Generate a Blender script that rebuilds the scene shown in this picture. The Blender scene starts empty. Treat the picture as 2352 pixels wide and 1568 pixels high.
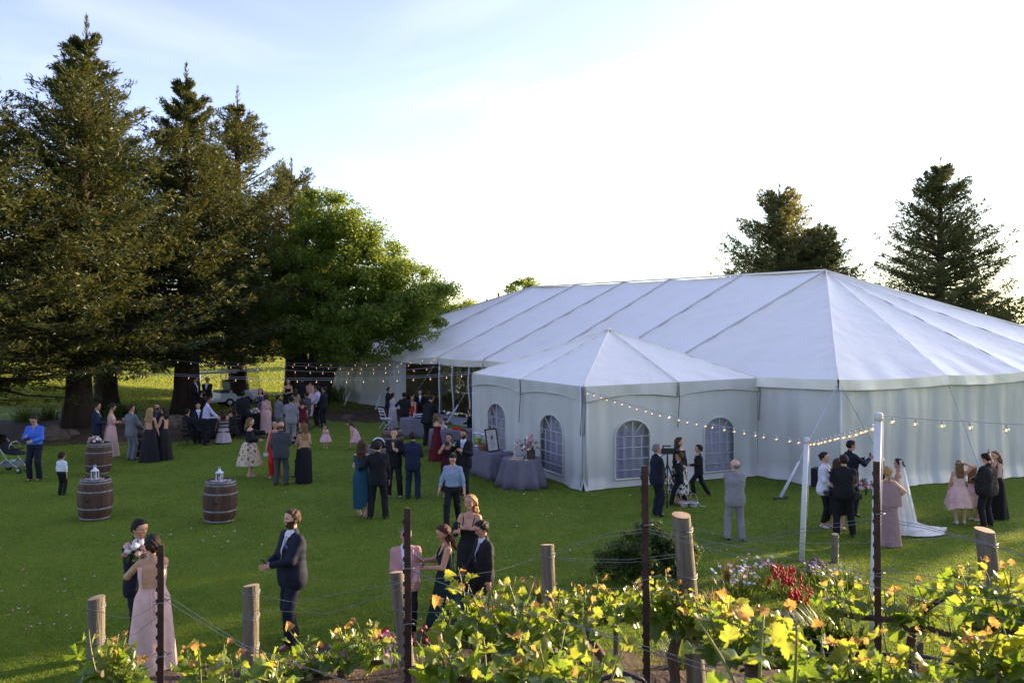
import bpy, math, random
import numpy as np
from mathutils import Vector, Matrix
random.seed(7)
RNG = np.random.default_rng(11)
PI = math.pi
scn = bpy.context.scene
COL = scn.collection

# ------------------------------------------------------------------ camera
CAM_H = 4.4                     # eye above the lawn
FPX, CXP, HZP = 1900.0, 1176.0, 745.0   # focal length, centre column and horizon row of a 2352 px wide frame
cam_d = bpy.data.cameras.new('camera')
cam = bpy.data.objects.new('camera', cam_d); COL.objects.link(cam)
cam.location = (0, 0, CAM_H); cam.rotation_euler = (math.radians(90), 0, 0)
cam_d.sensor_fit = 'HORIZONTAL'; cam_d.sensor_width = 36.0
cam_d.lens = 36.0 * FPX / 2352.0
cam_d.shift_y = -(784.0 - HZP) / 2352.0
cam_d.clip_start = 0.1; cam_d.clip_end = 6000
cam_d.dof.use_dof = True; cam_d.dof.focus_distance = 17.0; cam_d.dof.aperture_fstop = 7.1
scn.camera = cam

# ------------------------------------------------------------------ sky, sun, exposure
SUN_AZ, SUN_EL = math.radians(60), math.radians(12.5)    # azimuth clockwise from the view direction
world = bpy.data.worlds.new('World'); scn.world = world; world.use_nodes = True
wn = world.node_tree; wn.nodes.clear()
wo = wn.nodes.new('ShaderNodeOutputWorld'); wb = wn.nodes.new('ShaderNodeBackground')
sky = wn.nodes.new('ShaderNodeTexSky'); sky.sky_type = 'NISHITA'; sky.sun_disc = False
sky.sun_elevation = SUN_EL; sky.sun_rotation = SUN_AZ
sky.air_density = 1.0; sky.dust_density = 1.0; sky.ozone_density = 2.4
hs_ = wn.nodes.new('ShaderNodeHueSaturation'); hs_.inputs['Saturation'].default_value = 0.84; hs_.inputs['Hue'].default_value = 0.532
wn.links.new(sky.outputs[0], hs_.inputs['Color']); 
wtc = wn.nodes.new('ShaderNodeTexCoord'); wmp = wn.nodes.new('ShaderNodeMapping'); wmp.inputs['Scale'].default_value = (1.2, 2.6, 5.0)
wnz = wn.nodes.new('ShaderNodeTexNoise'); wnz.inputs['Scale'].default_value = 1.6; wnz.inputs['Detail'].default_value = 7; wnz.inputs['Distortion'].default_value = 0.8
wrm = wn.nodes.new('ShaderNodeMapRange'); wrm.inputs[1].default_value = 0.52; wrm.inputs[2].default_value = 0.82; wrm.inputs[4].default_value = 0.30
wmx = wn.nodes.new('ShaderNodeMix'); wmx.data_type = 'RGBA'; wbw = wn.nodes.new('ShaderNodeHueSaturation'); wbw.inputs['Saturation'].default_value = 0.15; wbw.inputs['Value'].default_value = 1.25
wn.links.new(wtc.outputs['Generated'], wmp.inputs[0]); wn.links.new(wmp.outputs[0], wnz.inputs['Vector']); wn.links.new(wnz.outputs[0], wrm.inputs[0]); wn.links.new(wrm.outputs[0], wmx.inputs['Factor'])
wn.links.new(hs_.outputs[0], wmx.inputs['A']); wn.links.new(hs_.outputs[0], wbw.inputs['Color']); wn.links.new(wbw.outputs[0], wmx.inputs['B']); wn.links.new(wmx.outputs['Result'], wb.inputs[0]); wb.inputs[1].default_value = 0.15
wn.links.new(wb.outputs[0], wo.inputs[0])
sd = bpy.data.lights.new('sun', 'SUN'); sd.energy = 5.0; sd.angle = math.radians(0.5); sd.color = (1.0, 0.75, 0.46)
sun = bpy.data.objects.new('sun', sd); COL.objects.link(sun)
sdir = Vector((math.sin(SUN_AZ)*math.cos(SUN_EL), math.cos(SUN_AZ)*math.cos(SUN_EL), math.sin(SUN_EL)))
sun.rotation_euler = (-sdir).to_track_quat('-Z', 'Y').to_euler(); sun.location = sdir*100
vs = scn.view_settings; vs.view_transform = 'Standard'; vs.look = 'None'; vs.gamma = 1.0; vs.exposure = 1.6
try: vs.use_curve_mapping = False
except Exception: pass
scn.cycles.max_bounces = 6; scn.cycles.diffuse_bounces = 3; scn.cycles.glossy_bounces = 2
scn.cycles.transmission_bounces = 4; scn.cycles.transparent_max_bounces = 6
scn.cycles.caustics_reflective = False; scn.cycles.caustics_refractive = False
scn.cycles.use_denoising = True

# ------------------------------------------------------------------ terrain
def sstep(a, b, x):
    t = np.clip((np.asarray(x, float)-a)/(b-a), 0, 1); return t*t*(3-2*t)
def vine_edge(X):
    return 9.5 + 1.9*sstep(-4.2, -2.6, X)*(1-sstep(4.0, 5.4, X))
def zg(X, Y):
    X = np.asarray(X, float); Y = np.asarray(Y, float)
    z = -0.042*np.log1p(np.exp(np.clip(X, -20, 17)*1.1))/1.1            # lawn falls gently away on one side
    t = np.maximum(vine_edge(X)-Y, 0)
    z = z + np.minimum(0.2*t+0.03*t*t, 1.6+0.15*(t-4.7))*np.clip(t, 0, 1)   # vineyard bank
    z = z + 1.0*np.exp(-((X+27)/9)**2-((Y-47)/6)**2)                   # mound at the edge of the fairway
    far = np.maximum(Y-62, 0)
    z = z + 0.62*np.minimum(0.00035*far**2, 0.055*np.maximum(far-40, 0)+0.3)*(1-0.35*sstep(5, 60, X)) * sstep(-400, -30, -np.abs(X)+60)
    z = z + sstep(80, 260, Y)*(1.2*np.sin(X*0.021+1.3)+0.8*np.sin(X*0.05+Y*0.02))
    return np.minimum(z, 24+2*np.sin(X*0.01))
def zgf(x, y): return float(zg(x, y))
def G(px, py):
    """ground point under a pixel of the 2352 px frame"""
    z = 0.0
    for _ in range(25):
        Y = FPX*(CAM_H-z)/(py-HZP); X = (px-CXP)/FPX*Y; z = 0.5*z+0.5*zgf(X, Y)
    return np.array((X, Y, zgf(X, Y)))
def AT(px, py, Y):
    """point at depth Y under a pixel"""
    return np.array(((px-CXP)/FPX*Y, Y, CAM_H-(py-HZP)/FPX*Y))

# ------------------------------------------------------------------ materials
MATS = {}
def _mat(name):
    m = bpy.data.materials.new(name); m.use_nodes = True
    nt = m.node_tree; nt.nodes.clear()
    out = nt.nodes.new('ShaderNodeOutputMaterial')
    return m, nt, out
def mat(name, col, rough=0.6, var=0.18, scale=9.0, bump=0.0, bscale=40.0, metal=0.0, spec=0.4, col2=None, stretch=None, sheen=0.0, emit=None, coat=0.0, tint=0.0):
    if name in MATS: return MATS[name]
    m, nt, out = _mat(name); N = nt.nodes; L = nt.links
    b = N.new('ShaderNodeBsdfPrincipled'); L.new(b.outputs[0], out.inputs[0])
    b.inputs['Roughness'].default_value = rough; b.inputs['Metallic'].default_value = metal
    b.inputs['Specular IOR Level'].default_value = spec
    if sheen: b.inputs['Sheen Weight'].default_value = sheen
    if coat: b.inputs['Coat Weight'].default_value = coat
    tc = N.new('ShaderNodeTexCoord'); mp = N.new('ShaderNodeMapping'); L.new(tc.outputs['Object'], mp.inputs[0])
    if stretch: mp.inputs['Scale'].default_value = stretch
    nz = N.new('ShaderNodeTexNoise'); nz.inputs['Scale'].default_value = scale; nz.inputs['Detail'].default_value = 5
    L.new(mp.outputs[0], nz.inputs['Vector'])
    mx = N.new('ShaderNodeMix'); mx.data_type = 'RGBA'
    c = np.array(col); c1 = c*(1-var); c2 = np.array(col2) if col2 is not None else c*(1+var)
    mx.inputs['A'].default_value = (*c1, 1); mx.inputs['B'].default_value = (*np.clip(c2, 0, 1), 1)
    rm = N.new('ShaderNodeMapRange'); rm.inputs[1].default_value = 0.3; rm.inputs[2].default_value = 0.7
    L.new(nz.outputs[0], rm.inputs[0]); L.new(rm.outputs[0], mx.inputs['Factor'])
    if tint:
        oi = N.new('ShaderNodeObjectInfo'); hv = N.new('ShaderNodeHueSaturation'); r3 = N.new('ShaderNodeMapRange'); r3.inputs[3].default_value = 1-tint; r3.inputs[4].default_value = 1+tint
        L.new(oi.outputs['Random'], r3.inputs[0]); L.new(r3.outputs[0], hv.inputs['Value']); L.new(mx.outputs['Result'], hv.inputs['Color']); L.new(hv.outputs[0], b.inputs['Base Color'])
    else: L.new(mx.outputs['Result'], b.inputs['Base Color'])
    if bump:
        n2 = N.new('ShaderNodeTexNoise'); n2.inputs['Scale'].default_value = bscale; n2.inputs['Detail'].default_value = 4
        L.new(mp.outputs[0], n2.inputs['Vector'])
        bp = N.new('ShaderNodeBump'); bp.inputs['Strength'].default_value = bump; bp.inputs['Distance'].default_value = 0.02
        L.new(n2.outputs[0], bp.inputs['Height']); L.new(bp.outputs[0], b.inputs['Normal'])
    if emit:
        b.inputs['Emission Color'].default_value = (*emit[:3], 1); b.inputs['Emission Strength'].default_value = emit[3]
    MATS[name] = m; return m
def leaf_mat(name, c1, c2, trans, tcol, scale=1.5, rough=0.45, spec=0.25, orand=0.5, rng=(0.45, 1.05)):
    """foliage: diffuse front plus light coming through the blade"""
    if name in MATS: return MATS[name]
    m, nt, out = _mat(name); N = nt.nodes; L = nt.links
    b = N.new('ShaderNodeBsdfPrincipled'); b.inputs['Roughness'].default_value = rough; b.inputs['Specular IOR Level'].default_value = spec
    t = N.new('ShaderNodeBsdfTranslucent'); mxs = N.new('ShaderNodeMixShader'); mxs.inputs[0].default_value = trans
    tc = N.new('ShaderNodeTexCoord'); nz = N.new('ShaderNodeTexNoise'); nz.inputs['Scale'].default_value = scale; nz.inputs['Detail'].default_value = 3
    oi = N.new('ShaderNodeObjectInfo'); ad = N.new('ShaderNodeMath'); ad.operation = 'MULTIPLY_ADD'; ad.inputs[1].default_value = orand
    L.new(tc.outputs['Object'], nz.inputs['Vector']); L.new(oi.outputs['Random'], ad.inputs[0])
    L.new(nz.outputs[0], ad.inputs[2])
    rm = N.new('ShaderNodeMapRange'); rm.inputs[1].default_value = rng[0]; rm.inputs[2].default_value = rng[1]
    L.new(ad.outputs[0], rm.inputs[0])
    mx = N.new('ShaderNodeMix'); mx.data_type = 'RGBA'; mx.inputs['A'].default_value = (*c1, 1); mx.inputs['B'].default_value = (*c2, 1)
    L.new(rm.outputs[0], mx.inputs['Factor']); L.new(mx.outputs['Result'], b.inputs['Base Color'])
    t.inputs[0].default_value = (*tcol, 1)
    L.new(b.outputs[0], mxs.inputs[1]); L.new(t.outputs[0], mxs.inputs[2]); L.new(mxs.outputs[0], out.inputs[0])
    MATS[name] = m; return m
def glass_mat(name, col=(1, 1, 1), alpha=0.25, rough=0.05, ripple=0.0):
    if name in MATS: return MATS[name]
    m, nt, out = _mat(name); N = nt.nodes; L = nt.links
    g = N.new('ShaderNodeBsdfGlossy'); g.inputs['Roughness'].default_value = rough
    tr = N.new('ShaderNodeBsdfTransparent'); tr.inputs[0].default_value = (*col, 1)
    fr = N.new('ShaderNodeLayerWeight'); fr.inputs[0].default_value = alpha
    if ripple:
        tc = N.new('ShaderNodeTexCoord'); nz = N.new('ShaderNodeTexNoise'); nz.inputs['Scale'].default_value = 3.5; bp = N.new('ShaderNodeBump'); bp.inputs['Strength'].default_value = ripple; bp.inputs['Distance'].default_value = 0.1
        L.new(tc.outputs['Object'], nz.inputs['Vector']); L.new(nz.outputs[0], bp.inputs['Height']); L.new(bp.outputs[0], g.inputs['Normal']); L.new(bp.outputs[0], fr.inputs['Normal'])
    mx = N.new('ShaderNodeMixShader'); L.new(fr.outputs['Facing'], mx.inputs[0])
    L.new(tr.outputs[0], mx.inputs[1]); L.new(g.outputs[0], mx.inputs[2]); L.new(mx.outputs[0], out.inputs[0])
    MATS[name] = m; return m
def print_mat(name, base, cols, scale=14.0, thr=0.42):
    """cloth with a blossom print"""
    if name in MATS: return MATS[name]
    m, nt, out = _mat(name); N = nt.nodes; L = nt.links
    b = N.new('ShaderNodeBsdfPrincipled'); b.inputs['Roughness'].default_value = 0.75; L.new(b.outputs[0], out.inputs[0])
    tc = N.new('ShaderNodeTexCoord'); nz = N.new('ShaderNodeTexNoise'); nz.inputs['Scale'].default_value = scale*1.6
    L.new(tc.outputs['Object'], nz.inputs['Vector'])
    ma = N.new('ShaderNodeMix'); ma.data_type = 'VECTOR'; ma.inputs['Factor'].default_value = 0.12
    L.new(tc.outputs['Object'], ma.inputs['A']); L.new(nz.outputs['Color'], ma.inputs['B'])
    prev = None
    for i, c in enumerate(cols):
        v = N.new('ShaderNodeTexVoronoi'); v.inputs['Scale'].default_value = scale*(1+0.37*i); L.new(ma.outputs['Result'], v.inputs['Vector'])
        r = N.new('ShaderNodeMapRange'); r.inputs[1].default_value = thr+0.05; r.inputs[2].default_value = thr-0.05
        L.new(v.outputs['Distance'], r.inputs[0])
        mx = N.new('ShaderNodeMix'); mx.data_type = 'RGBA'; mx.inputs['B'].default_value = (*c, 1)
        if prev is None: mx.inputs['A'].default_value = (*base, 1)
        else: L.new(prev, mx.inputs['A'])
        L.new(r.outputs[0], mx.inputs['Factor']); prev = mx.outputs['Result']
    L.new(prev, b.inputs['Base Color']); MATS[name] = m; return m

# ------------------------------------------------------------------ mesh helpers
class MB:
    def __init__(s): s.v = []; s.f = []; s.m = []
    def add(s, vs_, fs, mi=0):
        o = len(s.v); s.v.extend([tuple(map(float, p)) for p in vs_])
        s.f.extend([tuple(i+o for i in f) for f in fs]); s.m.extend([mi]*len(fs)); return s
    def box(s, c, d, rz=0.0, mi=0, rot=None):
        x, y, z = d[0]/2, d[1]/2, d[2]/2; ca, sa = math.cos(rz), math.sin(rz); P = []
        for sz in (-z, z):
            for sx, sy in ((-x, -y), (x, -y), (x, y), (-x, y)):
                p = Vector((sx, sy, sz))
                p = (rot @ p) if rot is not None else Vector((ca*sx-sa*sy, sa*sx+ca*sy, sz))
                P.append((c[0]+p[0], c[1]+p[1], c[2]+p[2]))
        return s.add(P, [(3, 2, 1, 0), (4, 5, 6, 7), (0, 1, 5, 4), (1, 2, 6, 5), (2, 3, 7, 6), (3, 0, 4, 7)], mi)
    def rings(s, R, closed=True, cap=True, mi=0):
        n = len(R[0]); P = [p for r in R for p in r]; F = []
        for i in range(len(R)-1):
            for j in range(n if closed else n-1):
                k = (j+1) % n; F.append((i*n+j, i*n+k, (i+1)*n+k, (i+1)*n+j))
        if cap and closed:
            F.append(tuple(range(n-1, -1, -1))); F.append(tuple((len(R)-1)*n+j for j in range(n)))
        return s.add(P, F, mi)
    def tube(s, pts, rad, n=8, cap=True, mi=0, flat=None):
        pts = [np.array(p, float) for p in pts]; m = len(pts)
        if not hasattr(rad, '__len__'): rad = [rad]*m
        R = []; ref = None
        for i in range(m):
            d = pts[min(i+1, m-1)]-pts[max(i-1, 0)]; d = d/(np.linalg.norm(d)+1e-9)
            if ref is None:
                ref = np.array((0, 0, 1.0)) if abs(d[2]) < 0.9 else np.array((1.0, 0, 0))
            u = ref-d*np.dot(ref, d); u /= np.linalg.norm(u)+1e-9; w = np.cross(d, u); ref = u
            fl = flat if flat else 1.0
            R.append([pts[i]+rad[i]*(math.cos(a)*u*fl+math.sin(a)*w) for a in (2*PI*k/n for k in range(n))])
        return s.rings(R, True, cap, mi)
    def lathe(s, prof, n=16, c=(0, 0, 0), mi=0, cap=True):
        return s.rings([[(c[0]+r*math.cos(2*PI*k/n), c[1]+r*math.sin(2*PI*k/n), c[2]+z) for k in range(n)] for r, z in prof], True, cap, mi)
    def ball(s, c, r, n=8, m=5, mi=0, jit=0.0, rnd=None):
        r = r if hasattr(r, '__len__') else (r, r, r); R = []
        for i in range(m+1):
            th = PI*(0.04+0.92*i/m)
            ring = []
            for k in range(n):
                q = 1+(rnd.uniform(-jit, jit) if jit else 0)
                ring.append((c[0]+q*r[0]*math.sin(th)*math.cos(2*PI*k/n), c[1]+q*r[1]*math.sin(th)*math.sin(2*PI*k/n), c[2]-q*r[2]*math.cos(th)))
            R.append(ring)
        return s.rings(R, True, True, mi)
    def grid(s, P, mi=0):
        R = len(P); C = len(P[0])
        return s.add([p for r in P for p in r], [(i*C+j, i*C+j+1, (i+1)*C+j+1, (i+1)*C+j) for i in range(R-1) for j in range(C-1)], mi)
    def data(s, name, mats, smooth=True):
        me = bpy.data.meshes.new(name); me.from_pydata(s.v, [], s.f)
        for m_ in (mats if isinstance(mats, (list, tuple)) else [mats]): me.materials.append(m_)
        if len(set(s.m)) > 1: me.polygons.foreach_set('material_index', s.m)
        if smooth: me.polygons.foreach_set('use_smooth', [True]*len(me.polygons))
        me.update(); return me
    def obj(s, name, mats, parent=None, smooth=True, **k): return link(name, s.data(name, mats, smooth), parent, **k)
def link(name, data, parent=None, loc=None, rz=None, label=None, cat=None, group=None, kind=None, mat4=None):
    o = bpy.data.objects.new(name, data); COL.objects.link(o)
    if parent is not None: o.parent = parent
    if loc is not None: o.location = loc
    if rz is not None: o.rotation_euler = (0, 0, rz)
    if mat4 is not None: o.matrix_basis = mat4
    if label: o['label'] = label
    if cat: o['category'] = cat
    if group: o['group'] = group
    if kind: o['kind'] = kind
    return o
def thing(name, loc, label, cat, group=None, rz=0.0):
    o = link(name, None, None, loc, rz, label, cat, group); o.empty_display_size = 0.2; return o
def np_mesh(name, V, F, mats, smooth=True, mi=None):
    """mesh from numpy arrays; F is (n,3) or (n,4)"""
    me = bpy.data.meshes.new(name); n = len(F); k = F.shape[1]
    me.vertices.add(len(V)); me.vertices.foreach_set('co', np.ascontiguousarray(V, np.float32).ravel())
    me.loops.add(n*k); me.loops.foreach_set('vertex_index', np.ascontiguousarray(F, np.int32).ravel())
    me.polygons.add(n); me.polygons.foreach_set('loop_start', np.arange(0, n*k, k, dtype=np.int32))
    try: me.polygons.foreach_set('loop_total', np.full(n, k, np.int32))
    except Exception: pass
    for m_ in (mats if isinstance(mats, (list, tuple)) else [mats]): me.materials.append(m_)
    if mi is not None: me.polygons.foreach_set('material_index', np.asarray(mi, np.int32))
    me.polygons.foreach_set('use_smooth', np.full(n, bool(smooth)))
    me.update(calc_edges=True); return me
def copy_tree(o, parent=None):
    c = o.copy(); COL.objects.link(c); c.parent = parent
    for ch in list(o.children): copy_tree(ch, c)
    return c
def nrm(v):
    v = np.array(v, float); return v/(np.linalg.norm(v)+1e-9)
def wire_pts(a, b, sag, n=12):
    a = np.array(a, float); b = np.array(b, float)
    return [a+(b-a)*t-np.array((0, 0, sag*4*t*(1-t))) for t in np.linspace(0, 1, n)]
# ------------------------------------------------------------------ ground
def ground_mat(name, c1, c2, c3, fine=55.0, bump=0.5, patch=0.35, patch_dark=0.75):
    m, nt, out = _mat(name); N = nt.nodes; L = nt.links
    b = N.new('ShaderNodeBsdfPrincipled'); b.inputs['Roughness'].default_value = 0.85; b.inputs['Specular IOR Level'].default_value = 0.15
    L.new(b.outputs[0], out.inputs[0]); tc = N.new('ShaderNodeTexCoord')
    n1 = N.new('ShaderNodeTexNoise'); n1.inputs['Scale'].default_value = patch; n1.inputs['Detail'].default_value = 6; n1.inputs['Roughness'].default_value = 0.65
    n2 = N.new('ShaderNodeTexNoise'); n2.inputs['Scale'].default_value = fine; n2.inputs['Detail'].default_value = 5
    n3 = N.new('ShaderNodeTexNoise'); n3.inputs['Scale'].default_value = 3.2; n3.inputs['Detail'].default_value = 6; n3.inputs['Roughness'].default_value = 0.7
    mp = N.new('ShaderNodeMapping'); mp.inputs['Scale'].default_value = (1.0, 0.35, 1.0); L.new(tc.outputs['Object'], mp.inputs[0])
    for n_ in (n1, n3): L.new(tc.outputs['Object'], n_.inputs['Vector'])
    L.new(mp.outputs[0], n2.inputs['Vector'])
    def mr(src, a, b_):
        r = N.new('ShaderNodeMapRange'); r.inputs[1].default_value = a; r.inputs[2].default_value = b_; L.new(src, r.inputs[0]); return r.outputs[0]
    m1 = N.new('ShaderNodeMix'); m1.data_type = 'RGBA'; m1.inputs['A'].default_value = (*c1, 1); m1.inputs['B'].default_value = (*c2, 1)
    L.new(mr(n1.outputs[0], 0.35, 0.65), m1.inputs['Factor'])
    m2 = N.new('ShaderNodeMix'); m2.data_type = 'RGBA'; m2.inputs['B'].default_value = (*c3, 1)
    L.new(m1.outputs['Result'], m2.inputs['A'])
    k = N.new('ShaderNodeMath'); k.operation = 'MULTIPLY'; k.inputs[1].default_value = 0.6; L.new(mr(n3.outputs[0], 0.42, 0.68), k.inputs[0])
    L.new(k.outputs[0], m2.inputs['Factor'])
    m3 = N.new('ShaderNodeMix'); m3.data_type = 'RGBA'; m3.blend_type = 'MULTIPLY'; m3.inputs['Factor'].default_value = 1.0
    g = N.new('ShaderNodeMapRange'); g.inputs[1].default_value = 0.3; g.inputs[2].default_value = 0.7; g.inputs[3].default_value = patch_dark*0.72; g.inputs[4].default_value = 1.3
    L.new(n2.outputs[0], g.inputs[0]); L.new(m2.outputs['Result'], m3.inputs['A']); L.new(g.outputs[0], m3.inputs['B'])
    L.new(m3.outputs['Result'], b.inputs['Base Color'])
    if bump:
        bp = N.new('ShaderNodeBump'); bp.inputs['Strength'].default_value = bump; bp.inputs['Distance'].default_value = 0.03
        L.new(n2.outputs[0], bp.inputs['Height']); L.new(bp.outputs[0], b.inputs['Normal'])
    MATS[name] = m; return m
GRASS = ground_mat('lawn_grass', (0.088, 0.155, 0.013), (0.130, 0.200, 0.017), (0.190, 0.215, 0.030))
SOIL = ground_mat('bed_soil', (0.050, 0.032, 0.020), (0.075, 0.046, 0.028), (0.11, 0.075, 0.045), fine=22, bump=1.0, patch=1.6)
def axis(segs):
    a = [np.arange(x0, x1, st) for x0, x1, st in segs]; return np.concatenate(a+[[segs[-1][1]]])
gx = axis([(-3000, -600, 300), (-600, -120, 40), (-120, -32, 4), (-32, 32, 0.5), (32, 120, 4), (120, 600, 40), (600, 3000, 300)])
gy = axis([(-60, 0, 10), (0, 14, 0.35), (14, 60, 0.6), (60, 130, 3), (130, 500, 20), (500, 4500, 250)])
def sheet(name, xs, ys, m, dz=0.0, fn=zg, kind='structure', **k):
    Xg, Yg = np.meshgrid(xs, ys); Zg = fn(Xg, Yg)+dz
    V = np.stack([Xg, Yg, Zg], -1).reshape(-1, 3); nx, ny = len(xs), len(ys)
    i, j = np.meshgrid(np.arange(ny-1), np.arange(nx-1), indexing='ij'); a = (i*nx+j).ravel()
    F = np.stack([a, a+1, a+nx+1, a+nx], 1)
    return link(name, np_mesh(name, V, F, m), kind=kind, **k)
sheet('lawn', gx, gy, GRASS)
def bed_z(X, Y): return zg(X, Y)+0.035*np.sin(X*5.1+Y*3)*np.sin(Y*4.3-X)+0.03*np.clip((vine_edge(X)-Y)*3, -1.5, 1)
sheet('flower_bed', np.arange(-2.75, 4.25, 0.14), np.arange(2.5, 11.35, 0.14), SOIL, 0.012, bed_z)
def mulch_z(X, Y):
    d = ((X+17)/8.5)**2+((Y-34.5)/4.2)**2
    return zg(X, Y)+0.10*np.clip(1.05-d, -0.6, 1)+0.03*np.sin(X*2.7)*np.sin(Y*3.1)
sheet('mulch_bed', np.arange(-26, -8, 0.4), np.arange(30, 39.5, 0.4), SOIL, 0.0, mulch_z)
def mulch2_z(X, Y):
    d = ((X+6.8)/4.2)**2+((Y-42)/4.5)**2
    return zg(X, Y)+0.08*np.clip(1.05-d, -0.6, 1)+0.02*np.sin(X*2.7)*np.sin(Y*3.1)
sheet('mulch_bed', np.arange(-12, -2, 0.4), np.arange(37, 47, 0.4), SOIL, 0.0, mulch2_z)
# cart path behind the trees
PATH = mat('path_concrete', (0.26, 0.25, 0.23), 0.8, 0.15, 3, 0.2)
pm = MB(); pr = []
for t in np.linspace(0, 1, 30):
    x = -60+56*t; y = 50.5+3.2*math.sin(t*3.0)-2.5*t
    pr.append([(x, y+w, zgf(x, y+w)+0.03) for w in (-1.1, 0, 1.1)])
pm.grid(pr).obj('path', PATH, kind='structure')

# ------------------------------------------------------------------ tents
def vinyl_mat(name, col, rough, trans, wr_scale, wr, stretch):
    m, nt, out = _mat(name); N = nt.nodes; L = nt.links
    b = N.new('ShaderNodeBsdfPrincipled'); b.inputs['Roughness'].default_value = rough; b.inputs['Specular IOR Level'].default_value = 0.55
    t = N.new('ShaderNodeBsdfTranslucent'); t.inputs[0].default_value = (0.8, 0.78, 0.7, 1)
    mx = N.new('ShaderNodeMixShader'); mx.inputs[0].default_value = trans
    tc = N.new('ShaderNodeTexCoord'); mp = N.new('ShaderNodeMapping'); mp.inputs['Scale'].default_value = stretch
    L.new(tc.outputs['Object'], mp.inputs[0])
    n1 = N.new('ShaderNodeTexNoise'); n1.inputs['Scale'].default_value = wr_scale; n1.inputs['Detail'].default_value = 3; n1.inputs['Distortion'].default_value = 0.6
    L.new(mp.outputs[0], n1.inputs['Vector'])
    bp = N.new('ShaderNodeBump'); bp.inputs['Strength'].default_value = wr; bp.inputs['Distance'].default_value = 0.05
    L.new(n1.outputs[0], bp.inputs['Height']); L.new(bp.outputs[0], b.inputs['Normal'])
    n2 = N.new('ShaderNodeTexNoise'); n2.inputs['Scale'].default_value = 1.1; n2.inputs['Detail'].default_value = 7; n2.inputs['Roughness'].default_value = 0.7
    L.new(tc.outputs['Object'], n2.inputs['Vector'])
    c = N.new('ShaderNodeMix'); c.data_type = 'RGBA'; c.inputs['A'].default_value = (*[x*0.94 for x in col], 1); c.inputs['B'].default_value = (*col, 1)
    r = N.new('ShaderNodeMapRange'); r.inputs[1].default_value = 0.35; r.inputs[2].default_value = 0.55; L.new(n2.outputs[0], r.inputs[0])
    L.new(r.outputs[0], c.inputs['Factor']); L.new(c.outputs['Result'], b.inputs['Base Color'])
    L.new(b.outputs[0], mx.inputs[1]); L.new(t.outputs[0], mx.inputs[2]); L.new(mx.outputs[0], out.inputs[0]); MATS[name] = m; return m
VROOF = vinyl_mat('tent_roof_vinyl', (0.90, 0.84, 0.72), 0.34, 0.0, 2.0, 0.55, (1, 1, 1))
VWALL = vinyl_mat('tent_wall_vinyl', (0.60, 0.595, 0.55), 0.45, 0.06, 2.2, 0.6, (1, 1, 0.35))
SEAM = mat('seam_webbing', (0.56, 0.54, 0.52), 0.7, 0.1)
ROPE = mat('rope', (0.16, 0.15, 0.14), 0.8, 0.1)
WMETAL = mat('white_metal', (0.62, 0.63, 0.65), 0.4, 0.06)
STRAP = mat('white_strap', (0.60, 0.61, 0.63), 0.7, 0.1)
DARK = mat('black_metal', (0.02, 0.02, 0.022), 0.5, 0.2)
PANE = glass_mat('clear_vinyl', (0.82, 0.84, 0.86), 0.30, 0.10, 0.22)
MULL = mat('mullion_webbing', (0.50, 0.50, 0.52), 0.7, 0.08)
CURT = mat('violet_curtain', (0.62, 0.58, 0.70), 0.9, 0.1, 4)

def patch(name, mesh_name, a, b, c, d, sag, parent, m, nu=22, nv=22, wr=0.03, seed=0, crease=0.0):
    """cloth between four corners (a,b along the eave; d,c along the ridge), slack by sag"""
    a, b, c, d = (np.array(p, float) for p in (a, b, c, d)); rnd = random.Random(seed); ph = [rnd.uniform(0, 6.3) for _ in range(4)]
    nn = np.cross(b-a, d-a); nn /= np.linalg.norm(nn); nn = nn if nn[2] > 0 else -nn
    P = []
    for j in range(nv+1):
        t = j/nv; row = []
        for i in range(nu+1):
            s = i/nu; p = (a*(1-s)+b*s)*(1-t)+(d*(1-s)+c*s)*t
            off = -sag*4*s*(1-s)*(1-t*0.5)
            off += wr*math.sin(s*17+t*9+ph[0])*max(0, 1-4*t)*4*s*(1-s)+wr*math.sin(t*40+s*13+ph[1])*(max(0, s-0.8)+max(0, 0.2-s))*3*(1-t)*t*4
            if crease: off += crease*(math.sin(t*75+9*s+2*math.sin(t*11+ph[2]))+.6*math.sin(t*131+ph[3]))*(math.exp(-s/.16)*(.35+.65*math.sin(PI*t)**2)*min(1, s*14)+math.exp(-(1-s)/.10)*.5*max(0, 1-t*2.2)*min(1, (1-s)*14))
            row.append(p+nn*off)
        P.append(row)
    return MB().grid(P).obj(name, m, parent)

def seam(parent, a, b, r=0.028, m=None, sag=0.0, name='roof_seam'):
    pts = wire_pts(a, b, sag, 10); return MB().tube(pts, r, 6).obj(name, m or SEAM, parent)

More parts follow.
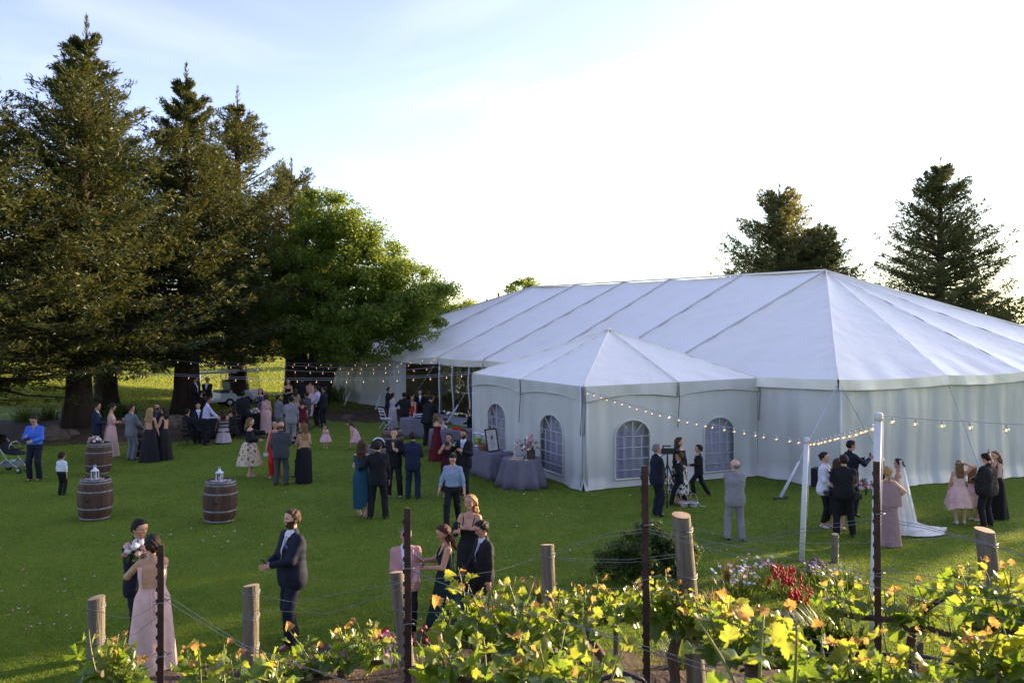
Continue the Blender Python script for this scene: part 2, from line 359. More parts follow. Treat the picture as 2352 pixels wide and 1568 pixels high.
def wall_panel(parent, p0, p1, ztop, nrm_out, amp=0.05, seed=0, window=None, res=0.12, name='wall_panel', m=None, zb=None):
    """hanging side wall from ztop to the ground; window=(centre, half width, bottom, spring, top)"""
    p0 = np.array(p0[:2], float); p1 = np.array(p1[:2], float); Lh = np.linalg.norm(p1-p0); rnd = random.Random(seed)
    ph = [rnd.uniform(0, 6.3) for _ in range(6)]; fr = [rnd.uniform(3.0, 5.2), rnd.uniform(6, 9.5), rnd.uniform(11, 17)]
    no = np.array(nrm_out[:2], float)
    nu = max(6, int(Lh/res)); nv = max(6, int(2.8/res)); V = []; F = []
    def off(s, t):
        x = s*Lh
        a = amp*(0.35+0.65*t)
        o = a*(math.sin(fr[0]*x+ph[0]+0.6*t)+0.55*math.sin(fr[1]*x+ph[1]-1.2*t)+0.3*math.sin(fr[2]*x+ph[2]+t))
        o += 0.6*amp*math.sin(2.1*t*3+ph[3])*math.sin(PI*s)
        o *= min(1, 8*s, 8*(1-s))
        if t > 0.9: o += (t-0.9)*0.9
        if window:
            w = max(abs((s-0.5)*Lh-window[0])-window[1], 0); o *= min(1, 0.25+w*1.6)
        return o
    for j in range(nv+1):
        t = j/nv
        for i in range(nu+1):
            s = i/nu; q = p0*(1-s)+p1*s; zb_ = zgf(*q)+0.03 if zb is None else zb
            o = off(s, t); V.append((q[0]+no[0]*o, q[1]+no[1]*o, ztop*(1-t)+zb_*t))
    def inwin(x, z):
        c, hw, b0, sp, tp = window
        if abs(x-c) > hw or z < b0: return False
        return z < sp or ((x-c)/hw)**2+((z-sp)/(tp-sp))**2 < 1
    for j in range(nv):
        for i in range(nu):
            if window:
                s = (i+0.5)/nu; z = np.mean([V[j*(nu+1)+i][2], V[(j+1)*(nu+1)+i][2]]); gz = zgf(*(p0*(1-s)+p1*s))
                if inwin((s-0.5)*Lh, z-gz): continue
            F.append((j*(nu+1)+i, j*(nu+1)+i+1, (j+1)*(nu+1)+i+1, (j+1)*(nu+1)+i))
    o = MB().add(V, F).obj(name, m or VWALL, parent)
    if window:
        c, hw, b0, sp, tp = window; mid = (p0+p1)/2; e = (p1-p0)/Lh; gz = zgf(*mid)
        def at(x, z, d=0.0):
            q = mid+e*x+no*d; return (q[0], q[1], zgf(*(mid+e*x))+z)
        w = MB().grid([[at(c+hw*sx, b0+(sp-b0)*k, 0.004) for sx in np.linspace(-1, 1, 5)] for k in (0, 1)])
        w.add([at(c, sp, 0.004)]+[at(c+hw*math.cos(a), sp+(tp-sp)*math.sin(a), 0.004) for a in np.linspace(0, PI, 17)], [(0, i, i+1) for i in range(1, 17)])
        win = w.obj('window', PANE, parent)
        arch = [at(c-hw, b0, 0.012)]+[at(c+hw*math.cos(a), sp+(tp-sp)*math.sin(a), 0.012) for a in np.linspace(PI, 0, 17)]+[at(c+hw, b0, 0.012), at(c-hw, b0, 0.012)]
        MB().tube(arch, 0.038, 4, cap=False).obj('window_frame', VWALL, win)
        for k in (-0.5, 0, 0.5):
            top = sp if abs(k) > 0.1 else tp
            MB().tube([at(c+hw*k, b0, 0.016), at(c+hw*k, top, 0.016)], 0.013, 4).obj('mullion', MULL, win)
        z = sp
        while z > b0+0.12:
            MB().tube([at(c-hw, z, 0.016), at(c+hw, z, 0.016)], 0.013, 4).obj('mullion', MULL, win); z -= 0.31
        for a in (0.30*PI, 0.70*PI):
            MB().tube([at(c, sp, 0.016), at(c+hw*math.cos(a), sp+(tp-sp)*math.sin(a), 0.016)], 0.013, 4).obj('mullion', MULL, win)
        cur = []
        for zz in (b0-0.15, (b0+tp)/2, tp+0.2):
            cur.append([at(c+x, zz, -0.22+0.045*math.sin(x*19+ph[4])+0.02*math.sin(x*43+ph[5])) for x in np.linspace(-hw-0.2, hw+0.2, 60)])
        MB().grid(cur).obj('curtain', CURT, win)
    return o

# --- the long marquee
U = np.array((-0.63, 0.775, 0)); U /= np.linalg.norm(U); V_ = np.array((0.889, 0.458, 0)); V_ /= np.linalg.norm(V_)
NOUT = np.array((-0.775, -0.63, 0)); NEND = np.array((V_[1], -V_[0], 0))
K1 = np.array((9.34, 23.7, 2.82)); TW, TL = 17.5, 32.0
P1 = np.array((12.6, 33.2, 6.55)); P2 = np.array((1.14, 47.3, 6.52))
def E(s): return K1+U*s
def EE(t): return K1+V_*t
K2, K4 = E(TL), EE(TW); K3 = K2+V_*TW
big = thing('marquee_tent', (4.0, 38.0, zgf(4, 38)), 'long white vinyl marquee with hipped roof and hanging side walls', 'tent')
big.location = (0, 0, 0)
se = [6.7, 9.9, 13.3, 16.8, 20.4, 24.6]; sr = [0, 4.0, 8.0, 11.0, 14.5, 18.2]
def RD(i): return P1+(P2-P1)*(sr[i]/18.2)
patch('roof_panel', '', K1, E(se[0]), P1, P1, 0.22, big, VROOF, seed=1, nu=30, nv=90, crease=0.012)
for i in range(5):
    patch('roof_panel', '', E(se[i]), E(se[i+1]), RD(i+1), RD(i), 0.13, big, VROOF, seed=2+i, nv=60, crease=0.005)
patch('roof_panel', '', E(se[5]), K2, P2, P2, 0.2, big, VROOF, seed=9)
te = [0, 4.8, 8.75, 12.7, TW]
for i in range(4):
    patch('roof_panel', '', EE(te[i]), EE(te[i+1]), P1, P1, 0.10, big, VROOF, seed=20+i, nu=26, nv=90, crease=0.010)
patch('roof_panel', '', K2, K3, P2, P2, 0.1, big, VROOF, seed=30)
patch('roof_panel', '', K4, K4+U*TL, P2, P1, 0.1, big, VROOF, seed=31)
up = np.array((0, 0, 0.03))
for i in range(6): seam(big, E(se[i])+up, RD(i)+up, 0.035)
for q in (K1, K4): seam(big, q+up*0.4, P1+up*0.6, 0.03, VROOF)
seam(big, K2+up, P2+up, 0.03)
for i in range(1, 4): seam(big, EE(te[i])+up*-1.2, P1+up*-0.5, 0.02, VROOF)
seam(big, P1+up, P2+up, 0.04, VROOF, name='ridge')
def valance(parent, a, b, drop, dip, nout, m, seed=0, arch=0.0, n=18):
    rnd = random.Random(seed); ph = rnd.uniform(0, 6)
    P = []
    for t in np.linspace(0, 1, 5):
        row = []
        for s in np.linspace(0, 1, n+1):
            p = np.array(a)*(1-s)+np.array(b)*s; lo = drop-arch*4*s*(1-s)
            z = p[2]-dip*4*s*(1-s)*1.0-lo*t
            o = 0.05+0.03*math.sin(s*23+ph)*t+0.03*math.sin(s*9+ph*2)*t
            row.append((p[0]+nout[0]*o, p[1]+nout[1]*o, z))
        P.append(row)
    v = MB().grid(P).obj('valance', m, parent)
    MB().tube(P[-1], 0.014, 4).obj('hem_cord', SEAM, v)
    return v
sts = [0]+se+[TL]
for i in range(len(sts)-1): valance(big, E(sts[i]), E(sts[i+1]), 0.30, 0.05, NOUT, VROOF, i)
for i in range(4): valance(big, EE(te[i]), EE(te[i+1]), 0.30, 0.05, NEND, VROOF, 40+i)
def pole(parent, p, ztop, r=0.045, name='pole', m=None):
    z0 = zgf(p[0], p[1]); MB().tube([(p[0], p[1], z0-0.02), (p[0], p[1], ztop)], r, 8).obj(name, m or WMETAL, parent)
for s in sts: pole(big, E(s)-NOUT*0.12, 2.75)
for t in te[1:]: pole(big, EE(t)-NEND*0.12, 2.75)
zt = 2.62
spans = [(0, 2.75), (2.75, 6.7), (6.7, 9.9), (9.9, 13.3), (13.3, 16.8), (23.4, 26.4), (26.4, 29.2), (29.2, TL)]
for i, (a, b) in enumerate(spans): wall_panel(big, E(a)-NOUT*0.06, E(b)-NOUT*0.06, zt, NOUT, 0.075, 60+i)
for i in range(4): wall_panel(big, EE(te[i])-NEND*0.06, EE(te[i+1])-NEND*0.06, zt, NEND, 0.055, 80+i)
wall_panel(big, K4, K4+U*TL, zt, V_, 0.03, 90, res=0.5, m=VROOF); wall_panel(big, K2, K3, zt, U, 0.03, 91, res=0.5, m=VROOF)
# clear panel beside the way in
c0, c1 = E(16.8)-NOUT*0.05, E(20.4)-NOUT*0.05
cw = wall_panel(big, c0, c1, zt, NOUT, 0.03, 95, m=PANE, name='clear_wall_panel')
for s, wv in ((16.9, 0.02), (17.9, 0.05), (19.2, 0.05), (20.3, 0.02)):
    p = E(s); z0 = zgf(p[0], p[1])
    MB().tube([(p[0]+wv*math.sin(k*7.0)*0.8, p[1], z0+(zt-z0)*k) for k in np.linspace(0, 1, 14)], 0.04, 5).obj('window_strip', WMETAL, cw)
mid = E(18.4)-NOUT*(-0.55); MB().box((mid[0], mid[1], zgf(mid[0], mid[1])+0.05), (5.6, 1.3, 0.16), math.atan2(U[1], U[0])).obj('floor_deck', mat('deck_grey', (0.33, 0.35, 0.37), 0.6), big, smooth=False)
def guy(parent, a, b, name='guy_strap'):
    a = np.array(a, float); b = np.array(b, float); b[2] = zgf(b[0], b[1])+0.05
    MB().tube([a, a*0.5+b*0.5, b], 0.022, 4, flat=0.25).obj(name, STRAP, parent)
    MB().tube([a*0.3+b*0.7, b], [0.028, 0.05], 6).obj('strap_sleeve', STRAP, parent)
    MB().box((b[0], b[1], b[2]-0.02), (0.5, 0.07, 0.06), 0.5).obj('ground_stake', DARK, parent, smooth=False)
guy(big, K1+(0, 0, -0.12), G(1793, 1146)); guy(big, K1+(0.05, 0, -0.12), G(2060, 1120))
guy(big, E(20.4)+(0, 0, -0.1), G(930, 940)); guy(big, E(16.8)+(0, 0, -0.1), G(1027, 974))
guy(big, E(27.5)+(0, 0, -0.3), G(790, 934)); guy(big, E(24.6)+(0, 0, -0.3), G(862, 944)); guy(big, K2+(0, 0, -0.1), G(757, 915)); guy(big, K2+(0, 0, -0.1), G(775, 905))
guy(big, EE(4.8)+(0, 0, -0.15), G(2262, 1112)); guy(big, EE(8.75)+(0, 0, -0.15), G(2400, 1130))

# --- the square canopy in front of it
A0, B0, D0 = np.array((-1.32, 28.2)), np.array((1.92, 22.2)), np.array((7.67, 25.8)); F0 = A0+D0-B0
ZE = 2.74
sm = thing('pagoda_tent', (0, 0, 0), 'square white pagoda tent with arched windows attached to the marquee', 'tent')
def p3(p, z=ZE): return np.array((p[0], p[1], z))
APEX = np.array((3.17, 27.0, 4.24)); rim = [A0, (A0+B0)/2, B0, (B0+D0)/2, D0, (D0+F0)/2, F0, (F0+A0)/2]
for i in range(8):
    patch('roof_panel', '', p3(rim[i]), p3(rim[(i+1) % 8]), APEX, APEX, 0.05, sm, VROOF, seed=50+i, nu=28, nv=80, wr=0.02, crease=0.011 if i in (3, 1) else 0.004)
for i in range(8): seam(sm, p3(rim[i])+up*0.4, APEX+up*0.3, 0.03 if i == 3 else 0.018, VROOF)
MB().ball(APEX, (0.12, 0.12, 0.05)).obj('finial', VROOF, sm)
cen = (A0+D0)/2
for i, j in ((0, 1), (1, 2), (2, 3), (3, 4)):
    a, b = rim[i], rim[j]; n_ = np.array((-(b-a)[1], (b-a)[0])); n_ /= np.linalg.norm(n_)
    if np.dot(n_, (a+b)/2-cen) < 0: n_ = -n_
    valance(sm, p3(a), p3(b), 0.43, 0.0, n_*0.7, VWALL, 70+i, arch=0.14)
    Lb = np.linalg.norm(b-a)
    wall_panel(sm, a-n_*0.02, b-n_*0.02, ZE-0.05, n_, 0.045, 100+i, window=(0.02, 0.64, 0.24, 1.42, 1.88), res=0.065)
    for q in (a, b):
        pole(sm, q-n_*0.1, ZE, 0.04)
        r0 = p3(q, ZE-0.02)+np.array((*n_*0.07, 0)); z1 = zgf(*q)
        MB().tube([r0, r0+(0.015, 0, -0.5), r0+(-0.01, 0, -0.9), r0+(-0.03, 0, -1.3)], 0.012, 5).obj('tie_rope', ROPE, sm)
for i, j in ((5, 6), (7, 0)):
    pole(sm, rim[j], ZE, 0.04)

def rebase(t, p):
    t.location = p
    for ch in t.children: ch.location = (ch.location[0]-p[0], ch.location[1]-p[1], ch.location[2]-p[2])
rebase(big, (6.0, 38.0, zgf(6, 38))); rebase(sm, (3.17, 27.0, zgf(3.17, 27.0)))
# ------------------------------------------------------------------ trees
BARK = mat('redwood_bark', (0.045, 0.026, 0.018), 0.95, 0.4, 6, 1.0, 9, stretch=(1, 1, 0.12))
OBARK = mat('oak_bark', (0.040, 0.030, 0.024), 0.95, 0.35, 7, 0.8, 14, stretch=(1, 1, 0.3))
RWOOD = leaf_mat('redwood_needles', (0.024, 0.046, 0.014), (0.078, 0.086, 0.024), 0.25, (0.19, 0.18, 0.035), 0.9)
PINE = leaf_mat('pine_needles', (0.038, 0.062, 0.022), (0.092, 0.108, 0.038), 0.45, (0.32, 0.30, 0.09), 0.9)
OAKL = leaf_mat('oak_leaves', (0.040, 0.080, 0.012), (0.112, 0.162, 0.026), 0.40, (0.38, 0.46, 0.05), 0.8)

def quads_mesh(name, C, A, B, m):
    """leaf-shaped quads: centre C, half length vector A, half width vector B"""
    n = len(C); V = np.empty((n, 4, 3), np.float32)
    V[:, 0] = C-A; V[:, 1] = C+B-A*0.1; V[:, 2] = C+A; V[:, 3] = C-B-A*0.1
    return np_mesh(name, V.reshape(-1, 3), np.arange(n*4).reshape(n, 4), m, smooth=False)
def unit(V): return V/(np.linalg.norm(V, axis=-1, keepdims=True)+1e-9)
def conifer_mesh(h, r, seed, nb=190, per=26, z0=0.12, prof=0.8, leafk=4, size=0.30, gap=0.0, top_up=1.0, irregular=0.25, lean=(0, 0)):
    g = np.random.default_rng(seed)
    t = np.sort(1-(1-0.985*g.random(nb))**0.68)*(1-z0)+z0
    if gap: t = t+gap*np.sin(t*60)/60
    az = g.random(nb)*2*PI+np.arange(nb)*2.4
    lump = 1+irregular*np.sin(3*az+7*t)*0.7+irregular*g.normal(size=nb)
    L = r*np.clip((1-(t-z0)/(1-z0)), 0, 1)**prof*np.clip(lump, 0.5, 1.35)+0.25
    L *= np.clip(0.55+(t-z0)/0.14, 0.55, 1)
    el = np.radians(-14+58*(t-z0)/(1-z0)+g.normal(size=nb)*7)
    curv = 0.10+0.16*(1-t)
    bx, by = np.cos(az), np.sin(az)
    lx, ly = lean
    q = g.random((nb, per))**0.7*0.88+0.12
    X = bx[:, None]*L[:, None]*q*np.cos(el)[:, None]+lx*t[:, None]; Y = by[:, None]*L[:, None]*q*np.cos(el)[:, None]+ly*t[:, None]
    Z = (t*h)[:, None]+L[:, None]*(np.sin(el)[:, None]*q+curv[:, None]*q*q)
    side = np.where(g.random((nb, per)) < 0.5, -1, 1); sa = az[:, None]+side*np.radians(g.uniform(15, 85, (nb, per)))
    sl = (0.22+0.62*(1-q)*np.minimum(L[:, None]/2.5, 1)+0.12*g.random((nb, per)))*(0.6+0.5*min(r/4, 1.2))*np.clip(L[:, None]/1.6, .22, 1)
    sdv = np.stack([np.cos(sa), np.sin(sa), g.normal(size=sa.shape)*0.22-0.06], -1)
    base = np.stack([X, Y, Z], -1)
    Cs, As, Bs = [], [], []
    for k in range(leafk):
        f = g.uniform(0.1, 1.05, (nb, per)); C = base+sdv*(sl*f)[..., None]
        C += g.normal(size=C.shape)*0.05; C[..., 2] -= 0.10*f*f*sl
        d = unit(sdv+g.normal(size=C.shape)*0.45+np.array((0, 0, 1))*(0.18+0.75*top_up*np.clip(t[:, None, None]-0.35, 0, 1)))
        w = unit(np.cross(d, unit(g.normal(size=C.shape)+np.array((0, 0, 1.2)))))
        ln = size*g.uniform(0.55, 1.15, (nb, per))[..., None]*0.5
        Cs.append(C); As.append(d*ln); Bs.append(w*ln*g.uniform(0.15, 0.30, (nb, per))[..., None])
    # upright leader at the very top
    n2 = 110; zz = g.uniform(0.90, 1.03, n2)*h; aa = g.random(n2)*2*PI; rr = (1.035-zz/h)*r*0.55*g.random(n2)+0.02
    C = np.stack([np.cos(aa)*rr+lx, np.sin(aa)*rr+ly, zz], -1); d = unit(np.stack([np.cos(aa)*0.6, np.sin(aa)*0.6, np.ones(n2)*1.1], -1)+g.normal(size=(n2, 3))*0.2)
    w = unit(np.cross(d, g.normal(size=(n2, 3))))
    Cs = [c.reshape(-1, 3) for c in Cs]+[C]; As = [c.reshape(-1, 3) for c in As]+[d*size*0.5]; Bs = [c.reshape(-1, 3) for c in Bs]+[w*size*0.09]
    limbs = MB()
    for i in range(0, nb, 2):
        if L[i] < 0.6: continue
        limbs.tube([(bx[i]*L[i]*s*math.cos(el[i])+lx*t[i], by[i]*L[i]*s*math.cos(el[i])+ly*t[i], t[i]*h+L[i]*(math.sin(el[i])*s+curv[i]*s*s)) for s in (0, 0.45, 0.92)], [0.05+0.012*L[i], 0.035, 0.012], 4, cap=False)
    return np.concatenate(Cs), np.concatenate(As), np.concatenate(Bs), limbs
def conifer(loc, h, r, seed, label, m=None, trunk_r=0.45, group=None, name='redwood_tree', **k):
    loc = (loc[0], loc[1], zgf(loc[0], loc[1])-0.05)
    C, A, B, limbs = conifer_mesh(h, r, seed, **k); lx, ly = k.get('lean', (0, 0))
    root = thing(name, loc, label, 'tree', group)
    rnd = random.Random(seed)
    R = []
    for i, s in enumerate(np.linspace(0, 0.985, 14)):
        rr = trunk_r*(1-s)**0.8*(1+0.38*math.exp(-s*h/0.6))+0.015
        R.append([(lx*s+rr*(1+0.13*math.sin(5*a+seed)*math.exp(-s*5)+rnd.uniform(-.04, .04))*math.cos(a), ly*s+rr*(1+0.13*math.sin(5*a+seed)*math.exp(-s*5))*math.sin(a), s*h) for a in (2*PI*j/14 for j in range(14))])
    MB().rings(R).obj('trunk', BARK, root); limbs.obj('limbs', BARK, root)
    link('crown', quads_mesh('crown', C, A, B, m or RWOOD), root)
    return root
def leafy_mesh(lobes, n_clump, per, seed, leaf=0.13, clump_r=0.75, flat=0.7):
    """broadleaf crown: clumps of leaves spread through overlapping lobes (x,y,z,rx,ry,rz)"""
    g = np.random.default_rng(seed); lob = np.array(lobes, float); vol = lob[:, 3]*lob[:, 4]*lob[:, 5]; vol = vol**0.75; pick = g.choice(len(lob), n_clump, p=vol/vol.sum())
    d = unit(g.normal(size=(n_clump, 3))); rad = 0.92*g.random(n_clump)**0.5
    cc = lob[pick, :3]+d*rad[:, None]*lob[pick, 3:6]
    cr = clump_r*g.uniform(0.55, 1.25, n_clump)
    p = unit(g.normal(size=(n_clump, per, 3)))*(g.random((n_clump, per, 1))**0.45)*cr[:, None, None]; p[..., 2] *= flat
    C = (cc[:, None]+p).reshape(-1, 3); n = len(C)
    nr = unit(g.normal(size=(n, 3))*0.8+np.repeat(d, per, 0)*0.5+np.array((0, 0, 0.55)))
    a = unit(np.cross(nr, g.normal(size=(n, 3)))); b = np.cross(nr, a); s = leaf*g.uniform(0.6, 1.2, (n, 1))*0.5
    return C, a*s, b*s*0.75, cc
def broadleaf(loc, lobes, label, seed, n_clump=150, per=300, stems=((0, 0, 0.35),), name='oak_tree', m=None, leaf=0.14, clump_r=0.8, group=None, limbs_n=26, cat='tree', limb_r=0.11):
    loc = (loc[0], loc[1], zgf(loc[0], loc[1])-0.05); root = thing(name, loc, label, cat, group)
    C, A, B, cc = leafy_mesh(lobes, n_clump, per, seed, leaf, clump_r)
    rnd = random.Random(seed); tr = MB(); lb = MB(); zc = np.mean([l[2] for l in lobes])
    for (dx, dy, r0) in stems:
        tr.tube([(dx*0.25, dy*0.25, -0.1), (dx*0.5, dy*0.5, zc*0.25), (dx, dy, zc*0.6), (dx*1.6, dy*1.6, zc*1.0)], [r0*1.35, r0, r0*0.8, r0*0.35], 9)
    idx = list(range(len(cc))); rnd.shuffle(idx)
    for i in idx[:limbs_n]:
        st = rnd.choice(stems); s0 = np.array((st[0], st[1], zc*0.6)); e = cc[i]; md = s0*0.5+e*0.5+np.array((rnd.uniform(-.3, .3), rnd.uniform(-.3, .3), 0.3))*min(1, limb_r*9)
        lb.tube([s0, md, e], [limb_r, limb_r*.64, limb_r*.2], 5, cap=False)
    tr.obj('trunk', OBARK, root)
    if limbs_n: lb.obj('limbs', OBARK, root)
    link('crown', quads_mesh('crown', C, A, B, m or OAKL), root); return root

conifer((-21.2, 32.0), 14.4, 5.8, 3, 'tall redwood with low sweeping branches behind the stroller', trunk_r=0.48, nb=430, per=54, z0=0.13, prof=0.8, size=0.27)
conifer((-18.4, 35.0), 17.0, 5.7, 5, 'tallest redwood, pointed top, thick trunk beside the mulch boulders', trunk_r=0.52, nb=430, per=54, z0=0.175, prof=1.0, size=0.27, lean=(0.4, 0), irregular=0.33)
conifer((-19.4, 39.6), 14.2, 5.6, 8, 'redwood with slimmer trunk just behind the tallest redwood', trunk_r=0.5, nb=300, per=46, z0=0.20, prof=0.8, size=0.27)
conifer((-15.7, 39.9), 16.5, 4.9, 13, 'redwood with massive dark trunk beside the golf carts', trunk_r=0.60, nb=380, per=54, z0=0.17, prof=1.0, size=0.27, irregular=0.33)
conifer((-15.0, 45.2), 16.8, 5.4, 17, 'redwood standing behind the golf carts next to the oak', trunk_r=0.48, nb=380, per=54, z0=0.17, prof=1.0, size=0.27, irregular=0.33)
conifer((-13.2, 49.5), 13.9, 5.2, 19, 'slender redwood whose tip pokes out behind the oak crown', trunk_r=0.4, nb=280, per=44, z0=0.2, prof=0.8, size=0.27)
broadleaf((-10.6, 43.5), [(0.8, 0, 9.9, 2.0, 2.0, 2.2), (2.0, 0, 9.2, 1.8, 1.6, 1.6), (0.2, 0, 8.0, 2.7, 2.6, 2.6), (2.6, -0.3, 7.9, 2.5, 2.4, 2.4), (4.4, -0.6, 6.6, 2.4, 2.4, 2.0), (6.1, -0.8, 5.6, 2.0, 2.0, 1.8),
    (1.2, -0.8, 5.4, 3.2, 2.6, 2.6), (-1.4, 0, 6.0, 2.5, 2.5, 2.6), (3.8, -1.2, 4.6, 2.6, 2.2, 1.7), (5.6, -1.6, 4.0, 1.5, 1.5, 1.2), (2.2, -1.6, 3.6, 2.4, 1.8, 1.2), (-1.0, -1.0, 4.2, 2.0, 1.8, 1.5)],
    'broad spreading oak with several leaning stems next to the marquee', 4, 430, 380, ((-0.7, 0.1, 0.42), (0.25, 0, 0.30), (1.0, -0.2, 0.26), (1.7, 0.3, 0.34)), leaf=0.135, clump_r=0.70, limbs_n=44)
broadleaf((-2.6, 56), [(0, 0, 4.0, 2.3, 2.0, 2.2), (2.2, 0, 3.9, 1.9, 1.6, 1.9), (-1.8, 0, 4.8, 2.1, 1.6, 2.0)], 'rounded oak peeking out between the broad oak and the marquee roof', 6, 110, 220, leaf=0.17, clump_r=0.8, limbs_n=8)
broadleaf((-5.6, 56), [(0, 0, 2.4, 1.5, 1.4, 1.5)], 'small shrubby tree on the fairway beyond the oak stems', 7, 24, 150, leaf=0.18, clump_r=0.6, limbs_n=4)
for i, (px, Y, zt_, r_, lab) in enumerate(((1216, 92, 10.4, 2.4, 'round topped tree on the skyline above the marquee ridge'), (1190, 95, 9.6, 1.9, 'lower round tree touching the round topped skyline tree'), (1145, 90, 7.6, 1.3, 'little dark conifer on the skyline by the ridge'), (1118, 88, 6.9, 0.9, 'tiniest dark conifer on the skyline by the ridge'))):
    p = AT(px, 745, Y); z0_ = zgf(p[0], Y)
    if i < 2: broadleaf((p[0], Y), [(0, 0, zt_-z0_-r_, r_, r_, r_), (r_*.5, 0, zt_-z0_-r_*1.8, r_*1.1, r_, r_)], lab, 30+i, 34, 150, leaf=0.25, clump_r=0.75, limbs_n=4)
    else: conifer((p[0], Y), zt_-z0_, r_, 40+i, lab, nb=70, per=18, z0=0.05, trunk_r=0.15, size=0.4, name='pine_tree')
conifer((19.4, 60), 15.0, 5.5, 23, 'shaggy pine showing above the marquee ridge', PINE, 0.35, nb=460, per=46, z0=0.1, prof=0.72, name='pine_tree', size=0.34, irregular=0.35)
conifer((21.9, 59), 12.0, 4.4, 27, 'shorter pine leaning against the shaggy pine above the marquee ridge', PINE, 0.28, nb=340, per=42, z0=0.1, prof=0.72, name='pine_tree', size=0.34, irregular=0.35)
conifer((25.9, 50), 14.8, 5.3, 29, 'symmetrical redwood with layered open branches above the marquee hip', PINE, 0.42, nb=430, per=56, z0=0.12, prof=0.80, gap=6.0, size=0.28, top_up=0.5, irregular=0.16)
broadleaf((29.5, 52), [(0, 0, 4.2, 2.6, 2.4, 2.6), (2.6, 0, 4.4, 2.4, 2.2, 2.4), (4.2, 0, 3.6, 2.2, 2, 2.2)], 'bushy tree at the foot of the layered redwood', 33, 110, 190, leaf=0.18, clump_r=0.8, limbs_n=8)
shade = None
SHADE_LAB = 'tall dark redwood in the row that shades the lawn beyond the marquee'
for i, (s_, t_, h_, r_) in enumerate(((15.4, 58, 22, 5.8), (20.5, 80, 26, 6.2), (27.5, 104, 31, 6.4), (33.5, 118, 31, 6.0), (38.5, 132, 33, 5.0), (17.5, 86, 28, 6.4), (24.0, 94, 30, 6.4))):
    x = -math.cos(SUN_AZ)*s_+math.sin(SUN_AZ)*t_; y = math.sin(SUN_AZ)*s_+math.cos(SUN_AZ)*t_
    if shade is None:
        shade = conifer((x, y), h_, r_, 51, SHADE_LAB, RWOOD, 0.6, 'redwoods shading the lawn', nb=330, per=34, z0=0.03, prof=0.45, size=0.75); h0, r0 = h_, r_
    else:
        c = copy_tree(shade); c.location = (x, y, zgf(x, y)-0.1); c.scale = (r_/r0, r_/r0, h_/h0); c.rotation_euler = (0, 0, i*1.3)
# ------------------------------------------------------------------ figures: smooth bodies grown from a posed skeleton
def surfnet(F, xs, ys, zs):
    S = F < 0; nx, ny, nz = F.shape
    c = np.zeros((nx-1, ny-1, nz-1), np.int8)
    for i in (0, 1):
        for j in (0, 1):
            for k in (0, 1): c += S[i:nx-1+i, j:ny-1+j, k:nz-1+k]
    I, J, K = np.nonzero((c > 0) & (c < 8)); n = len(I)
    ids = np.full(c.shape, -1, np.int32); ids[I, J, K] = np.arange(n)
    acc = np.zeros((n, 3)); cnt = np.zeros(n)
    P = (xs, ys, zs)
    for axn in range(3):
        for u in (0, 1):
            for w in (0, 1):
                o = [0, 0, 0]; o[(axn+1) % 3] = u; o[(axn+2) % 3] = w; e = list(o); e[axn] = 1
                i0 = (I+o[0], J+o[1], K+o[2]); i1 = (I+e[0], J+e[1], K+e[2])
                f0 = F[i0]; f1 = F[i1]; m = (f0 < 0) != (f1 < 0); t = np.where(m, f0/(f0-f1+1e-12), 0)
                for q in range(3):
                    p0 = P[q][i0[q]]; p1 = P[q][i1[q]]; acc[:, q] += np.where(m, p0+(p1-p0)*t, 0)
                cnt += m
    V = acc/np.maximum(cnt, 1)[:, None]; FS = []
    for axn in range(3):
        sl0 = [slice(None)]*3; sl1 = [slice(None)]*3; sl0[axn] = slice(0, -1); sl1[axn] = slice(1, None)
        s0 = S[tuple(sl0)]; s1 = S[tuple(sl1)]; a, b, d = np.nonzero(s0 != s1); p = [a, b, d]; u, w = (axn+1) % 3, (axn+2) % 3
        ok = (p[u] > 0) & (p[w] > 0) & (p[u] < F.shape[u]-1) & (p[w] < F.shape[w]-1); p = [q[ok] for q in p]
        flip = s1[p[0], p[1], p[2]]
        def cell(du, dw):
            q = [p[0], p[1], p[2]]; q[u] = q[u]-du; q[w] = q[w]-dw; return ids[q[0], q[1], q[2]]
        Q = np.stack([cell(1, 1), cell(0, 1), cell(0, 0), cell(1, 0)], 1)
        Q[flip] = Q[flip][:, ::-1]; FS.append(Q)
    return V, np.concatenate(FS)
